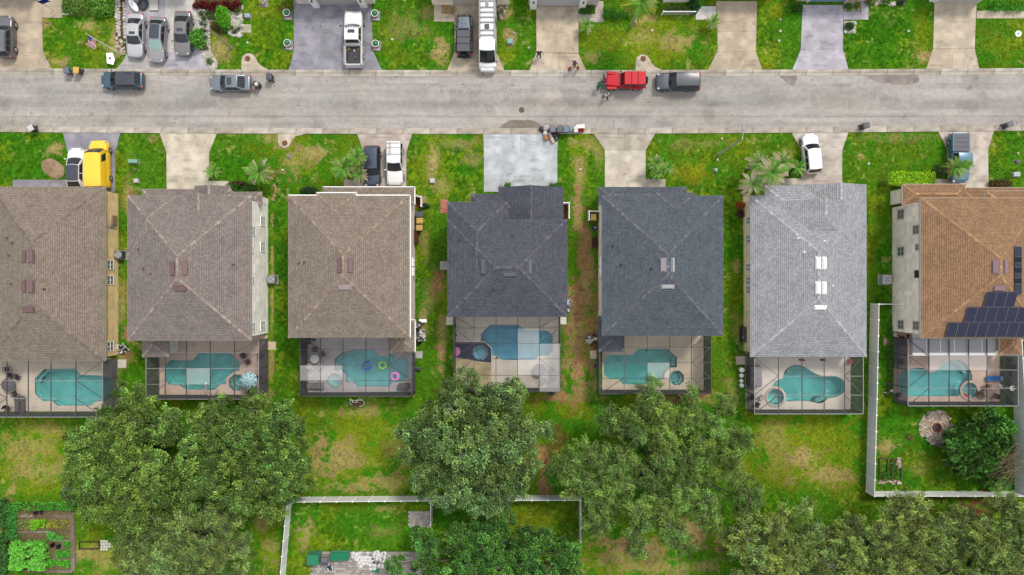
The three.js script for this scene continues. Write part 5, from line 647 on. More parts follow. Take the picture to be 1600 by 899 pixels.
// ---------------------------------------------------------------- paver patio with the white rounds
{
  const r = M2([[485, 862], [640, 860], [660, 864], [668, 930], [485, 930]]); PAVED.push(r); const t = placeGroup('paver_patio', 'grey brown paver patio behind the white fence');
  const ms = [conc(196, 186, 178), conc(182, 172, 166), conc(206, 198, 190), conc(172, 164, 160)], pg = rbox(0.43, 0.05, 0.28, 0.012);
  for (let j = 0; j < 17; j++) for (let i = 0; i < 31; i++) { const x = r[0][0] + 0.22 + i * 0.445 + (j % 2) * 0.22, z = r[0][1] + 0.16 + j * 0.295; if (!inside(x, z, r) || z > 33.5) continue; const m = mk('paver', pg, ms[Math.floor(hash(i, j, 57) * 4)], t); m.position.set(x, 0.03 + hash(i, j, 58) * 0.006, z); m.rotation.y = (hash(i, j, 59) - 0.5) * 0.03; }
  const g = cyl(0.24, 0.23, 0.05, 0, 0, 0, 20), wm = std(new THREE.Color().setRGB(0.46, 0.46, 0.455), { roughness: 0.7 }); let k = 0;
  const dot = (px, py) => { const p = P(px, py), m = solo('round_paver', g, wm, 'white round stepping stone laid out on the paver patio', 'stepping stone', 'white round stones on the paver patio'); m.position.set(p.x, 0.06, p.z); k++; };
  for (const [px, py] of [[552, 865], [558, 866], [552, 869], [555, 871], [563, 865], [569, 866], [575, 865], [580, 867], [587, 864], [562, 870], [568, 871], [574, 870], [580, 872], [558, 874], [565, 876], [571, 876], [577, 877], [583, 875], [562, 880], [569, 880], [575, 880], [564, 884], [582, 868], [592, 868], [598, 866], [601, 865], [597, 870], [590, 863], [600, 871], [596, 874], [599, 876], [593, 884], [580, 884], [585, 883], [580, 888], [585, 888], [597, 885], [578, 866], [584, 872], [589, 872], [571, 866], [566, 866]]) dot(px, py);
  // things on it
  const box0 = (px, py, w, d, h, lab, c0, c1, turn = 0) => { const p = P(px, py), q = thing('storage_box', lab, 'storage box', [p.x, 0.05, p.z], turn); mk('body', rbox(w, h * 0.82, d, 0.04, 0, h * 0.41, 0), std(C(...c0)), q); mk('lid', rbox(w + 0.06, h * 0.2, d + 0.06, 0.04, 0, h * 0.91, 0), std(C(...c1)), q); for (let k = -1; k <= 1; k++) mk('rib', box(0.05, h * 0.7, d + 0.03, k * w * 0.3, h * 0.4, 0), std(C(...c0)), q); };
  box0(494, 868, 1.25, 1.1, 1.35, 'tall green garden storage shed box', [96, 160, 140], [60, 150, 112]); box0(533, 866, 2.0, 0.85, 0.75, 'long green deck box beside the white rounds', [110, 190, 160], [44, 140, 104]);
  const ck = (px, py, lab, c, turn) => { const p = P(px, py), q = thing('garden_chair', lab, 'chair', [p.x, 0.05, p.z], turn), m = std(C(...c)); mk('seat', box(0.48, 0.04, 0.48, 0, 0.42, 0), m, q); mk('backrest', box(0.48, 0.5, 0.04, 0, 0.68, -0.25), m, q); for (const [a, b] of [[-1, -1], [1, -1], [-1, 1], [1, 1]]) mk('leg', rod(V(a * 0.22, 0, b * 0.22), V(a * 0.22, 0.42, b * 0.22), 0.02), MAT.white, q); for (const s of [-1, 1]) mk('armrest', box(0.05, 0.03, 0.46, s * 0.25, 0.62, 0), MAT.white, q); };
  ck(518, 885, 'navy cushioned white chair on the paver patio', [58, 80, 124], 0.4);
  const gr = P(510, 870), gt = thing('grill', 'grey grill between the two green boxes', 'grill', [gr.x, 0.05, gr.z]); mk('body', rbox(0.75, 0.3, 0.55, 0.08, 0, 0.85, 0), std(C(130, 128, 140)), gt); mk('shelf', box(0.8, 0.03, 0.4, 0, 0.7, 0.45), MAT.dark, gt); for (const [a, b] of [[-1, -1], [1, -1], [-1, 1], [1, 1]]) mk('leg', rod(V(a * 0.32, 0, b * 0.22), V(a * 0.32, 0.72, b * 0.22), 0.025), MAT.dark, gt);
  for (const [x, y, a, l] of [[585, 877, 0.2, 'black rubber boot standing on the white rounds, toe inwards'], [591, 878, -0.2, 'black rubber boot standing on the white rounds, toe outwards']]) { const p = P(x, y), q = thing('boot', l, 'boot', [p.x, 0.1, p.z], a); mk('shaft', cyl(0.07, 0.08, 0.34, 0, 0, 0, 12), MAT.black, q); mk('foot', rbox(0.14, 0.12, 0.36, 0.05, 0, 0.06, 0.12), MAT.black, q); }
  const mt = P(587, 891); const rug = solo('door_mat', rbox(0.85, 0.03, 0.45, 0.01), std(C(52, 150, 110)), 'green mat next to the white rounds', 'mat'); rug.position.set(mt.x, 0.07, mt.z); rug.rotation.y = -0.25;
  // square brick pad under the oak
  const o = P(640, 798), bp = placeGroup('brick_pad', 'grey square pad of pavers on the fenced lawn'); const bm = [conc(206, 200, 190), conc(194, 186, 176), conc(214, 208, 198)], bg = rbox(0.39, 0.06, 0.215, 0.012); PAVED.push(M2(rect(637, 799, 675, 824))); for (let j = 0; j < 8; j++) for (let i = 0; i < 6; i++) { const m = mk('paver', bg, bm[Math.floor(hash(i, j, 62) * 3)], bp); m.position.set(X(637) + 0.22 + i * 0.405 + (j % 2) * 0.15, 0.035, Z(799) + 0.12 + j * 0.228); }
}
// ---------------------------------------------------------------- fenced yard: fire pit, timber bed, brush pile
const rock = (r, s) => { const g = new THREE.IcosahedronGeometry(r, 1); const p = g.attributes.position; for (let i = 0; i < p.count; i++) { const k = 0.75 + 0.5 * hash(Math.round(p.getX(i) * 97 / r), Math.round(p.getY(i) * 89 / r) + Math.round(p.getZ(i) * 83 / r) * 7, s); p.setXYZ(i, p.getX(i) * k, p.getY(i) * k * 0.6, p.getZ(i) * k); } g.computeVertexNormals(); return g; };
const rocks = [1, 2, 3, 4].map((s) => rock(0.16, s)), rockM = [conc(232, 214, 196), conc(214, 196, 176), conc(240, 230, 218), conc(196, 178, 160)];
{
  const o = P(1463, 668), t = thing('fire_pit', 'round fire pit in a scatter of pale stones', 'fire pit', [o.x, 0, o.z]);
  mk('gravel_bed', slab(Array.from({ length: 60 }, (_, k) => { const a = k / 60 * 6.283, q = 1.25 + 0.55 * vn(Math.cos(a) * 1.7 + 5, Math.sin(a) * 1.7 + 5, 31) + 0.3 * hash(k, 3, 32); return [Math.cos(a) * q, Math.sin(a) * q * 0.95]; }), [], 0.03, null), conc(222, 192, 172), t);
  for (let k = 0; k < 230; k++) { const a = rr(0, 6.283), q = 0.6 + Math.sqrt(rnd()) * 1.3; const m = mk('stone', rocks[k % 4], rockM[(k * 7) % 4], t); m.position.set(Math.cos(a) * q, 0.05, Math.sin(a) * q); m.rotation.y = rr(0, 6); m.scale.setScalar(rr(0.4, 1.2)); }
  mk('ring', new THREE.TorusGeometry(0.45, 0.1, 8, 24).rotateX(Math.PI / 2).translate(0, 0.18, 0), std(C(150, 96, 74), { metalness: 0.3 }), t); mk('ash', cyl(0.42, 0.42, 0.04, 0, 0.06, 0), MAT.black, t); for (let k = 0; k < 14; k++) { const m = mk('ring_stone', rocks[k % 4], rockM[k % 4], t); m.position.set(Math.cos(k / 14 * 6.283) * 0.6, 0.1, Math.sin(k / 14 * 6.283) * 0.6); m.scale.setScalar(1.05); }
  const c = P(1463, 690), ch = thing('garden_chair', 'grey folding chair facing the fire pit', 'chair', [c.x, 0, c.z], 0.1), cm = std(C(150, 140, 146)); mk('seat', box(0.5, 0.04, 0.5, 0, 0.42, 0), cm, ch); mk('backrest', box(0.5, 0.5, 0.04, 0, 0.65, 0.26).rotateX(0.15), cm, ch); for (const [a, b] of [[-1, -1], [1, -1], [-1, 1], [1, 1]]) mk('leg', rod(V(a * 0.23, 0, b * 0.23), V(a * 0.23, 0.42, b * 0.23), 0.02), MAT.metal, ch);
  const bd = P(1390, 735), tb = thing('timber_bed', 'weathered timber bed with an inner divider by the fence', 'raised bed', [bd.x, 0, bd.z]), tm = std(C(168, 142, 112), { map: T.wood }); const seg = (x0, y0, x1, y1) => mw('board', bar(P(x0, y0).setY(0.09), P(x1, y1).setY(0.09), 0.1, 0.18), tm, tb); seg(1374, 716, 1374, 749); seg(1374, 749, 1408, 750); seg(1408, 718, 1408, 749); seg(1375, 716, 1387, 716); seg(1387, 717, 1386, 737); seg(1386, 738, 1394, 739); seg(1394, 738, 1394, 717); seg(1395, 717, 1408, 718);
  for (const [x, y, w, h, l, n] of [[1390, 753, 18, 2.5, 'row of pale stones along the timber bed', 26], [1404, 724, 4, 8, 'small heap of pale stones in the timber bed', 20]]) { const p = P(x, y), s = thing('stone_heap', l, 'stones', [p.x, 0, p.z]); for (let k = 0; k < n; k++) { const m = mk('stone', rocks[k % 4], rockM[(k * 3) % 4], s); m.position.set(rr(-w, w) * S, rr(0.05, 0.12), rr(-h, h) * S); m.rotation.y = rr(0, 6); m.scale.setScalar(rr(0.6, 1.2)); } }
  const bp = P(1541, 711), br = thing('brush_pile', 'tall grey pile of dead branches leaning on the glossy tree', 'brush pile', [bp.x, 0, bp.z]), bm = std(C(178, 152, 132), { map: T.wood }), bm2 = std(C(150, 126, 108)); const twigs = []; for (let k = 0; k < 130; k++) { const a = 0.62 + rr(-0.55, 0.55), L = rr(1.2, 3.4), x = rr(-1.1, 1.0), z = rr(-1.9, 2.1), y = rr(0.6, 4.5), d = V(-Math.cos(a) * L, rr(-0.6, 0.15), Math.sin(a) * L), p0 = V(x - d.x * 0.4, y, z - d.z * 0.4), p1 = p0.clone().addScaledVector(d, 0.55).add(V(rr(-0.15, 0.15), rr(-0.1, 0.1), rr(-0.15, 0.15))), p2 = p0.clone().add(d); const r0 = rr(0.02, 0.055); const br1 = merge([rod(p0, p1, r0, r0 * 0.7, 5), rod(p1, p2, r0 * 0.7, r0 * 0.25, 5), rod(p1, p1.clone().add(V(d.x * 0.3 + rr(-0.3, 0.3), rr(-0.1, 0.2), d.z * 0.3 + rr(-0.3, 0.3))), r0 * 0.5, r0 * 0.2, 4)]); mk('branch', br1, k % 3 ? bm : bm2, br); }
  const sp = P(1422, 685), sq = thing('stump', 'small stump with pale weeds on the fenced lawn', 'stump', [sp.x, 0, sp.z]); mk('wood', cyl(0.24, 0.2, 0.2, 0, 0, 0, 12), MAT.timber, sq); foliage('weeds', sprayHedge, Array.from({ length: 30 }, () => [rr(-0.4, 0.4), rr(0.05, 0.3), rr(-0.5, 0.2), 1.1, shade(C(170, 160, 80), rr(0.8, 1.2))]), sq);
}
// ---------------------------------------------------------------- stone borders of the rock garden and the sedan driveway
function stoneRow(label, lines, r = 0.2, gap = 0.3, jit = 0.06, mats = rockM) { const list = lines.flatMap((ln) => { const c = new THREE.CatmullRomCurve3(ln.map(([a, b]) => P(a, b))), n = Math.max(2, Math.round(c.getLength() / gap)); return Array.from({ length: n + 1 }, (_, i) => c.getPoint(i / n)); }); const o = list[0], t = thing('stone_border', label, 'stone border', [o.x, 0, o.z]); list.forEach((p, k) => { const m = mk('stone', rocks[k % 4], mats[(k * 5) % mats.length], t); m.position.set(p.x - o.x + rr(-jit, jit), 0.07, p.z - o.z + rr(-jit, jit)); m.rotation.y = rr(0, 6); m.scale.setScalar(r / 0.16 * rr(0.8, 1.25)); }); return t; }
const whiteRock = [conc(244, 240, 234), conc(232, 226, 218), conc(224, 214, 202)];
place('garden_bed', slab(M2([[181, -5], [195, -5], [196, 60], [198, 82], [186, 84], [180, 60]]), [], 0.015, null), MAT.mulch, 'brown mulch strip beside the silver sedans');
stoneRow('double row of white stones beside the silver sedans', [[[181.5, 0], [182, 25], [184, 50]], [[185.5, 0], [186, 30], [187, 55]], [[194, 6], [194, 30], [196, 58]]], 0.17, 0.34, 0.04, whiteRock); stoneRow('heap of pale stones by the flagpole foot', [[[184, 60], [190, 66], [195, 74]], [[187, 72], [192, 80], [197, 80]], [[183, 68], [186, 78], [192, 84]]], 0.17, 0.36, 0.14);
place('gravel_bed', slab(M2([[308, 10], [318, 16], [345, 17], [362, 17], [378, 8], [379, 52], [370, 56], [358, 53], [357, 32], [328, 32], [326, 80], [337, 92], [339, 106], [330, 108], [322, 92], [313, 78], [311, 32], [309, 22]]), [], 0.02, null), conc(234, 226, 214), 'white gravel bed of the rock garden'); place('garden_bed', slab(M2([[300, -5], [376, -5], [373, 12], [360, 16], [320, 15], [308, 12]]), [], 0.016, null), MAT.mulch, 'dark mulch bed of red plants'); place('garden_bed', slab(M2([[327, 33], [356, 33], [357, 50], [345, 54], [328, 48]]), [], 0.014, null), MAT.mulch, 'brown flower bed inside the rock garden');
stoneRow('white stone edging round the rock garden', [[[308, 12], [312, 24], [312, 50], [313, 76], [320, 92], [325, 102], [332, 108], [338, 104], [337, 96], [332, 92]], [[326, 34], [327, 60], [327, 78], [331, 88]], [[310, 31], [330, 32], [345, 32]], [[308, 15], [330, 17], [346, 16]], [[362, 20], [374, 21], [379, 10]], [[357, 36], [357, 50], [366, 56], [377, 56], [377, 30], [366, 26]]], 0.15, 0.3, 0.05, whiteRock);
place('garden_bed', slab(M2(rect(1319, 33, 1337, 52)), [], 0.02, null), conc(236, 226, 216), 'white rock square beside the lilac driveway'); stoneRow('white rocks in the lone square bed', [[[1322, 36], [1334, 36]], [[1322, 49], [1335, 49]], [[1323, 42], [1325, 44]]], 0.2, 0.36, 0.1, whiteRock); place('garden_bed', slab(M2(rect(1319, 1, 1344, 17)), [], 0.02, null), conc(232, 222, 210), 'white rock bed beside the lilac walk');
stoneRow('curved white edging of the feathery planting', [[[99, 22], [112, 21], [122, 16], [131, 12], [146, 9], [160, 2]]], 0.16, 0.24, 0.02, whiteRock);
stoneRow('pale stones beside the camper van', [[[779, 14], [788, 18], [786, 24]], [[783, 12], [790, 12]], [[780, 22], [785, 28]]], 0.17, 0.34, 0.16); stoneRow('curved brick edging round the palm bed', [[[428, 289], [431, 296], [429, 306], [426, 312]]], 0.17, 0.28, 0.02, [conc(206, 176, 130), conc(196, 166, 120)]); stoneRow('white rocks by the cream house wall', [[[1360, 3], [1385, 4], [1412, 3]]], 0.25, 0.5, 0.2, whiteRock);
place('mulch_ring', slab(smoothRing(M2([[66, 252], [80, 248], [93, 255], [100, 262], [98, 276], [86, 279], [72, 272], [65, 262]]), 4), [], 0.05, null), conc(178, 152, 124), 'brown mulch mound on the lawn by the white car'); place('mulch_ring', slab(M2(rect(690, 8, 710, 22)), [], 0.02, null), conc(196, 160, 124), 'tan mulch square by the entry walk');
console.log('yards ready');
// ---------------------------------------------------------------- vehicles (local axes: x forward, y up, z to the right)
function gridGeo(fn, nu, nv) { const pos = [], uv = [], idx = []; for (let i = 0; i <= nu; i++) for (let j = 0; j <= nv; j++) { const p = fn(i / nu, j / nv); pos.push(p.x, p.y, p.z); uv.push(i / nu, j / nv); } for (let i = 0; i < nu; i++) for (let j = 0; j < nv; j++) { const a = i * (nv + 1) + j, b = a + nv + 1; idx.push(a, b, a + 1, b, b + 1, a + 1); } const g = flat(new THREE.BufferGeometry(), pos, idx, uv); g.computeVertexNormals(); return g; }
function loftBody(st) { // st: [x, half width, bottom, top]; rounded box sections
  const ring = ([x, w, b, t]) => { const r = [[-0.84, 0, 0], [-0.95, 0.08, 0], [-1, 0.34, 1], [-0.995, 0.62, 1], [-0.965, 0.86, 1], [-0.9, 0.955, 1], [-0.76, 0.992, 1], [-0.4, 1.02, 1], [0, 1.03, 1]]; const f = r.map(([z, y]) => V(x, b + (t - b) * y, z * w)); return [...f, ...f.slice(0, -1).reverse().map((p) => V(p.x, p.y, -p.z))]; };
  const R = st.map(ring), n = R[0].length, pos = [], idx = [], uv = []; R.forEach((q, i) => q.forEach((p, j) => { pos.push(p.x, p.y, p.z); uv.push(i, j); }));
  for (let i = 0; i < R.length - 1; i++) for (let j = 0; j < n; j++) { const k = (j + 1) % n, a = i * n + j, b = i * n + k, c = a + n, d = b + n; idx.push(a, b, c, b, d, c); }
  for (const [i, f] of [[0, 0], [R.length - 1, 1]]) for (let j = 1; j < n - 1; j++) f ? idx.push(i * n, i * n + j, i * n + j + 1) : idx.push(i * n, i * n + j + 1, i * n + j);
  return toCreasedNormals(flat(new THREE.BufferGeometry(), pos, idx, uv), 0.7);
}
const tyreG = {}, rimG = {};
function wheel(t, x, z, r, w = 0.22) { const s = Math.sign(z), k = r + '_' + w; tyreG[k] ||= new THREE.LatheGeometry([[r * 0.6, -w / 2], [r * 0.9, -w / 2], [r, -w * 0.34], [r, w * 0.34], [r * 0.9, w / 2], [r * 0.6, w / 2]].map((q) => new THREE.Vector2(...q)), 22).rotateX(Math.PI / 2); rimG[k] ||= merge([cyl(r * 0.62, r * 0.62, 0.03, 0, -0.015, 0, 18).rotateX(Math.PI / 2), ...Array.from({ length: 5 }, (_, i) => box(r * 0.5, r * 0.16, 0.05, r * 0.28, 0, 0.01).rotateZ(i * 1.2566))]); const w1 = mk('wheel', tyreG[k], MAT.tyre, t); w1.position.set(x, r, z); const rim = mk('rim', rimG[k], MAT.alloy, w1); rim.position.z = s * w * 0.42; if (s < 0) rim.rotation.y = Math.PI; }
function vehicle(name, label, cat, px, py, turn, h0 = 0.6) { const p = P(px, py, h0); return thing(name, label, cat, [p.x, 0.012, p.z], turn); }
const up = Math.PI / 2, down = -Math.PI / 2, left = Math.PI;
/* o: L, W, paint, roofH, belt, hood, deck (heights), cab [rear base, rear top, front top, front base] as shares of L from the middle, wb / wr half widths as shares */
function car(o, px, py, turn) {
  const t = vehicle(o.name || 'parked_car', o.label, o.cat || 'car', px, py, turn, 0.8); if (px < 106 && py > 200) t.position.y = 0.05; const offRoad = py < 105 || py > 205; t.position.y = offRoad ? 0.052 : 0.014;
  const { L, W, paint: pm } = o, w = W / 2, belt = o.belt || 0.92, hood = o.hood || 0.86, deck = o.deck || 0.95, nose = hood - 0.2, [c0, c1, c2, c3] = o.cab.map((k) => k * L), yr = o.roofH || 1.44, rearFull = c0 < -0.46 * L, b = o.clear || 0.2;
  const bl = o.blunt ? 0.5 : 1, tp = (k) => 1 - (1 - k) * bl;
  const st = [[-0.5 * L, w * 0.6, b + 0.2, deck - 0.24], [-0.494 * L, w * 0.78, b + 0.12, deck - 0.12], [-0.478 * L, w * 0.9, b + 0.04, deck - 0.04], [-0.44 * L, w * 0.97, b, deck - 0.01], [-0.38 * L, w * 0.995, b, deck], [c0 + (rearFull ? 0.1 : 0), w, b, lerp(deck, belt, 0.4)], [0, w, b, belt], [c3, w, b, lerp(hood, belt, 0.6)], [lerp(c3, 0.5 * L, 0.35), w * 0.995, b, hood], [0.40 * L, w * tp(0.955), b, lerp(hood, nose, 0.3)], [0.445 * L, w * tp(0.89), b + 0.01, lerp(hood, nose, 0.55)], [0.474 * L, w * tp(0.78), b + 0.04, lerp(hood, nose, 0.8)], [0.491 * L, w * tp(0.62), b + 0.08, nose], [0.5 * L, w * tp(0.4), b + 0.14, nose - 0.1]];
  mk('body', loftBody(st.sort((a, c) => a[0] - c[0]).filter((s, i, l) => !i || s[0] - l[i - 1][0] > 0.012)), pm, t);
  // cabin: base ring at the belt, roof ring at the top
  const wb = w * (o.wb || 0.93), wr = w * (o.wr || 0.72), bowF = o.bowF ?? 0.16, bowR = o.bowR ?? 0.1, yb = belt - 0.03, cr = 0.06;
  const front = (s, v) => V(lerp(c3 - bowF * s * s, c2 - bowF * 0.6 * s * s, v), lerp(yb, yr - cr * s * s, v), s * lerp(wb, wr, v)), rear = (s, v) => V(lerp(c0 + bowR * s * s, c1 + bowR * 0.7 * s * s, v), lerp(yb, yr - cr * s * s, v), s * lerp(wb, wr, v));
  const roof = (s, u) => { const a = rear(s, 1), c = front(s, 1); return a.lerp(c, u).add(V(0, 0.05 * Math.sin(Math.PI * u), 0)); }, side = (sg) => (u, v) => { const a = rear(sg, v), c = front(sg, v); return a.lerp(c, u).add(V(0, v > 0.99 ? 0.05 * Math.sin(Math.PI * u) : 0, sg * 0.03 * Math.sin(Math.PI * v))); };
  const roofM = o.roofPaint || pm;
  const cab = mk('cabin', merge([gridGeo((u, v) => front(u * 2 - 1, v), 8, 3), gridGeo((u, v) => rear(1 - u * 2, v), 8, 3), gridGeo((u, v) => side(1)(1 - u, v), 6, 3), gridGeo((u, v) => side(-1)(u, v), 6, 3)]), pm, t);
  mk('roof', gridGeo((u, v) => roof(1 - u * 2, v).add(V(0, 0.004, 0)), 8, 8), roofM, t);
  const patch = (nm, fn, u0, u1, v0, v1, off, m, par = t) => { const e = 1e-3, c = V((c1 + c2) / 2, yb - 0.3, 0); const g = gridGeo((a, d) => { const u = lerp(u0, u1, a), v = lerp(v0, v1, d), p = fn(u, v), n = fn(u + e, v).sub(p).cross(fn(u, v + e).sub(p)).normalize(); if (n.dot(p.clone().sub(c)) < 0) n.negate(); return p.addScaledVector(n, off); }, 8, 4); return mk(nm, g, m, par); };
  patch('windshield', front, -0.9, 0.9, 0.06, 0.95, 0.012, o.shade || MAT.glass); if (o.rearGlass !== false) patch('rear_window', rear, -0.86, 0.86, 0.12, 0.9, 0.012, MAT.glass);
  for (const sg of [-1, 1]) for (const [a, d] of o.sides || [[0.1, 0.48], [0.52, 0.93]]) patch('side_window', side(sg), a, d, 0.14, 0.86, 0.014, MAT.glass);
  for (const [u0, u1, v0, v1, m] of o.top || []) patch('sunroof', (s, u) => roof(s, u), u0, u1, v0, v1, 0.012, m || MAT.tinted);
  // bonnet panel, lamps, mirrors, wheels
  const hx0 = c3 - 0.02, hx1 = 0.445 * L; mk('hood', gridGeo((u, v) => { const x = lerp(hx0, hx1, u), s = (v * 2 - 1) * w * lerp(0.8, o.blunt ? 0.68 : 0.56, u), f = (x - c3) / (0.5 * L - c3), y = f < 0.4 ? lerp(lerp(hood, belt, 0.6), hood, f / 0.4) : lerp(hood, lerp(hood, nose, 0.55), (f - 0.4) / 0.5); return V(x - 0.25 * (s / w) ** 2 * u, b + (y - b) * 1.03 + 0.012 - 0.045 * (s / w) ** 2, s); }, 8, 8), pm, t);
  for (const s of [-1, 1]) { mk('headlight', rbox(0.24, 0.1, 0.26, 0.04, 0.452 * L, nose + 0.06, s * w * (o.blunt ? 0.8 : 0.68), s * 0.75), MAT.lamp, t); mk('tail_light', rbox(0.16, 0.2, 0.34, 0.04, -0.477 * L, deck - 0.15, s * w * 0.76, -s * 0.45), MAT.red, t); mk('mirror', rbox(0.12, 0.14, 0.24, 0.04, c3 - 0.22, belt + 0.06, s * (w + 0.08)), o.mirrorM || pm, t); for (const x of [-0.29, 0.3]) wheel(t, x * L, s * (w - 0.09), o.wr0 || 0.33); }
  if (o.bumper) mk('bumper', rbox(0.14, 0.2, W * 0.94, 0.05, -0.497 * L, 0.5, 0), o.bumper, t);
  if (o.rails) for (const s of [-1, 1]) mk('roof_rail', bar(roof(s * 0.9, 0.08).add(V(0, 0.05, 0)), roof(s * 0.9, 0.9).add(V(0, 0.05, 0)), 0.04, 0.04), MAT.dark, t);
  return { t, roof, yr };
}
const sedan = { cab: [-0.40, -0.21, 0.06, 0.235], roofH: 1.43, sides: [[0.16, 0.46], [0.5, 0.92]] }, suv = { cab: [-0.49, -0.42, 0.09, 0.24], roofH: 1.68, belt: 1.02, hood: 0.98, deck: 1.05, wr: 0.76, sides: [[0.06, 0.3], [0.33, 0.58], [0.61, 0.93]], wr0: 0.36 };
const P_ = { grey: paint(128, 128, 134, { metalness: 0.4 }), teal: paint(64, 100, 120, { metalness: 0.3 }), ink: paint(52, 54, 66), silverBlue: paint(138, 148, 160, { metalness: 0.4 }), silver: paint(222, 224, 228, { metalness: 0.35 }), champagne: paint(176, 176, 180, { metalness: 0.4 }), graphite: paint(142, 140, 142, { metalness: 0.4 }), white: new THREE.MeshPhysicalMaterial({ color: new THREE.Color().setRGB(0.56, 0.56, 0.565), roughness: 0.4, clearcoat: 0.4, clearcoatRoughness: 0.25 }), red: new THREE.MeshPhysicalMaterial({ color: new THREE.Color().setRGB(0.36, 0.004, 0.014), roughness: 0.55, specularIntensity: 0.4, clearcoat: 0.15, clearcoatRoughness: 0.3 }), slateBlue: paint(72, 80, 94, { metalness: 0.1, roughness: 0.5, clearcoat: 0.3 }), yellow: new THREE.MeshPhysicalMaterial({ color: new THREE.Color().setRGB(0.72, 0.44, 0.02), roughness: 0.45, clearcoat: 0.5 }), navy: paint(64, 78, 104, { metalness: 0.4 }), sky: paint(104, 146, 178, { metalness: 0.3 }), charcoal: paint(70, 72, 82), steelHood: paint(110, 128, 146, { metalness: 0.3 }) };
const sunshade = std(C(178, 214, 206), { roughness: 0.4, metalness: 0.3 });
car({ ...suv, L: 4.7, W: 1.88, paint: P_.grey, label: 'grey crossover on the tan driveway', rails: true }, 7, 57, up);
car({ ...suv, L: 4.75, W: 1.86, roofH: 1.52, belt: 0.96, hood: 0.9, deck: 1.0, cab: [-0.47, -0.36, 0.07, 0.26], sides: [[0.08, 0.3], [0.33, 0.58], [0.61, 0.93]], paint: P_.teal, roofPaint: P_.ink, label: 'dark teal hatchback with a black glass roof at the kerb beside two bins', top: [[-0.85, 0.85, 0.1, 0.55], [-0.85, 0.85, 0.6, 0.94]] }, 190, 125, left);
car({ ...sedan, L: 4.62, W: 1.82, paint: P_.silverBlue, label: 'silver blue sedan parked at the kerb with a dark sunroof', top: [[-0.62, 0.62, 0.42, 0.86]] }, 359, 129.5, left);
car({ ...sedan, L: 4.85, W: 1.84, paint: P_.silver, label: 'bright silver sedan beside the white stone rows', top: [[-0.5, 0.5, 0.66, 0.9]] }, 211, 55, down - 0.03);
car({ ...sedan, L: 5.05, W: 1.88, cab: [-0.44, -0.3, 0.04, 0.24], paint: P_.champagne, label: 'silver sedan with a long dark glass roof and a sunshade', top: [[-0.8, 0.8, 0.02, 0.96]], shade: sunshade }, 245, 62, down - 0.06);
car({ ...sedan, L: 4.95, W: 1.86, paint: P_.graphite, label: 'graphite grey sedan beside the rock garden', top: [[-0.5, 0.5, 0.55, 0.82]] }, 285, 52, down - 0.02);
car({ ...suv, L: 4.95, W: 1.96, roofH: 1.78, paint: P_.slateBlue, label: 'slate grey station wagon behind the red off-roader', rails: true, blunt: true }, 1060, 127.5, left);
car({ ...sedan, L: 4.75, W: 1.88, cab: [-0.46, -0.3, 0.08, 0.27], paint: P_.white, roofPaint: MAT.tinted, label: 'white car with a dark glass roof beside the yellow van' }, 118, 264, up);
car({ ...suv, L: 4.65, W: 1.86, paint: P_.navy, label: 'dark blue crossover under the palms', top: [[-0.5, 0.5, 0.62, 0.86]] }, 581, 260, down);
car({ ...suv, L: 4.5, W: 1.84, roofH: 1.6, paint: P_.white, label: 'white hatchback parked askew by the palms', top: [] }, 1268, 240, up + 0.1);
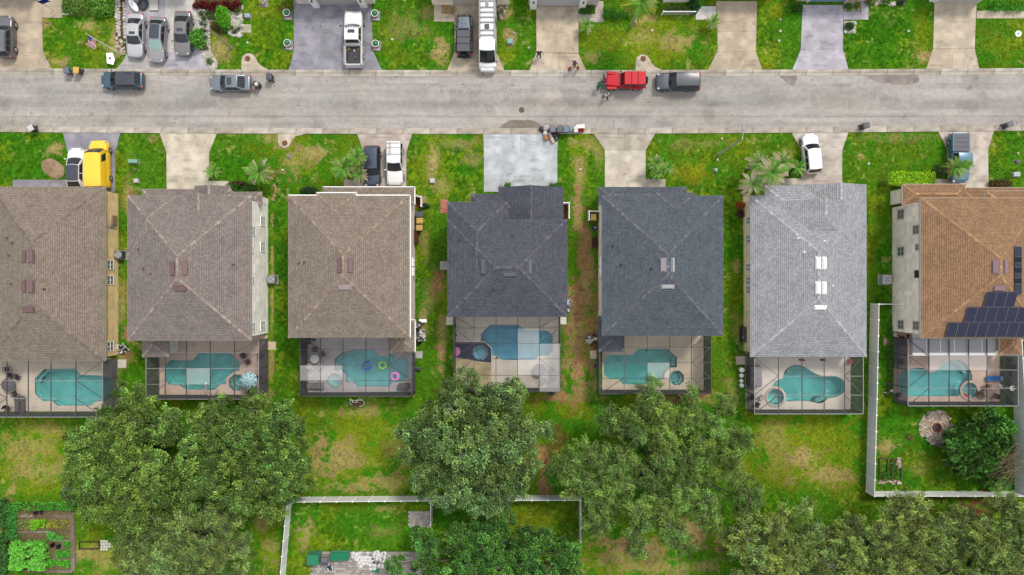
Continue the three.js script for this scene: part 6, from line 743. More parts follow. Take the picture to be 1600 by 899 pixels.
// vans
{
  const van = { cab: [-0.5, -0.495, 0.27, 0.4], wb: 0.98, wr: 0.86, bowR: 0.03, belt: 1.15, hood: 1.05, deck: 1.2, sides: [[0.76, 0.95]], wr0: 0.36, blunt: true };
  let c = car({ ...van, L: 7.2, W: 2.0, roofH: 2.75, paint: P_.white, name: 'camper_van', cat: 'van', label: 'long white camper van with a roof rack', sides: [[0.3, 0.45], [0.8, 0.95]], mirrorM: MAT.dark }, 762, 61, down);
  for (const s of [-1, 1]) mk('rack_rail', bar(c.roof(s * 0.93, 0.02).add(V(0, 0.1, 0)), c.roof(s * 0.93, 0.78).add(V(0, 0.1, 0)), 0.16, 0.06), MAT.grey, c.t); for (const u of [0.03, 0.16, 0.26, 0.36, 0.46, 0.62, 0.72]) mk('rack_bar', bar(c.roof(-0.9, u).add(V(0, 0.13, 0)), c.roof(0.9, u).add(V(0, 0.13, 0)), 0.12, 0.05), MAT.grey, c.t);
  const f = c.roof(0, 0.54); mk('roof_fan', rbox(0.5, 0.12, 0.5, 0.05, f.x, f.y + 0.08, f.z), MAT.dark, c.t); const f2 = c.roof(0, 0.09); mk('roof_box', rbox(0.55, 0.12, 0.32, 0.04, f2.x, f2.y + 0.08, f2.z), MAT.grey, c.t);
  c = car({ ...van, L: 5.3, W: 2.06, roofH: 2.15, cab: [-0.5, -0.495, 0.2, 0.33], wr: 0.9, paint: P_.yellow, name: 'cargo_van', cat: 'van', label: 'tall yellow cargo van on the slate driveway', rearGlass: false, sides: [[0.72, 0.92]] }, 155, 257, up + 0.03);
  for (const u of [0.2, 0.4, 0.6, 0.8]) mk('roof_rib', bar(c.roof(-0.88, u).add(V(0, 0.012, 0)), c.roof(0.88, u).add(V(0, 0.012, 0)), 0.05, 0.02), P_.yellow, c.t);
  c = car({ ...van, L: 4.75, W: 1.84, roofH: 1.82, cab: [-0.5, -0.485, 0.02, 0.2], belt: 1.02, hood: 0.98, deck: 1.05, wr: 0.8, paint: P_.white, name: 'work_van', cat: 'van', label: 'white work van with three roof bars beside the dark blue car', sides: [[0.08, 0.36], [0.4, 0.62], [0.66, 0.93]] }, 617, 256, down);
  for (const u of [0.08, 0.3, 0.62]) { const a = c.roof(-0.95, u).add(V(0, 0.1, 0)), b = c.roof(0.95, u).add(V(0, 0.1, 0)); mk('roof_bar', bar(a, b, 0.09, 0.05), MAT.metal, c.t); } mk('ladder', merge([bar(c.roof(0.35, 0.02).add(V(0, 0.15, 0)), c.roof(0.35, 0.62).add(V(0, 0.15, 0)), 0.04, 0.05), bar(c.roof(0.62, 0.02).add(V(0, 0.15, 0)), c.roof(0.62, 0.62).add(V(0, 0.15, 0)), 0.04, 0.05), ...[0.1, 0.2, 0.3, 0.4, 0.5, 0.58].map((u) => bar(c.roof(0.36, u).add(V(0, 0.15, 0)), c.roof(0.61, u).add(V(0, 0.15, 0)), 0.05, 0.03))]), MAT.metal, c.t);
}
// pickups: cab forward, open or covered bed aft
function pickup(o, px, py, turn) {
  const t = vehicle('pickup_truck', o.label, 'pickup', px, py, turn, 0.9); t.position.y = 0.052; const { L, W, paint: pm } = o, w = W / 2, b = 0.32, bedX = o.bedX * L, cabR = bedX + 0.06, c3 = o.glassX * L, c2 = c3 - 0.62, belt = 1.16, hood = 1.12, yr = o.roofH || 1.92;
  mk('body', loftBody([[cabR, w * 0.98, b, belt], [c3 - 0.3, w, b, belt], [c3 + 0.1, w, b, hood + 0.03], [0.36 * L, w * 0.99, b, hood], [0.45 * L, w * 0.95, b, hood - 0.06], [0.485 * L, w * 0.86, b + 0.05, hood - 0.18], [0.5 * L, w * 0.74, b + 0.12, hood - 0.32]]), pm, t);
  const wb = w * 0.93, wr = w * 0.76, front = (s, v) => V(lerp(c3 - 0.18 * s * s, c2 - 0.1 * s * s, v), lerp(belt - 0.03, yr - 0.05 * s * s, v), s * lerp(wb, wr, v)), rear = (s, v) => V(lerp(cabR + 0.03, cabR + 0.22, v), lerp(belt - 0.03, yr - 0.05 * s * s, v), s * lerp(wb, wr, v)), side = (sg) => (u, v) => rear(sg, v).lerp(front(sg, v), u);
  mk('cabin', merge([gridGeo((u, v) => front(u * 2 - 1, v), 8, 3), gridGeo((u, v) => rear(1 - u * 2, v), 8, 3), gridGeo((u, v) => side(1)(1 - u, v), 6, 3), gridGeo((u, v) => side(-1)(u, v), 6, 3)]), pm, t); const roof = (s, u) => rear(s, 1).lerp(front(s, 1), u).add(V(0, 0.04 * Math.sin(Math.PI * u), 0)); mk('roof', gridGeo((u, v) => roof(1 - 2 * u, v).add(V(0, 0.004, 0)), 8, 6), pm, t);
  const patch = (nm, fn, u0, u1, v0, v1, m, off = 0.014) => { const e = 1e-3, c = V((c2 + cabR) / 2, belt - 0.3, 0); mk(nm, gridGeo((a, d) => { const u = lerp(u0, u1, a), v = lerp(v0, v1, d), p = fn(u, v), n = fn(u + e, v).sub(p).cross(fn(u, v + e).sub(p)).normalize(); if (n.dot(p.clone().sub(c)) < 0) n.negate(); return p.addScaledVector(n, off); }, 8, 3), m, t); };
  patch('windshield', front, -0.92, 0.92, 0.05, 0.96, MAT.glass); patch('rear_window', rear, -0.85, 0.85, 0.15, 0.85, MAT.glass); for (const s of [-1, 1]) for (const [a, d] of [[0.08, 0.44], [0.48, 0.92]]) patch('side_window', side(s), a, d, 0.14, 0.86, MAT.glass); if (o.sunroof) patch('sunroof', roof, -0.5, 0.5, 0.5, 0.78, MAT.tinted);
  if (o.cabLamps) for (const s of [-0.7, -0.36, 0, 0.36, 0.7]) { const p = roof(s, 0.93); mk('clearance_lamp', rbox(0.1, 0.06, 0.1, 0.02, p.x, p.y + 0.02, p.z), MAT.dark, t); }
  mk('hood', gridGeo((u, v) => { const x = lerp(c3, 0.455 * L, u), s = (v * 2 - 1) * w * lerp(0.82, 0.74, u); return V(x - 0.2 * (s / w) ** 2 * u, lerp(hood + 0.055, hood - 0.02, u * u) + 0.012 - 0.04 * (s / w) ** 2, s); }, 8, 8), pm, t);
  const bl = bedX + 0.5 * L, bm = bedX - bl / 2; // bed: floor, sides, tailgate
  mk('bed_floor', box(bl - 0.1, 0.08, W - 0.36, bm, 0.66, 0), o.liner || MAT.black, t); for (const s of [-1, 1]) { mk('bed_side', rbox(bl - 0.02, 0.84, 0.2, 0.05, bm, 0.74, s * (w - 0.1)), pm, t); mk('wheel_arch', rbox(0.8, 0.26, 0.14, 0.05, bm - 0.05, 0.8, s * (w - 0.27)), o.liner || MAT.black, t); mk('bed_rail', box(bl - 0.04, 0.03, 0.12, bm, 1.17, s * (w - 0.11)), o.railM || pm, t); }
  mk('tailgate', rbox(0.1, 0.62, W - 0.14, 0.03, -0.5 * L + 0.06, 0.84, 0), pm, t); mk('bulkhead', rbox(0.08, 0.56, W - 0.3, 0.02, bedX - 0.05, 0.9, 0), pm, t); mk('bumper', rbox(0.18, 0.2, W * 0.92, 0.05, -0.5 * L - 0.06, 0.55, 0), MAT.metal, t);
  if (o.cover) for (let k = 0; k < 4; k++) { const ww = (bl - 0.14) / 4; mk('bed_cover', rbox(ww - 0.02, 0.05, W - 0.3, 0.015, -0.5 * L + 0.1 + ww * (k + 0.5), 1.185, 0), o.cover, t); }
  for (const s of [-1, 1]) { mk('headlight', rbox(0.26, 0.2, 0.3, 0.05, 0.478 * L, hood - 0.22, s * w * 0.74, s * 0.35), MAT.lamp, t); mk('tail_light', rbox(0.12, 0.34, 0.12, 0.03, -0.5 * L + 0.03, 0.92, s * (w - 0.1)), MAT.red, t); const mx = o.towMirror ? 0.28 : 0.14; mk('mirror_arm', rod(V(c3 - 0.25, belt + 0.05, s * w * 0.94), V(c3 - 0.3, belt + 0.12, s * (w + mx)), 0.025), MAT.dark, t); mk('mirror', rbox(0.14, 0.26, 0.16, 0.03, c3 - 0.3, belt + 0.14, s * (w + mx + 0.04)), o.mirrorM || pm, t); for (const x of [bm / L - 0.01, 0.325]) wheel(t, x * L, s * (w - 0.11), 0.4, 0.26); }
  return t;
}
{
  const t = pickup({ L: 6.05, W: 2.02, paint: P_.white, bedX: -0.125, glassX: 0.25, sunroof: true, cabLamps: true, towMirror: true, railM: MAT.grey, mirrorM: MAT.dark, label: 'white pickup with an open black bed on the slate driveway' }, 552, 60, up);
  for (const [x, z, r, c] of [[-1.2, -0.5, 0.16, [150, 120, 90]], [-1.35, 0.1, 0.12, [200, 196, 190]], [-1.2, 0.55, 0.1, [170, 120, 60]], [-2.1, 0.2, 0.13, [110, 108, 112]]]) mk('cargo_box', rbox(r * 2, r, r * 1.6, 0.02, x, 0.72 + r / 2, z), std(C(...c)), t);
  pickup({ L: 5.45, W: 1.96, paint: P_.sky, bedX: -0.12, glassX: 0.23, cover: std(C(92, 94, 108), { roughness: 0.5 }), label: 'sky blue pickup with a black bed cover under the palm' }, 1500, 247, down);
}
// boxy off-roaders with a spare wheel on the tailgate
function offroader(o, px, py, turn) {
  const t = vehicle('off_roader', o.label, 'off-roader', px, py, turn, 1.0); t.position.y = o.y; const L = 4.35, w = 0.8, pm = o.paint, tm = o.top || pm;
  mk('body', merge([loftBody([[-0.5 * L, w * 0.97, 0.45, 1.12], [-0.46 * L, w, 0.42, 1.14], [0.13 * L, w, 0.42, 1.14], [0.14 * L, w * 0.98, 0.42, 1.12]]), loftBody([[0.135 * L, w * 0.92, 0.5, 1.14], [0.3 * L, w * 0.8, 0.5, 1.12], [0.46 * L, w * 0.72, 0.5, 1.08], [0.485 * L, w * 0.68, 0.52, 1.02]])]), pm, t);
  mk('hood', gridGeo((u, v) => { const x = lerp(0.15 * L, 0.45 * L, u), s = (v * 2 - 1) * lerp(0.68, 0.54, u); return V(x, 1.185 - 0.06 * u - 0.05 * s * s, s); }, 6, 6), o.hood || pm, t); if (o.scoop) for (const s of [-0.2, 0.2]) mk('hood_vent', rbox(0.26, 0.04, 0.1, 0.02, 0.28 * L, 1.165, s), MAT.dark, t);
  const yb = 1.12, yr = 1.84, f0 = 0.13 * L, f1 = 0.045 * L, r0 = -0.49 * L, fr = (s, v) => V(lerp(f0, f1, v) - 0.03 * s * s, lerp(yb, yr, v), s * lerp(0.76, 0.68, v)), re = (s, v) => V(lerp(r0, r0 + 0.08, v), lerp(yb, yr, v), s * lerp(0.77, 0.69, v)), sd = (g) => (u, v) => re(g, v).lerp(fr(g, v), u);
  mk('cabin', merge([gridGeo((u, v) => fr(u * 2 - 1, v), 6, 2), gridGeo((u, v) => re(1 - 2 * u, v), 6, 2), gridGeo((u, v) => sd(1)(1 - u, v), 6, 2), gridGeo((u, v) => sd(-1)(u, v), 6, 2)]), tm, t);
  const x0 = r0 + 0.02, x1 = f1 + 0.02; for (const [a, d] of [[0, 0.36], [0.37, 0.66], [0.67, 1]]) mk('top_panel', rbox((x1 - x0) * (d - a) - 0.015, 0.07, 1.42, 0.03, lerp(x0, x1, (a + d) / 2), yr + 0.02, 0), tm, t);
  const patch = (nm, fn, u0, u1, v0, v1) => { const e = 1e-3, c = V(-0.2 * L, yb - 0.3, 0); mk(nm, gridGeo((a, d) => { const u = lerp(u0, u1, a), v = lerp(v0, v1, d), p = fn(u, v), n = fn(u + e, v).sub(p).cross(fn(u, v + e).sub(p)).normalize(); if (n.dot(p.clone().sub(c)) < 0) n.negate(); return p.addScaledVector(n, 0.014); }, 4, 2), MAT.glass, t); };
  patch('windshield', fr, -0.9, 0.9, 0.1, 0.92); patch('rear_window', re, -0.8, 0.8, 0.15, 0.85); for (const s of [-1, 1]) for (const [a, d] of [[0.05, 0.3], [0.36, 0.62], [0.67, 0.93]]) patch('side_window', sd(s), a, d, 0.14, 0.88);
  for (const s of [-1, 1]) { for (const x of [-0.3, 0.34]) { wheel(t, x * L, s * 0.78, 0.42, 0.28); mk('fender_flare', rbox(1.02, 0.07, 0.3, 0.03, x * L, 0.97, s * 0.83), o.flare, t); mk('fender_end', rbox(0.09, 0.32, 0.28, 0.03, x * L - 0.5, 0.83, s * 0.83), o.flare, t); mk('fender_end', rbox(0.09, 0.32, 0.28, 0.03, x * L + 0.5, 0.83, s * 0.83), o.flare, t); } mk('side_step', rod(V(-0.14 * L, 0.45, s * 0.88), V(0.17 * L, 0.45, s * 0.88), 0.05), MAT.black, t); mk('mirror', rbox(0.14, 0.18, 0.22, 0.04, 0.12 * L, 1.22, s * 0.92), MAT.black, t); mk('headlight', new THREE.CylinderGeometry(0.1, 0.1, 0.06, 16).rotateZ(Math.PI / 2).translate(0.49 * L, 0.9, s * 0.38), MAT.lamp, t); mk('tail_light', rbox(0.08, 0.24, 0.16, 0.02, -0.505 * L, 0.95, s * 0.68), MAT.red, t); }
  mk('front_bumper', rbox(0.22, 0.18, 1.62, 0.05, 0.53 * L, 0.6, 0), MAT.black, t); mk('rear_bumper', rbox(0.18, 0.18, 1.6, 0.05, -0.53 * L, 0.6, 0), MAT.black, t); const k = mk('spare_wheel', new THREE.LatheGeometry([[0.1, -0.13], [0.36, -0.13], [0.41, -0.08], [0.41, 0.08], [0.36, 0.13], [0.1, 0.13]].map((q) => new THREE.Vector2(...q)), 22).rotateZ(Math.PI / 2), MAT.tyre, t); k.position.set(-0.5 * L - 0.17, 1.0, 0); mk('cowl', rbox(0.12, 0.04, 1.2, 0.015, 0.155 * L, 1.18, 0), MAT.black, t);
  return t;
}
offroader({ paint: P_.red, flare: P_.red, y: 0.014, label: 'bright red off-roader parked at the kerb' }, 977, 125.5, left); offroader({ paint: P_.charcoal, hood: P_.steelHood, top: std(C(86, 86, 98), { roughness: 0.6 }), flare: MAT.black, scoop: true, y: 0.052, label: 'black off-roader with a steel blue hood beside the camper van' }, 725, 55, up);
console.log('vehicles ready');
// ---------------------------------------------------------------- street and garden objects
const steps = (pts, n = 20) => new THREE.LatheGeometry(pts.map((q) => new THREE.Vector2(...q)), n);
function bin(px, py, c, lc, label, turn = 0, o = {}) {
  const p = P(px, py, 1), t = thing('wheelie_bin', label, 'bin', [p.x, o.y ?? 0.014, p.z], turn, o.group), bm = std(C(...c), { roughness: 0.55 }), lm = std(C(...lc), { roughness: 0.5 });
  const g = new THREE.BoxGeometry(0.58, 0.9, 0.64, 1, 1, 1), q = g.attributes.position; for (let i = 0; i < q.count; i++) if (q.getY(i) < 0) { q.setX(i, q.getX(i) * 0.8); q.setZ(i, q.getZ(i) * 0.78); } g.computeVertexNormals(); mk('body', g.translate(0, 0.53, 0), bm, t);
  const ld = mk('lid', merge([rbox(0.64, 0.07, 0.72, 0.03, 0, 1.01, 0.01), rbox(0.5, 0.05, 0.5, 0.02, 0, 1.05, 0.02)]), lm, t); mk('handle', merge([rod(V(-0.26, 0.97, -0.42), V(0.26, 0.97, -0.42), 0.022), rod(V(-0.26, 0.93, -0.3), V(-0.26, 0.97, -0.42), 0.02), rod(V(0.26, 0.93, -0.3), V(0.26, 0.97, -0.42), 0.02)]), bm, t);
  for (const s of [-1, 1]) mk('wheel', new THREE.CylinderGeometry(0.12, 0.12, 0.06, 14).rotateZ(Math.PI / 2).translate(s * 0.27, 0.12, -0.3), MAT.tyre, t);
  if (o.full) { ld.rotation.x = 0; mk('bag', new THREE.SphereGeometry(0.24, 12, 8).scale(1, 0.6, 0.9).translate(0.02, 1.1, 0.05), std(C(...o.full)), t); }
  return t;
}
const dkb = [88, 92, 106], blk = [62, 64, 70], yel = [236, 196, 92];
bin(103, 110, [104, 110, 124], [118, 124, 138], 'grey wheelie bin beside the yellow-lidded bin', 0.1); bin(118.5, 109.5, [70, 72, 78], yel, 'bin with a yellow lid at the tan driveway kerb', -0.1); bin(47, 200, [70, 72, 76], [226, 226, 230], 'black bin with a white lid at the kerb opposite the tan driveway', 0.5); bin(400, 132, [64, 58, 60], [60, 56, 58], 'overfull black bin with a white bag behind the silver blue sedan', 1.2, { full: [246, 236, 232] }); bin(420, 119.5, blk, dkb, 'dark bin standing alone by the drain apron', Math.PI - 0.1); bin(1354, 196, blk, [78, 80, 88], 'dark bin at the kerb opposite the long asphalt repair', Math.PI * 0.55); bin(1579, 194, [84, 88, 96], [108, 112, 120], 'grey bin at the kerb opposite the oil stained driveway', Math.PI * 0.6);
bin(863.5, 201.5, [88, 94, 108], [110, 120, 138], 'blue grey bin beside the black bags in the kerb row', 0); bin(875, 201.5, [80, 82, 92], [92, 94, 106], 'dark grey bin in the middle of the kerb row', 0); bin(885, 201.5, [96, 108, 124], [118, 130, 146], 'pale blue grey bin next to the white carton', 0); bin(655, 335, [74, 82, 98], [84, 94, 114], 'dark blue bin beside the taupe house wall', up, { y: 0 }); bin(655.5, 345, [78, 78, 82], [230, 192, 96], 'yellow-lidded bin next to the dark blue bin', up, { y: 0 }); bin(655, 356, [84, 82, 80], [226, 186, 104], 'yellow-lidded bin next to the leaning planks', up, { y: 0 }); bin(927.5, 339.5, [70, 70, 74], [236, 196, 92], 'yellow-lidded bin inside the white screen by the blue slate house', 0, { y: 0 });
const carton = (px, py, w, d, h, c, label, turn = 0, y = 0.014) => { const p = P(px, py, h), t = thing('carton', label, 'box', [p.x, y, p.z], turn), m = std(C(...c)); mk('body', box(w, h, d, 0, h / 2, 0), m, t); mk('flap', box(w * 0.96, 0.02, d * 0.46, 0, h + 0.02, -d * 0.25), m, t); mk('flap', box(w * 0.96, 0.02, d * 0.46, 0, h + 0.035, d * 0.25), m, t); };
carton(900, 202, 0.46, 0.66, 0.7, [246, 246, 246], 'white carton at the end of the bin row'); carton(853.5, 215, 0.42, 0.5, 0.4, [196, 142, 92], 'open brown carton beside the white bags', 0.4, 0.05); carton(891.5, 201, 0.2, 0.6, 0.8, [130, 196, 210], 'pale teal crate between the bins and the white carton');
const bag = (px, py, r, c, label, y = 0.02) => { const p = P(px, py), t = thing('bin_bag', label, 'bag', [p.x, y, p.z]), g = new THREE.SphereGeometry(r, 14, 10), q = g.attributes.position; for (let i = 0; i < q.count; i++) { const k = 0.85 + 0.3 * vn(q.getX(i) * 9 + px, q.getZ(i) * 9 + q.getY(i) * 7, 77); q.setXYZ(i, q.getX(i) * k, Math.max(-r * 0.6, q.getY(i) * k * 0.75), q.getZ(i) * k); } g.computeVertexNormals(); mk('sack', g.translate(0, r * 0.6, 0), std(C(...c), { roughness: 0.35 }), t); mk('knot', new THREE.ConeGeometry(0.05, 0.12, 8).translate(0, r * 1.35, 0), std(C(...c)), t); };
bag(853, 201, 0.42, [196, 186, 184], 'bulging pale sack at the start of the kerb row'); bag(847, 203, 0.34, [50, 48, 52], 'black sack beside the bulging pale sack'); bag(852, 209, 0.3, [232, 232, 232], 'small white bag next to the open brown carton', 0.06); bag(868, 212, 0.36, [34, 34, 40], 'shiny black sack beside the rolled carpet', 0.06); bag(869, 217, 0.28, [70, 74, 92], 'small navy bag at the edge of the grass', 0.06); bag(871, 208, 0.24, [176, 158, 130], 'small tan bag against the kerb row', 0.06);
{ const a = P(858, 208, 0.3), b = P(865, 223, 0.3), t = thing('rolled_carpet', 'rolled beige carpet lying across the driveway edge', 'carpet', [a.x, 0, a.z]); mw('roll', rod(a.setY(0.28), b.setY(0.24), 0.2, 0.19, 16), std(C(226, 206, 190)), t); mw('strap', rod(a.clone().lerp(b, 0.45), a.clone().lerp(b, 0.5), 0.21, 0.21, 16), std(C(150, 140, 136)), t); }
{ const p = P(907, 195.5, 0.6), t = thing('sign_board', 'white board with faded lettering propped by the red wagon', 'board', [p.x, 0.014, p.z], 0.05); const st = tex(128, 48, (i, j) => { const e = i < 4 || i > 123 || j < 4 || j > 43; const letter = j > 16 && j < 32 && i > 14 && i < 112 && Math.floor(i / 7) % 2 === 0 && hash(Math.floor(i / 3), Math.floor(j / 5), 88) > 0.4; return e ? [0.86, 0.78, 0.72] : letter ? [0.6, 0.7, 0.66] : [0.93, 0.92, 0.9]; }); mk('board', box(0.92, 0.04, 0.4, 0, 0.55, 0).rotateX(0.25), new THREE.MeshStandardMaterial({ map: st, roughness: 0.6 }), t); for (const s of [-1, 1]) mk('leg', rod(V(s * 0.35, 0, 0.05), V(s * 0.35, 0.55, 0), 0.02), MAT.grey, t); }
{ const p = P(907, 203, 0.3), t = thing('toy_wagon', 'red toy wagon beside the white carton', 'wagon', [p.x, 0.02, p.z]); mk('tray', merge([box(0.7, 0.04, 0.42, 0, 0.24, 0), box(0.7, 0.16, 0.03, 0, 0.32, 0.2), box(0.7, 0.16, 0.03, 0, 0.32, -0.2), box(0.03, 0.16, 0.42, 0.34, 0.32, 0), box(0.03, 0.16, 0.42, -0.34, 0.32, 0)]), std(C(168, 40, 44)), t); for (const [a, b] of [[-1, -1], [1, -1], [-1, 1], [1, 1]]) mk('wheel', new THREE.CylinderGeometry(0.11, 0.11, 0.05, 12).rotateX(Math.PI / 2).translate(a * 0.24, 0.11, b * 0.22), MAT.tyre, t); mk('handle', rod(V(0.36, 0.25, 0), V(0.75, 0.5, 0), 0.02), MAT.black, t); }
// air conditioners
const aircon = (px, py, c, label, w = 0.85) => { const p = P(px, py, 0.5), t = thing('air_conditioner', label, 'air conditioner', [p.x, 0, p.z]), m = std(C(...c), { roughness: 0.5, metalness: 0.2 }); mk('pad', box(w + 0.2, 0.08, w + 0.2, 0, 0.03, 0), conc(206, 200, 192), t); mk('cabinet', rbox(w, 0.8, w, 0.05, 0, 0.47, 0), m, t); for (const r of [0.14, 0.22, 0.3, 0.37]) mk('fan_guard', new THREE.TorusGeometry(r, 0.012, 5, 24).rotateX(Math.PI / 2).translate(0, 0.885, 0), MAT.white, t); mk('fan_well', cyl(0.38, 0.38, 0.01, 0, 0.869, 0, 24), MAT.dark, t); for (let k = 0; k < 4; k++) mk('fan_blade', box(0.3, 0.01, 0.12, 0.17, 0.882, 0).rotateY(k * 1.5708), MAT.grey, t); };
aircon(187, 398.5, [88, 96, 104], 'grey air conditioner between the tan bungalow and the plum roofed house'); aircon(425, 437, [150, 152, 154], 'grey air conditioner beside the white wall on the green strip'); aircon(694, 415, [206, 200, 200], 'pale air conditioner at the dark slate house wall'); aircon(1384, 437, [214, 212, 212], 'pale air conditioner beside the cream west wall', 1.0);
// utility boxes and lids on the lawns
const ubox = (px, py, w, d, h, c, label, name = 'utility_box') => { const p = P(px, py), t = thing(name, label, 'utility box', [p.x, 0, p.z]); mk('pad', box(w + 0.12, 0.04, d + 0.12, 0, 0.015, 0), conc(190, 180, 168), t); mk('cover', rbox(w, h, d, 0.05, 0, h / 2 + 0.03, 0), std(C(...c)), t); mk('seam', box(w * 0.9, 0.01, 0.015, 0, h + 0.034, 0), MAT.grey, t); };
ubox(210.5, 253, 1.05, 0.42, 0.5, [150, 200, 170], 'pale green utility box on the lawn by the cream driveway'); ubox(214, 283, 0.5, 0.45, 0.3, [226, 226, 224], 'white utility box nearest the house beyond the pale green one'); ubox(676, 283, 0.55, 0.5, 0.4, [224, 230, 228], 'white utility box on the dry strip by the pink driveway'); ubox(797, 66, 0.6, 0.55, 0.4, [150, 210, 200], 'pale teal utility box beside the camper van lawn'); ubox(388, 26, 0.62, 0.46, 0.4, [186, 196, 214], 'pale blue utility box beside the rock garden'); ubox(1586.5, 273, 0.75, 0.5, 0.3, [206, 222, 224], 'pale grey utility box near the reddish shrub'); ubox(1589, 253, 0.5, 0.32, 0.3, [130, 122, 122], 'dark utility box on the street side of the pale grey one'); ubox(1118, 266, 0.3, 0.32, 0.3, [190, 208, 214], 'small bluish box near the yellow grass patch'); ubox(451, 244, 0.32, 0.36, 0.2, [150, 170, 170], 'small bluish box among dry grass'); ubox(1254, 11, 0.2, 0.2, 0.4, [226, 224, 220], 'small white box beside the round shrub');
place('concrete_pad', slab(M2(rect(380, 38, 392, 51)), [], 0.04, 0), conc(212, 210, 184), 'square beige pad beside the rock garden');
const post = (px, py, label, c = [236, 234, 230]) => { const p = P(px, py), t = thing('cleanout_cap', label, 'pipe cap', [p.x, 0, p.z]); mk('pipe', cyl(0.13, 0.13, 0.14, 0, 0, 0, 14), std(C(...c)), t); mk('plug', cyl(0.06, 0.06, 0.05, 0, 0.14, 0, 8), std(C(...c)), t); };
for (const [x, y, l, c] of [[211, 265, 'grey pipe cap between the two utility boxes', [150, 140, 136]], [675, 266, 'pale pipe cap on the street side of the white utility box', [200, 190, 186]], [442, 266, 'white pipe cap near the plum house palm'], [1357, 256, 'white pipe cap on the lawn by the clipped hedge'], [907, 265, 'white pipe cap on the dry strip by the two-tone driveway'], [1128, 217, 'cream pipe cap near the street lamp', [230, 214, 180]], [1121, 250, 'cream pipe cap beside the street lamp foot', [226, 210, 196]], [1019, 48, 'white pipe cap on the olive lawn behind the red off-roader'], [1219, 49, 'white pipe cap on the lawn beside the lilac driveway'], [1217, 64, 'white pipe cap nearer the kerb by the lilac driveway'], [1219, 31, 'pinkish stone cap by the lilac driveway', [200, 176, 170]], [1419, 49, 'white pipe cap on the vivid lawn'], [613, 62, 'white pipe cap on the lawn beside the planter pads'], [803, 52, 'grey stone cap beside the pale teal box', [196, 196, 196]], [826, 75, 'pale cap by the bare driveway', [206, 200, 190]], [1590, 240, 'pinkish cap near the blue pickup lawn', [222, 196, 176]], [387, 67, 'cream cap on the lawn behind the drain apron', [236, 226, 200]], [1391, 58, 'hidden']]) if (l !== 'hidden') post(x, y, l, c);
{ const p = P(1591, 53), t = thing('yard_disc', 'white round lid with a dark emblem on the olive lawn', 'lid', [p.x, 0, p.z]); mk('disc', cyl(0.36, 0.34, 0.08, 0, 0, 0, 28), MAT.white, t); mk('emblem', merge([rbox(0.22, 0.015, 0.1, 0.006, 0, 0.088, 0, 0.5), rbox(0.1, 0.015, 0.24, 0.006, 0.03, 0.09, -0.01, 0.5)]), std(C(76, 72, 96)), t); }
for (const [x, y, l] of [[1191, 788, 'square timber tree stake frame next to the shaded grass'], [1137, 826, 'square timber frame beside the wide twiggy oak'], [1128, 858, 'square timber frame beside the olive tree row']]) { const p = P(x, y), t = thing('stake_frame', l, 'timber frame', [p.x, 0, p.z]); for (let k = 0; k < 4; k++) mk('rail', box(0.5, 0.12, 0.07, 0, 0.06, 0.22).rotateY(k * Math.PI / 2), std(C(206, 182, 150), { map: T.wood }), t); mk('post', rod(V(0.2, 0, 0.2), V(0.2, 0.5, 0.2), 0.035), MAT.timber, t); }
// planters on square pads by the slate driveway
for (const [x, y, l] of [[450, 24, 'green domed planter on a grey pad near the yellowing plants'], [451, 71, 'green domed planter on a grey pad nearest the drain apron'], [587, 25, 'green domed planter on a grey pad beside the white pickup hood'], [588, 72, 'green domed planter on a grey pad beside the white pickup bed']]) { const p = P(x, y), t = thing('planter', l, 'planter', [p.x, 0, p.z]); mk('pad', slab(rect(-0.5, -0.55, 0.5, 0.55), [], 0.07, 0), conc(176, 166, 170), t); mk('plaque', box(0.6, 0.03, 0.2, 0, 0.085, 0.38), std(C(240, 222, 226)), t); mk('pot', steps([[0, 0.08], [0.22, 0.08], [0.36, 0.5], [0.4, 0.5], [0.4, 0.6], [0.33, 0.6], [0.31, 0.52], [0, 0.52]]).translate(0, 0, -0.08), std(C(60, 86, 100)), t); mk('rim', new THREE.TorusGeometry(0.37, 0.035, 6, 24).rotateX(Math.PI / 2).translate(0, 0.6, -0.08), MAT.white, t); mk('dome', new THREE.SphereGeometry(0.3, 18, 10, 0, 6.3, 0, 1.6).scale(1, 0.8, 1).translate(0, 0.58, -0.08), std(C(26, 132, 70), { roughness: 0.5 }), t); }
{ const p = P(412, 4), t = thing('planter', 'yellow flowers on a grey pad by the rock garden path', 'planter', [p.x, 0, p.z]); mk('pad', slab(rect(-0.5, -0.55, 0.5, 0.5), [], 0.07, 0), conc(176, 166, 170), t); mk('pot', steps([[0, 0.08], [0.2, 0.08], [0.3, 0.4], [0, 0.4]]), MAT.white, t); foliage('flowers', sprayHedge, Array.from({ length: 40 }, () => [rr(-0.28, 0.28), rr(0.4, 0.6), rr(-0.28, 0.28), 1, shade(C(220, 200, 70), rr(0.8, 1.2))]), t); }
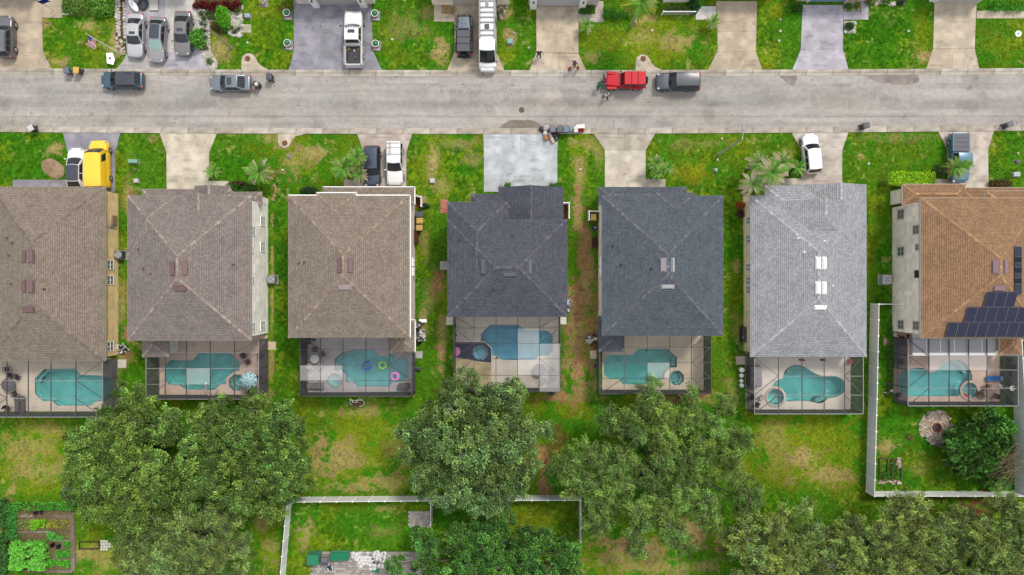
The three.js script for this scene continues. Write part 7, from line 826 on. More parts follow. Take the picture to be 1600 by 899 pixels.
// flags and street lamps
{
  const b = P(190, 86), t = thing('flagpole', 'white flagpole with a striped and starred flag hanging limp', 'flagpole', [b.x, 0, b.z]); mk('pole', cyl(0.05, 0.035, 6.2, 0, 0, 0, 12), MAT.white, t); mk('finial', new THREE.SphereGeometry(0.08, 12, 8).translate(0, 6.26, 0), std(C(230, 210, 140), { metalness: 0.5, roughness: 0.3 }), t);
  const ft = tex(190, 100, (i, j) => { const y = 99 - j, stripe = Math.floor(y / 100 * 13) % 2 === 0; if (i < 76 && y < 54) { const sx = (i % 12) - 6, sy = (y % 11) - 5.5; return sx * sx + sy * sy < 5 ? [0.95, 0.95, 0.95] : [0.2, 0.26, 0.5]; } return stripe ? [0.72, 0.2, 0.24] : [0.93, 0.92, 0.92]; });
  mk('flag', gridGeo((u, v) => V(0.05 + u * 0.95, 6.0 - (1 - v) * 1.5 - u * 0.5, 0.2 * Math.sin(u * 7 + v) * u), 16, 8), new THREE.MeshStandardMaterial({ map: ft, side: THREE.DoubleSide, roughness: 0.8 }), t);
  t.rotation.y = -2.1;
  const p2 = P(84, 16), t2 = thing('garden_flag', 'royal blue flag on a short pole over the entry walk', 'flag', [p2.x, 0, p2.z], 0.3); mk('pole', rod(V(0, 0, 0), V(-0.2, 2.9, -0.1), 0.03), MAT.metal, t2); mk('cloth', gridGeo((u, v) => V(-0.2 + u * 1.0, 2.85 - (1 - v) * 0.75 - u * 0.75, 0.12 * Math.sin(u * 6)), 10, 5), std(C(30, 64, 158), { side: THREE.DoubleSide }), t2);
  const lamp = (px, py, h, arm, label, mat, L = 1.1) => { const q = P(px, py), s = thing('street_lamp', label, 'street lamp', [q.x, 0, q.z]); mk('post', cyl(0.13, 0.085, h, 0, 0, 0, 14), mat, s); mk('base', cyl(0.2, 0.16, 0.3, 0, 0, 0, 14), mat, s); const a = V(0, h - 0.05, 0), e = V(arm[0] * L, h + 0.15, arm[1] * L); mk('arm', rod(a, e, 0.055, 0.045), mat, s); mk('lamp_head', rbox(0.62, 0.14, 0.3, 0.06).rotateY(-Math.atan2(arm[1], arm[0])).translate(e.x, e.y, e.z), MAT.grey, s); };
  lamp(1123, 241, 7.8, [0.05, -1], 'pale concrete street lamp on the lawn reaching toward the road', conc(206, 202, 188)); lamp(361, 75, 5.4, [-0.1, -0.3], 'short concrete lamp post on the lawn beside the rock garden', conc(200, 190, 160), 0.4);
  const sg = P(170, 92, 0.5), s3 = thing('yard_sign', 'white pentagon yard sign with a dark emblem', 'sign', [sg.x, 0, sg.z], -0.2); mk('panel', slab([[-0.5, -0.6], [0.2, -0.75], [0.6, -0.1], [0.55, 0.55], [-0.2, 0.5], [-0.3, 0.1]], [], 0.42, 0.39, { bottom: true }), MAT.white, s3); mk('emblem', merge([rbox(0.3, 0.012, 0.12, 0.005, 0.02, 0.428, -0.1, 0.6), rbox(0.12, 0.012, 0.3, 0.005, 0.04, 0.43, -0.12, 0.6)]), std(C(60, 58, 100)), s3); mk('stake', merge([rod(V(-0.2, 0, 0), V(-0.2, 0.4, 0), 0.015), rod(V(0.2, 0, 0), V(0.2, 0.4, 0), 0.015)]), MAT.metal, s3);
}
// low white screens and planters beside the houses
const lscreen = (label, runs, h = 1.2) => { const o = P(...runs[0]), t = thing('screen_wall', label, 'screen wall', [o.x, 0, o.z]); for (let k = 0; k < runs.length - 1; k++) mw('panel', bar(P(...runs[k]).setY(h / 2), P(...runs[k + 1]).setY(h / 2), 0.1, h), MAT.vinyl, t); runs.forEach((q) => { const p = P(...q); mw('post', box(0.14, h + 0.08, 0.14, p.x, (h + 0.08) / 2, p.z), MAT.white, t); }); };
lscreen('white corner screen beside the taupe house bins', [[648, 307], [660, 310], [660, 324]]); lscreen('white corner screen hiding the yellow-lidded bin', [[934, 332], [919, 332], [919, 345]]); lscreen('white corner screen at the dark slate garage', [[880, 319], [888, 319], [888, 342]]); place('garden_bed', slab(M2(rect(649, 309, 659, 324)), [], 0.03, null), std(C(186, 110, 78), { map: T.concrete }), 'red mulch inside the white corner screen'); place('garden_bed', slab(M2(rect(880, 320, 887, 344)), [], 0.03, null), std(C(150, 96, 80), { map: T.concrete }), 'brown mulch inside the garage corner screen');
{ const t = placeGroup('brick_pad', 'pad of red bricks at the dark slate house corner'), bm = [std(C(214, 140, 122)), std(C(196, 122, 104)), std(C(224, 156, 138))], g = rbox(0.27, 0.06, 0.13, 0.01); for (let j = 0; j < 11; j++) for (let i = 0; i < 3; i++) { const m = mk('brick', g, bm[Math.floor(hash(i, j, 44) * 3)], t); m.position.set(X(689.5) + i * 0.285 + (j % 2) * 0.1, 0.04, Z(313) + j * 0.14); } }
// clutter beside the walls
const clutter = (px, py, rx, ry, n, label, pal) => { const o = P(px, py), t = thing('junk_pile', label, 'junk', [o.x, 0, o.z]); for (let k = 0; k < n; k++) { const s = rr(0.1, 0.28), c = std(C(...pal[k % pal.length])), m = mk(['crate', 'plank', 'pot', 'tub'][k % 4], k % 4 === 0 ? rbox(s * 1.4, s, s, 0.02) : k % 4 === 1 ? box(s * 3, 0.05, 0.1) : k % 4 === 2 ? steps([[0, -s / 2], [s * 0.4, -s / 2], [s * 0.6, s / 2], [s * 0.5, s / 2], [s * 0.45, -s * 0.3], [0, -s * 0.3]], 12) : rbox(s, s * 0.8, s * 1.5, 0.03), c, t); m.position.set(rr(-rx, rx) * S, s * 0.5 + rr(0, 0.25), rr(-ry, ry) * S); m.rotation.y = rr(0, 6); } };
clutter(657, 524, 7, 9, 46, 'jumble of white and grey odds and ends at the taupe house wall', [[236, 236, 236], [60, 60, 64], [190, 190, 188], [240, 240, 238], [120, 110, 110]]); clutter(655, 534, 6, 5, 14, 'heap of black sheeting at the taupe house wall', [[24, 24, 26], [34, 34, 38]]); clutter(192, 545, 8, 6, 26, 'white and black odds and ends beside the tan bungalow', [[240, 240, 240], [60, 58, 60], [216, 214, 210]]); clutter(924, 529, 8, 6, 34, 'white and red odds and ends beside the dark lower roof', [[236, 236, 238], [150, 120, 110], [96, 96, 100], [210, 206, 204]]); clutter(890, 477, 4, 9, 24, 'pale odds and ends at the dark slate house wall', [[226, 222, 218], [150, 146, 146], [240, 240, 240]]); clutter(930, 540, 6, 3, 14, 'rusty scrap next to the white and red odds and ends', [[150, 92, 60], [110, 80, 60]]); clutter(1412, 532, 10, 8, 24, 'black garden furniture stacked under the turquoise pool cage', [[34, 34, 38], [50, 48, 52], [70, 68, 72]]); clutter(486, 532, 7, 5, 14, 'red and grey pool toys under the dark cage', [[170, 50, 60], [90, 90, 100], [120, 130, 140]]); clutter(1388, 613, 3, 6, 12, 'rusty pots outside the turquoise pool cage', [[110, 70, 60], [60, 56, 54], [214, 206, 200]]);
{ const p = P(654, 507), t = thing('grill', 'black grill with shiny pots on it beside the taupe house', 'grill', [p.x, 0, p.z]); mk('body', rbox(0.8, 0.35, 0.75, 0.06, 0, 0.75, 0), MAT.black, t); for (const [a, b, r] of [[-0.15, -0.15, 0.12], [0.2, 0.05, 0.13], [-0.12, 0.22, 0.14]]) mk('pot', cyl(r, r, 0.14, a, 0.93, b, 14), MAT.metal, t); for (const [a, b] of [[-1, -1], [1, -1], [-1, 1], [1, 1]]) mk('leg', rod(V(a * 0.32, 0, b * 0.28), V(a * 0.32, 0.62, b * 0.28), 0.03), MAT.dark, t); const q = P(662, 501), u = thing('folding_table', 'small white folding table beside the black grill', 'table', [q.x, 0, q.z]); mk('top', rbox(0.85, 0.04, 0.36, 0.015, 0, 0.7, 0), MAT.white, u); for (const [a, b] of [[-1, -1], [1, -1], [-1, 1], [1, 1]]) mk('leg', rod(V(a * 0.36, 0, b * 0.14), V(a * 0.36, 0.68, b * 0.14), 0.018), MAT.metal, u);
  const k = P(928, 357), kt = thing('kettle_grill', 'round black kettle grill at the blue slate house wall', 'grill', [k.x, 0, k.z]); mk('bowl', new THREE.SphereGeometry(0.34, 20, 12).scale(1, 0.75, 1).translate(0, 0.8, 0), std(C(40, 44, 70), { roughness: 0.25 }), kt); for (let i = 0; i < 3; i++) mk('leg', rod(V(Math.cos(i * 2.09) * 0.32, 0, Math.sin(i * 2.09) * 0.32), V(Math.cos(i * 2.09) * 0.16, 0.65, Math.sin(i * 2.09) * 0.16), 0.02), MAT.metal, kt); mk('lid_handle', rbox(0.16, 0.05, 0.05, 0.02, 0.05, 1.08, 0), MAT.white, kt);
  const b = P(929, 379), bt = thing('pallet', 'brown timber pallet leaning by the blue slate house', 'pallet', [b.x, 0, b.z]); for (let i = 0; i < 7; i++) mk('slat', box(0.62, 0.03, 0.1, 0, 0.3, -0.5 + i * 0.17), std(C(120, 84, 74), { map: T.wood }), bt); for (const s of [-1, 0, 1]) mk('bearer', box(0.06, 0.28, 1.15, s * 0.26, 0.145, 0), MAT.timber, bt);
  const lp = P(652, 371), lt = thing('plank_stack', 'orange brown planks leaning on the taupe house wall', 'planks', [lp.x, 0, lp.z]); for (let i = 0; i < 3; i++) mk('plank', box(0.05, 0.9, 1.5, -0.12 + i * 0.13, 0.45, 0).rotateZ(0.12), std(C(190 - i * 14, 122, 76), { map: T.wood }), lt);
  const hb = P(1158, 522), ht = thing('storage_bin', 'tall narrow black storage bin on the pale grey house wall', 'storage', [hb.x, 0, hb.z]); mk('body', rbox(0.32, 1.1, 1.7, 0.04, 0, 0.55, 0), MAT.black, ht); mk('lid', rbox(0.36, 0.06, 1.74, 0.02, 0, 1.12, 0), MAT.dark, ht); mk('latch', rbox(0.05, 0.06, 0.12, 0.01, -0.19, 1.06, 0.3), MAT.white, ht);
  const hs = P(1153, 545), hq = thing('garden_hose', 'black garden hose curling by the pale grey house corner', 'hose', [hs.x, 0, hs.z]); mw('hose', new THREE.TubeGeometry(new THREE.CatmullRomCurve3([[1151, 537], [1152, 545], [1157, 551], [1165, 555], [1180, 558]].map(([a, c]) => P(a, c).setY(0.09))), 40, 0.06, 7), MAT.black, hq); mw('coupling', cyl(0.08, 0.08, 0.12, hs.x - 0.14, 0.03, Z(537), 10), MAT.metal, hq);
  const pt = P(1169, 552), pq = thing('plant_pot', 'terracotta pot beside the black hose', 'pot', [pt.x, 0, pt.z]); mk('pot', steps([[0, 0], [0.16, 0], [0.24, 0.32], [0.26, 0.32], [0.26, 0.38], [0.2, 0.38], [0.19, 0.3], [0, 0.3]]), std(C(196, 110, 78)), pq); mk('soil', cyl(0.19, 0.19, 0.02, 0, 0.29, 0, 14), MAT.soil, pq);
  const tk = P(1157, 588), tq = thing('filter_tanks', 'row of white pool filter tanks outside the cage', 'pool equipment', [tk.x, 0, tk.z]); for (const [z, r, h] of [[-0.75, 0.28, 0.75], [-0.1, 0.24, 0.6], [0.5, 0.22, 0.55], [1.0, 0.24, 0.65]]) { const m = mk('tank', steps([[0, 0], [r, 0.02], [r, h * 0.8], [r * 0.7, h * 0.95], [0.05, h], [0, h]], 18), MAT.white, tq); m.position.z = z; mk('valve', cyl(0.06, 0.06, 0.1, 0.0, h, 0, 10), MAT.grey, m); } mk('pipe', rod(V(0.3, 0.2, -0.9), V(0.3, 0.2, 1.2), 0.05), MAT.dark, tq);
  for (const [x, y, l] of [[931, 571, 'black pool pump beside the cream step pad'], [1388, 600, 'black pump outside the turquoise pool cage'], [861, 614, 'black pump outside the wide cage corner'], [186, 609, 'black pump at the cage corner by the oak'], [653, 577, 'black round drum beside the dark cage']]) { const c = P(x, y), q = thing('pool_pump', l, 'pump', [c.x, 0, c.z]); mk('motor', new THREE.CylinderGeometry(0.16, 0.16, 0.5, 14).rotateZ(Math.PI / 2).translate(0, 0.25, 0), MAT.black, q); mk('strainer', cyl(0.18, 0.18, 0.36, 0.3, 0, 0, 14), MAT.dark, q); mk('base', box(0.7, 0.05, 0.36, 0.05, 0.03, 0), MAT.grey, q); }
  const sw = P(559, 627), sq = thing('swing_frame', 'white curved swing frame with a brown seat outside the dark cage', 'swing', [sw.x, 0, sw.z]); for (const s of [-1, 1]) mk('frame_arch', new THREE.TubeGeometry(new THREE.CatmullRomCurve3([V(s * 0.2, 0.05, 0.6), V(s * 0.75, 0.1, 0.35), V(s * 0.7, 0.7, -0.2), V(s * 0.45, 1.5, -0.5), V(s * 0.1, 1.55, -0.1)]), 24, 0.035, 7), MAT.white, sq); mk('seat', rbox(0.9, 0.08, 0.45, 0.03, 0, 0.5, 0.15), std(C(150, 108, 92)), sq); mk('backrest', rbox(0.9, 0.45, 0.06, 0.02, 0, 0.75, 0.36), std(C(130, 92, 80)), sq); mk('crossbar', rod(V(-0.7, 0.7, -0.2), V(0.7, 0.7, -0.2), 0.03), MAT.white, sq); for (const s of [-1, 1]) mk('rope', rod(V(s * 0.4, 0.54, 0.15), V(s * 0.2, 1.55, -0.15), 0.012), MAT.white, sq);
}
// ---------------------------------------------------------------- poolside furniture
const DY = 0.052;
const lounger = (px, py, turn, c, label) => { const p = P(px, py), t = thing('sun_lounger', label, 'lounger', [p.x, DY, p.z], turn), m = std(C(...c)); for (let k = 0; k < 9; k++) mk('slat', box(0.13, 0.03, 0.58, -0.85 + k * 0.15, 0.34, 0), m, t); mk('backrest', box(0.6, 0.04, 0.58, 0.74, 0.46, 0).rotateZ(0.0), m, t); for (const s of [-1, 1]) mk('side_rail', rod(V(-0.95, 0.33, s * 0.31), V(1.02, 0.36, s * 0.31), 0.025), MAT.dark, t); for (const [a, b] of [[-1, -1], [1, -1], [-1, 1], [1, 1]]) mk('leg', rod(V(a * 0.75, 0, b * 0.29), V(a * 0.75, 0.34, b * 0.29), 0.02), MAT.dark, t); };
const chair = (px, py, turn, c, label, group) => { const p = P(px, py), t = thing('patio_chair', label, 'chair', [p.x, DY, p.z], turn, group), m = std(C(...c)); mk('seat', rbox(0.5, 0.06, 0.5, 0.02, 0, 0.42, 0), m, t); mk('backrest', rbox(0.5, 0.5, 0.05, 0.02, 0, 0.68, -0.27), m, t); for (const s of [-1, 1]) mk('armrest', rbox(0.06, 0.04, 0.5, 0.015, s * 0.27, 0.62, 0), m, t); for (const [a, b] of [[-1, -1], [1, -1], [-1, 1], [1, 1]]) mk('leg', rod(V(a * 0.22, 0, b * 0.22), V(a * 0.22, 0.42, b * 0.22), 0.02), MAT.dark, t); };
const table = (px, py, r, c, label, h = 0.72) => { const p = P(px, py), t = thing('patio_table', label, 'table', [p.x, DY, p.z]); mk('top', cyl(r, r, 0.04, 0, h, 0, 28), std(C(...c), { roughness: 0.4 }), t); mk('pedestal', cyl(0.05, 0.05, h, 0, 0, 0, 10), MAT.metal, t); mk('foot', cyl(r * 0.5, r * 0.5, 0.03, 0, 0, 0, 18), MAT.metal, t); };
const ring = (px, py, c, label, r = 0.42) => { const p = P(px, py), t = thing('swim_ring', label, 'swim ring', [p.x, -0.02, p.z]); mk('tube', new THREE.TorusGeometry(r, 0.12, 12, 36).rotateX(Math.PI / 2), new THREE.MeshPhysicalMaterial({ color: C(...c).multiplyScalar(1.5), roughness: 0.25, clearcoat: 0.6 }), t); mk('valve', cyl(0.025, 0.025, 0.04, r, 0.1, 0, 8), MAT.white, t); };
ring(573, 571.5, [30, 96, 190], 'blue swim ring floating in the pool'); ring(597.5, 571, [150, 220, 60], 'lime green swim ring floating in the pool', 0.38); ring(617, 588.5, [250, 130, 224], 'pink swim ring floating by the pool corner', 0.4);
table(494.5, 560, 0.5, [236, 232, 228], 'white round table under the dark cage'); chair(479.5, 554, up, [150, 152, 160], 'grey mesh chair between the white round table and the cage wall'); chair(505, 553, -up + 0.4, [120, 118, 124], 'striped chair beside the white round table'); chair(494, 546, 0, [120, 96, 92], 'brown chair on the house side of the white round table'); chair(486, 571, Math.PI - 0.5, [214, 212, 212], 'white slatted chair on the spa side of the white table, by the cage wall'); chair(503, 570, Math.PI + 0.5, [206, 204, 206], 'white slatted chair on the spa side of the white table, by the beam');
lounger(494, 603, 0, [170, 160, 160], 'grey lounger beside the bright screened spa'); { const p = P(632, 603), t = thing('deck_chest', 'grey deck chest in the corner of the dark cage', 'chest', [p.x, DY, p.z]); mk('body', rbox(1.2, 0.5, 0.6, 0.04, 0, 0.25, 0), std(C(112, 106, 106)), t); mk('lid', rbox(1.26, 0.08, 0.66, 0.03, 0, 0.54, 0), std(C(128, 122, 122)), t); }
{ const p = P(388, 595, 2.0), t = thing('patio_umbrella', 'parasol patterned in teal and white splashes beside the spa', 'parasol', [p.x, DY, p.z]); const ut = tex(256, 256, (i, j) => { const n = vn(i / 11, j / 11, 141) * 0.7 + vn(i / 5, j / 5, 142) * 0.3; return n > 0.6 ? [0.86, 0.94, 0.95] : n > 0.45 ? [0.42, 0.68, 0.74] : [0.07, 0.2, 0.28]; }); const cm = new THREE.MeshStandardMaterial({ map: ut, side: THREE.DoubleSide, roughness: 0.8 }); for (let k = 0; k < 8; k++) { const a = k * Math.PI / 4; mk('canopy_panel', gridGeo((u, v) => { const an = a + u * Math.PI / 4, r = v * 0.98 * (1 - 0.05 * Math.sin(u * Math.PI)); return V(Math.cos(an) * r, 2.35 - 0.5 * v * v - 0.03 * Math.sin(u * Math.PI) * v, Math.sin(an) * r); }, 4, 5), cm, t); mk('rib', rod(V(0, 2.33, 0), V(Math.cos(a) * 0.96, 1.83, Math.sin(a) * 0.96), 0.012), MAT.metal, t); } mk('pole', cyl(0.03, 0.03, 2.4, 0, 0, 0, 10), MAT.metal, t); mk('finial', new THREE.SphereGeometry(0.05, 10, 8).translate(0, 2.42, 0), MAT.white, t); mk('foot', cyl(0.28, 0.24, 0.1, 0, 0, 0, 18), MAT.grey, t); }
chair(383, 556, 0.6, [104, 84, 80], 'brown slatted chair nearest the house wall'); chair(390, 565, 0.6, [96, 76, 74], 'brown slatted chair nearer the parasol'); chair(409, 557, 0, [44, 48, 60], 'navy chair at the cage wall by the brown chairs'); chair(406, 590, -up, [40, 38, 42], 'black chair behind the patterned parasol'); chair(395, 611, 2.4, [44, 42, 46], 'black chair in the corner behind the parasol'); { const p = P(329, 612), t = thing('pool_float', 'pale pink curved pool noodle on the deck edge', 'pool float', [p.x, DY + 0.05, p.z]); mk('noodle', new THREE.TubeGeometry(new THREE.CatmullRomCurve3([V(-0.5, 0.05, -0.9), V(-0.45, 0.05, 0), V(0, 0.05, 0.5), V(0.55, 0.05, 0.25), V(0.8, 0.05, -0.2)]), 30, 0.11, 9), std(C(236, 206, 212)), t); mk('cap', new THREE.SphereGeometry(0.115, 10, 8).translate(-0.5, 0.05, -0.9), MAT.white, t); }
table(20, 600, 0.75, [120, 116, 122], 'grey round table in the cage behind the tan bungalow'); chair(20, 586, 0, [70, 66, 72], 'dark chair on the house side of the grey round table'); chair(31, 589, -0.6, [74, 70, 76], 'dark chair angled at the grey round table'); chair(27, 614, Math.PI + 0.5, [70, 66, 70], 'dark chair on the lounger side of the grey round table'); lounger(31, 630, up, [126, 118, 120], 'grey lounger touching the cage beam'); lounger(38, 632, up, [120, 112, 114], 'grey lounger beside another near the cage corner'); chair(15, 577, 0.2, [60, 58, 64], 'dark chair by the bungalow back wall'); chair(16, 637, 0.9, [66, 62, 66], 'dark chair in the far cage corner');
table(843, 577, 0.7, [150, 146, 148], 'grey round table under the bright screens'); chair(862, 578, -0.6, [168, 166, 168], 'grey chair beside the round table, under the bright screens'); chair(863, 590, 2.6, [176, 174, 176], 'pale chair nearest the cage corner under the bright screens'); chair(849, 593, Math.PI, [166, 164, 166], 'grey chair on the yard side of the table under the bright screens'); { const p = P(714, 549.5), t = thing('leaf_mat', 'pink leaf-shaped mat on the navy spa deck', 'mat', [p.x, 0.08, p.z]); mk('cushion', slab(smoothRing([[-0.3, -0.42], [0.25, -0.4], [0.36, 0.1], [0.1, 0.5], [-0.12, 0.5], [-0.36, 0.05]], 4), [], 0.08, 0), std(C(232, 150, 206)), t); mk('stem', rod(V(-0.05, 0.09, -0.35), V(0, 0.09, 0.4), 0.02), std(C(214, 120, 190)), t); } for (const [x, y, l] of [[712, 508, 'small black lamp at the wide cage wall'], [713, 523, 'small black pot at the wide cage wall'], [777, 558, 'black rail stub at the steel blue pool corner']]) { const c = P(x, y), q = thing('deck_lamp', l, 'lamp', [c.x, DY, c.z]); mk('post', cyl(0.06, 0.05, 0.35, 0, 0, 0, 10), MAT.black, q); mk('cap', cyl(0.12, 0.08, 0.08, 0, 0.35, 0, 12), MAT.black, q); }
{ const p = P(1177, 587), t = thing('covered_furniture', 'furniture under a grey cover by the cream deck wall', 'cover', [p.x, DY, p.z]); const g = new RoundedBoxGeometry(1.35, 0.9, 2.3, 5, 0.18), q = g.attributes.position; for (let i = 0; i < q.count; i++) q.setXYZ(i, q.getX(i) * (1 + 0.06 * vn(q.getZ(i) * 3, q.getY(i) * 3, 9)), q.getY(i) + 0.06 * vn(q.getX(i) * 3, q.getZ(i) * 3, 11), q.getZ(i)); g.computeVertexNormals(); mk('cover', g.translate(0, 0.45, 0), std(C(176, 172, 178)), t); mk('strap', box(1.38, 0.03, 0.06, 0, 0.86, 0.6), MAT.grey, t); }
chair(1174.5, 619.5, up, [44, 44, 50], 'black cushioned chair next to the cream chair'); chair(1181, 632, up - 0.4, [62, 62, 84], 'navy cushioned chair in the cream deck corner'); chair(1188, 621, 0.6, [226, 218, 206], 'cream chair standing free of the cage wall by the round spa'); chair(1326, 565, 0.3, [236, 150, 160], 'pink chair at the end of the cream deck'); for (const [x, c, l] of [[1254, [206, 76, 88], 'red life vest hanging below the silver roof edge'], [1287, [72, 104, 178], 'blue life vest hanging below the silver roof edge']]) { const p = P(x, 563, 1.6), q = thing('life_vest', l, 'life vest', [p.x, 1.2, p.z]); mk('panel', rbox(0.5, 0.6, 0.2, 0.07, 0, 0.3, 0), std(C(...c)), q); mk('strap', box(0.52, 0.05, 0.22, 0, 0.25, 0), MAT.dark, q); mk('hanger', rod(V(0, 0.6, 0), V(0, 1.35, 0), 0.01), MAT.metal, q); }
{ const p = P(1551, 591), t = thing('pool_slide', 'blue slide mat lying beside the turquoise spa', 'slide', [p.x, DY, p.z]); mk('mat', rbox(1.75, 0.12, 0.5, 0.05, 0, 0.3, 0), std(C(64, 126, 204)), t); for (const s of [-1, 1]) mk('side_tube', rod(V(-0.85, 0.36, s * 0.24), V(0.85, 0.36, s * 0.24), 0.06), std(C(80, 146, 220)), t); mk('pillow', rbox(0.3, 0.16, 0.46, 0.05, 0.7, 0.42, 0), std(C(150, 196, 214)), t); for (const [a, b] of [[-1, -1], [1, -1], [-1, 1], [1, 1]]) mk('leg', rod(V(a * 0.7, 0, b * 0.2), V(a * 0.7, 0.3, b * 0.2), 0.03), MAT.white, t); }
table(1537, 612, 0.55, [150, 122, 104], 'brown round table on the yard side of the blue slide mat'); chair(1526, 615, up - 0.5, [140, 112, 96], 'brown chair beside the turquoise spa'); chair(1539, 604, 0, [146, 118, 100], 'brown chair next to the blue slide mat'); chair(1551, 618, -up - 0.4, [134, 108, 94], 'brown chair at the cage side of the brown table'); chair(1404, 565, 0.1, [84, 82, 92], 'dark chair at the turquoise pool edge'); { const p = P(1562, 603), t = thing('patio_heater', 'tall pale post with a hood in the turquoise pool cage', 'heater', [p.x, DY, p.z]); mk('post', cyl(0.06, 0.05, 1.9, 0, 0, 0, 12), MAT.white, t); mk('hood', new THREE.ConeGeometry(0.3, 0.18, 16).translate(0, 2.0, 0), MAT.white, t); mk('base', cyl(0.22, 0.22, 0.25, 0, 0, 0, 16), MAT.white, t); } { const p = P(1510, 617.5), t = thing('pool_float', 'red heart-shaped float in the turquoise spa', 'pool float', [p.x, 0.0, p.z]); const sh = smoothRing([[0, 0.25], [-0.24, 0], [-0.2, -0.2], [0, -0.1], [0.2, -0.2], [0.24, 0]], 4); mk('float', slab(sh, [], 0.1, -0.05), std(C(224, 84, 78)), t); mk('valve', cyl(0.02, 0.02, 0.03, 0.05, 0.1, 0, 8), MAT.white, t); }
chair(1400, 617, 0.5, [40, 38, 40], 'black chair in the chamfered cage corner'); for (let k = 0; k < 3; k++) chair(1568 + (k % 2) * 6, 562 + k * 11, -up, [58, 54, 58], ['dark chair at the lanai corner by the east screen', 'dark chair in the middle along the east screen', 'dark chair along the east screen near the heater'][k]);
// big bits on the sedan driveway
{ const p = P(208, 8, 0.4), t = thing('kayak', 'white covered boat hull on the sedan driveway', 'boat', [p.x, 0.06, p.z], -1.0); const g = new THREE.SphereGeometry(1, 20, 12).scale(0.9, 0.3, 0.36); mk('hull', g.translate(0, 0.32, 0), MAT.white, t); mk('deck_patch', rbox(0.5, 0.05, 0.22, 0.02, 0, 0.6, 0), std(C(206, 206, 214)), t); const q = P(222, 6, 0.3), t2 = thing('inflatable_boat', 'grey oval inflatable on the sedan driveway', 'boat', [q.x, 0.06, q.z], up); mk('tube', new THREE.TorusGeometry(0.42, 0.13, 10, 30).scale(1.25, 1, 1).rotateX(Math.PI / 2).translate(0, 0.14, 0), std(C(90, 92, 100)), t2); mk('floor', cyl(0.4, 0.4, 0.03, 0, 0.05, 0, 24).scale(1.25, 1, 1), std(C(120, 128, 140)), t2); const r = P(240, 8, 0.2), t3 = thing('mattress', 'white patterned mattress on the sedan driveway', 'mattress', [r.x, 0.06, r.z]); mk('mattress', rbox(0.95, 0.2, 1.2, 0.05, 0, 0.1, 0), std(C(236, 232, 222)), t3); for (let k = 0; k < 3; k++) mk('tuft_line', box(0.9, 0.012, 0.03, 0, 0.204, -0.3 + k * 0.3), std(C(200, 196, 186)), t3); }
{ const p = P(1062, 13), t = thing('balustrade', 'low white balustrade before the porch', 'balustrade', [p.x, 0, p.z]); mw('rail', bar(P(1037, 18, 0.9).setY(0.9), P(1088, 18, 0.9).setY(0.9), 0.08, 0.07), MAT.white, t); for (let k = 0; k < 22; k++) mw('baluster', box(0.04, 0.86, 0.04, X(1038 + k * 2.3, 0.9), 0.43, Z(18, 0.9)), MAT.white, t); mw('end_post', box(0.14, 1, 0.14, X(1037, 0.9), 0.5, Z(18, 0.9)), MAT.white, t); }
console.log('things ready');
// ---------------------------------------------------------------- people
function blob(bones, cell) { // bones: [a, b, ra, rb] tapered capsules joined smoothly
  const lo = V(9, 9, 9), hi = V(-9, -9, -9); for (const [a, b, r, q] of bones) for (const [p, k] of [[a, r], [b, q ?? r]]) { lo.min(p.clone().subScalar(k + cell * 3)); hi.max(p.clone().addScalar(k + cell * 3)); }
  const c = lo.clone().add(hi).multiplyScalar(0.5), half = Math.max(hi.x - lo.x, hi.y - lo.y, hi.z - lo.z) / 2, res = Math.min(96, Math.ceil(2 * half / cell)), mc = new MarchingCubes(res, new THREE.MeshBasicMaterial(), false, false, 60000); mc.isolation = 0; const f = mc.field, hs = res / 2;
  for (let k = 0; k < res; k++) for (let j = 0; j < res; j++) for (let i = 0; i < res; i++) {
    const x = c.x + (i - hs) / hs * half, y = c.y + (j - hs) / hs * half, z = c.z + (k - hs) / hs * half; let d = 9; if (x >= lo.x && x <= hi.x && y >= lo.y && y <= hi.y && z >= lo.z && z <= hi.z) for (const [a, b, r, q] of bones) { const bx = b.x - a.x, by = b.y - a.y, bz = b.z - a.z, L = bx * bx + by * by + bz * bz, t = L ? clamp(((x - a.x) * bx + (y - a.y) * by + (z - a.z) * bz) / L) : 0, e = Math.hypot(x - a.x - bx * t, y - a.y - by * t, z - a.z - bz * t) - lerp(r, q ?? r, t), h = clamp(0.5 + 0.5 * (d - e) / 0.025); d = lerp(d, e, h) - 0.025 * h * (1 - h); }
    f[k * res * res + j * res + i] = -d;
  }
  mc.update(); const n = mc.count, g = new THREE.BufferGeometry(); g.setAttribute('position', new THREE.BufferAttribute(mc.positionArray.slice(0, n * 3), 3)); g.setAttribute('normal', new THREE.BufferAttribute(mc.normalArray.slice(0, n * 3), 3)); g.scale(half, half, half); g.translate(c.x, c.y, c.z); return g;
}
const skinM = (r, g, b) => std(C(r, g, b), { roughness: 0.6 });
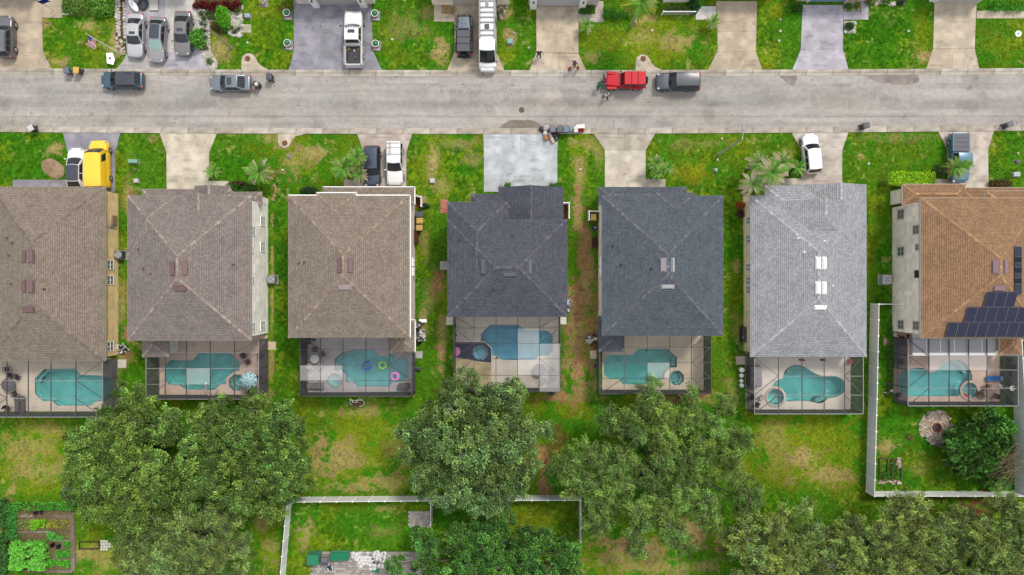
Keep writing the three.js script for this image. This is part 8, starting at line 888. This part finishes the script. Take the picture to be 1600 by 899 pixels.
/* pose: joints relative to the feet, facing +z; s scales the body; lean tips the trunk forward; legs and arms by their end points */
function person(px, py, turn, label, o) {
  const p = P(px, py), t = thing('person', label, 'person', [p.x, o.y ?? 0.052, p.z], turn), s = o.s || 1, ln = o.lean || 0, hipY = (o.hip || 0.92), rot = (v) => V(v.x, hipY + (v.y - hipY) * Math.cos(ln) - v.z * Math.sin(ln), v.z * Math.cos(ln) + (v.y - hipY) * Math.sin(ln));
  const J = { pel: V(0, hipY, 0), chest: rot(V(0, hipY + 0.36, 0)), neck: rot(V(0, hipY + 0.56, 0.01)), head: rot(V(0, hipY + 0.70, 0.03)), crown: rot(V(0, hipY + 0.76, 0.02)) }, B = [], W = o.stride || 0.06;
  const limbs = []; for (const sg of [-1, 1]) {
    const hip = V(sg * 0.1, hipY - 0.02, 0), foot = V(sg * (o.spread || 0.12), 0.05, sg * W), knee = hip.clone().lerp(foot, 0.5).add(V(0, 0, 0.05 + (o.crouch || 0))), toe = foot.clone().add(V(sg * 0.03, -0.015, 0.16)), sh = rot(V(sg * 0.19, hipY + 0.48, 0)), el = rot(V(sg * (0.25 + (o.out || 0)), hipY + 0.22, (o.reach || 0) * 0.4)), wr = rot(V(sg * (0.26 + (o.out || 0) * 1.6), hipY - 0.02 + (o.lift || 0), (o.reach || 0) + 0.06)); limbs.push({ sg, hip, foot, knee, toe, sh, el, wr });
    B.push([hip, knee, 0.085, 0.06], [knee, foot, 0.06, 0.042], [foot, toe, 0.045, 0.035], [sh, el, 0.052, 0.042], [el, wr, 0.042, 0.03]);
    const hd = wr.clone().sub(el).normalize(), palm = wr.clone().addScaledVector(hd, 0.07), sd = V(1, 0, 0); B.push([wr, palm, 0.03, 0.034]); for (let k = 0; k < 4; k++) { const a = palm.clone().addScaledVector(sd, (k - 1.5) * 0.018), b = a.clone().addScaledVector(hd, 0.045), e = b.clone().addScaledVector(hd, 0.03 + 0.006 * (k === 1 ? 1 : 0)).add(V(0, 0, 0.012)); B.push([a, b, 0.01, 0.009], [b, e, 0.009, 0.008]); } const th = wr.clone().addScaledVector(hd, 0.03).add(V(-sg * 0.03, 0, 0.01)); B.push([th, th.clone().addScaledVector(hd, 0.04).add(V(-sg * 0.02, 0, 0.02)), 0.012, 0.01]);
  }
  B.push([J.pel, J.chest, 0.13, 0.14], [J.chest.clone().add(V(-0.1, 0.06, 0)), J.chest.clone().add(V(0.1, 0.06, 0)), 0.1], [J.chest, J.neck, 0.1, 0.055], [J.neck, J.head, 0.05, 0.06], [J.head, J.crown, 0.085, 0.088], [rot(V(0, hipY + 0.68, 0.1)), rot(V(0, hipY + 0.655, 0.125)), 0.014, 0.018]); for (const sg of [-1, 1]) B.push([rot(V(sg * 0.09, hipY + 0.7, 0.02)), rot(V(sg * 0.095, hipY + 0.675, 0.02)), 0.016]);
  const G = (b, c = 0.02) => blob(b.map(([a, d, r, q]) => [a.clone().multiplyScalar(s), d.clone().multiplyScalar(s), r * s, (q ?? r) * s]), c * s);
  mk('body', G(B), skinM(...o.skin), t);
  mk('shirt', G([[J.pel.clone().add(V(0, 0.04, 0)), J.chest, 0.148, 0.158], [J.chest.clone().add(V(-0.11, 0.06, 0)), J.chest.clone().add(V(0.11, 0.06, 0)), 0.118], ...limbs.map((l) => [l.sh, l.sh.clone().lerp(l.el, o.sleeve || 0.75), 0.068, 0.062])]), std(C(...o.shirt)), t);
  mk('trousers', G([[J.pel.clone().add(V(-0.05, -0.01, 0)), J.pel.clone().add(V(0.05, -0.01, 0)), 0.14], ...limbs.flatMap((l) => [[l.hip, l.knee, 0.1, 0.074], ...(o.shorts ? [] : [[l.knee, l.foot.clone().add(V(0, 0.05, 0)), 0.074, 0.058]])])]), std(C(...o.trousers)), t);
  mk('hair', G([[J.crown.clone().add(V(0, 0.012, -0.03)), J.head.clone().add(V(0, 0.03, -0.05)), 0.094, 0.086]]), std(C(...o.hair)), t); for (const l of limbs) mk('shoe', G([[l.foot.clone().add(V(0, 0.0, -0.03)), l.toe, 0.055, 0.045]]), std(C(...(o.shoe || [60, 58, 60]))), t);
  for (const sg of [-1, 1]) { const e = rot(V(sg * 0.032, hipY + 0.70, 0.105)).multiplyScalar(s); mk('eye', new THREE.SphereGeometry(0.013 * s, 8, 6).translate(e.x, e.y, e.z), MAT.black, t); } const m0 = rot(V(0, hipY + 0.63, 0.1)).multiplyScalar(s); mk('mouth', new THREE.SphereGeometry(0.02 * s, 8, 5).scale(1.1, 0.35, 0.5).translate(m0.x, m0.y, m0.z), std(C(150, 80, 76)), t);
  return t;
}
person(842, 88, 0, 'person in a dark top with a white front at the driveway edge', { shirt: [70, 68, 84], trousers: [44, 44, 52], skin: [214, 170, 140], hair: [236, 232, 230], out: 0.12, spread: 0.16 });
person(896.5, 104, 2.6, 'person in mauve and navy standing between two children', { shirt: [124, 96, 116], trousers: [58, 60, 98], skin: [206, 158, 132], hair: [66, 52, 50], out: 0.1, reach: 0.12 });
person(889, 111, 0.5, 'child in a red top and blue trousers near the kerb', { s: 0.74, shirt: [214, 52, 58], trousers: [64, 96, 130], skin: [206, 158, 132], hair: [40, 30, 30], reach: 0.1 });
person(902, 109.5, -0.6, 'child in brown near the kerb', { s: 0.7, shirt: [170, 120, 100], trousers: [178, 148, 124], skin: [206, 158, 132], hair: [44, 32, 32], shorts: true });
person(933, 139.5, 2.4, 'person bending over in green on the street', { y: 0.014, shirt: [40, 112, 74], trousers: [60, 130, 90], skin: [120, 84, 66], hair: [24, 30, 26], lean: 0.9, reach: 0.25, out: 0.08 });
person(945.5, 153, 0.6, 'person in a white shirt walking beside the red off-roader', { y: 0.014, shirt: [240, 240, 240], trousers: [58, 60, 72], skin: [190, 146, 120], hair: [62, 54, 54], stride: 0.26, out: 0.06 });
person(786, 843, 2.2, 'person in a turquoise top bending in the shade of the oak', { y: 0, shirt: [46, 132, 176], trousers: [60, 96, 120], skin: [206, 160, 130], hair: [214, 180, 140], lean: 0.8, reach: 0.3 });
{ const p = P(782, 832), t = thing('garden_cart', 'bright green garden cart beside the bending person', 'cart', [p.x, 0, p.z]); mk('tray', merge([box(0.6, 0.04, 0.85, 0, 0.34, 0), box(0.04, 0.22, 0.85, 0.3, 0.45, 0), box(0.04, 0.22, 0.85, -0.3, 0.45, 0), box(0.6, 0.22, 0.04, 0, 0.45, 0.42), box(0.6, 0.22, 0.04, 0, 0.45, -0.42)]), std(C(52, 176, 84)), t); for (const s of [-1, 1]) { mk('handle', rod(V(s * 0.26, 0.5, -0.4), V(s * 0.26, 0.75, -0.9), 0.02), std(C(150, 200, 150)), t); mk('wheel', new THREE.CylinderGeometry(0.18, 0.18, 0.07, 16).rotateZ(Math.PI / 2).translate(s * 0.34, 0.18, 0.1), MAT.tyre, t); } mk('leg', rod(V(0, 0, -0.35), V(0, 0.34, -0.35), 0.02), MAT.dark, t); }
console.log('people ready');
// ---------------------------------------------------------------- grass tufts over the lawns
{
  const blades = (s) => { const pos = []; for (let i = 0; i < 7; i++) { const a = hash(i, s, 601) * 6.283, r = 0.05 + 0.06 * hash(i, s, 602), h = 0.05 + 0.06 * hash(i, s, 603), x = (hash(i, s, 604) - 0.5) * 0.14, z = (hash(i, s, 605) - 0.5) * 0.14, w = 0.018; pos.push(x - Math.sin(a) * w, 0, z + Math.cos(a) * w, x + Math.sin(a) * w, 0, z - Math.cos(a) * w, x + Math.cos(a) * r, h, z + Math.sin(a) * r); } const g = new THREE.BufferGeometry(); g.setAttribute('position', new THREE.Float32BufferAttribute(pos, 3)); g.computeVertexNormals(); return g; };
  const keep = [...PAVED, ...DECKS.map((d) => M2(d)), ...[1, 2, 3, 4, 5, 6, 7].map((k) => { const r = HR[k]; return rect(r.x0 + 0.3, r.z0 + 0.3, r.x1 - 0.3, r.z1 - 0.3); })];
  const bb = keep.map((r) => [Math.min(...r.map((p) => p[0])), Math.max(...r.map((p) => p[0])), Math.min(...r.map((p) => p[1])), Math.max(...r.map((p) => p[1]))]);
  const GM = new THREE.MeshPhysicalMaterial({ color: 0xffffff, roughness: 0.9, specularIntensity: 0.15, side: THREE.DoubleSide }), NT = 130000, tuft = new THREE.InstancedMesh(blades(1), GM, NT); let n = 0, tries = 0; const cc = new THREE.Color();
  while (n < NT && tries++ < 700000) {
    const x = rr(-59, 59), z = rr(-33, 33), px = x / S + 800, py = z / S + 449.5; if (py > lawnEdgeN(px) - 1 && py < lawnEdgeS(px) + 1.5) continue;
    let bad = false; for (let k = 0; k < keep.length && !bad; k++) { const b = bb[k]; if (x > b[0] && x < b[1] && z > b[2] && z < b[3] && inside(x, z, keep[k])) bad = true; } if (bad) continue;
    const c = groundAt(x, z), k = rr(0.6, 1.75), green = c[1] / (c[0] + 1e-4); if (green < 1.18 && rnd() < 0.6) continue;
    dummy.position.set(x, 0, z); dummy.rotation.set(0, rr(0, 6.283), 0); dummy.scale.set(rr(0.7, 1.5), rr(0.6, 1.3), rr(0.7, 1.5)); dummy.updateMatrix(); tuft.setMatrixAt(n, dummy.matrix); cc.setRGB(c[0] * k, c[1] * k, c[2] * k); tuft.setColorAt(n, cc); n++;
  }
  tuft.count = n; tuft.name = 'grass'; tuft.userData = { kind: 'stuff', label: 'short tufted lawn grass between the houses', category: 'grass' }; tuft.castShadow = tuft.receiveShadow = true; scene.add(tuft);
}
console.log('grass ready');
renderer.render(scene, camera);
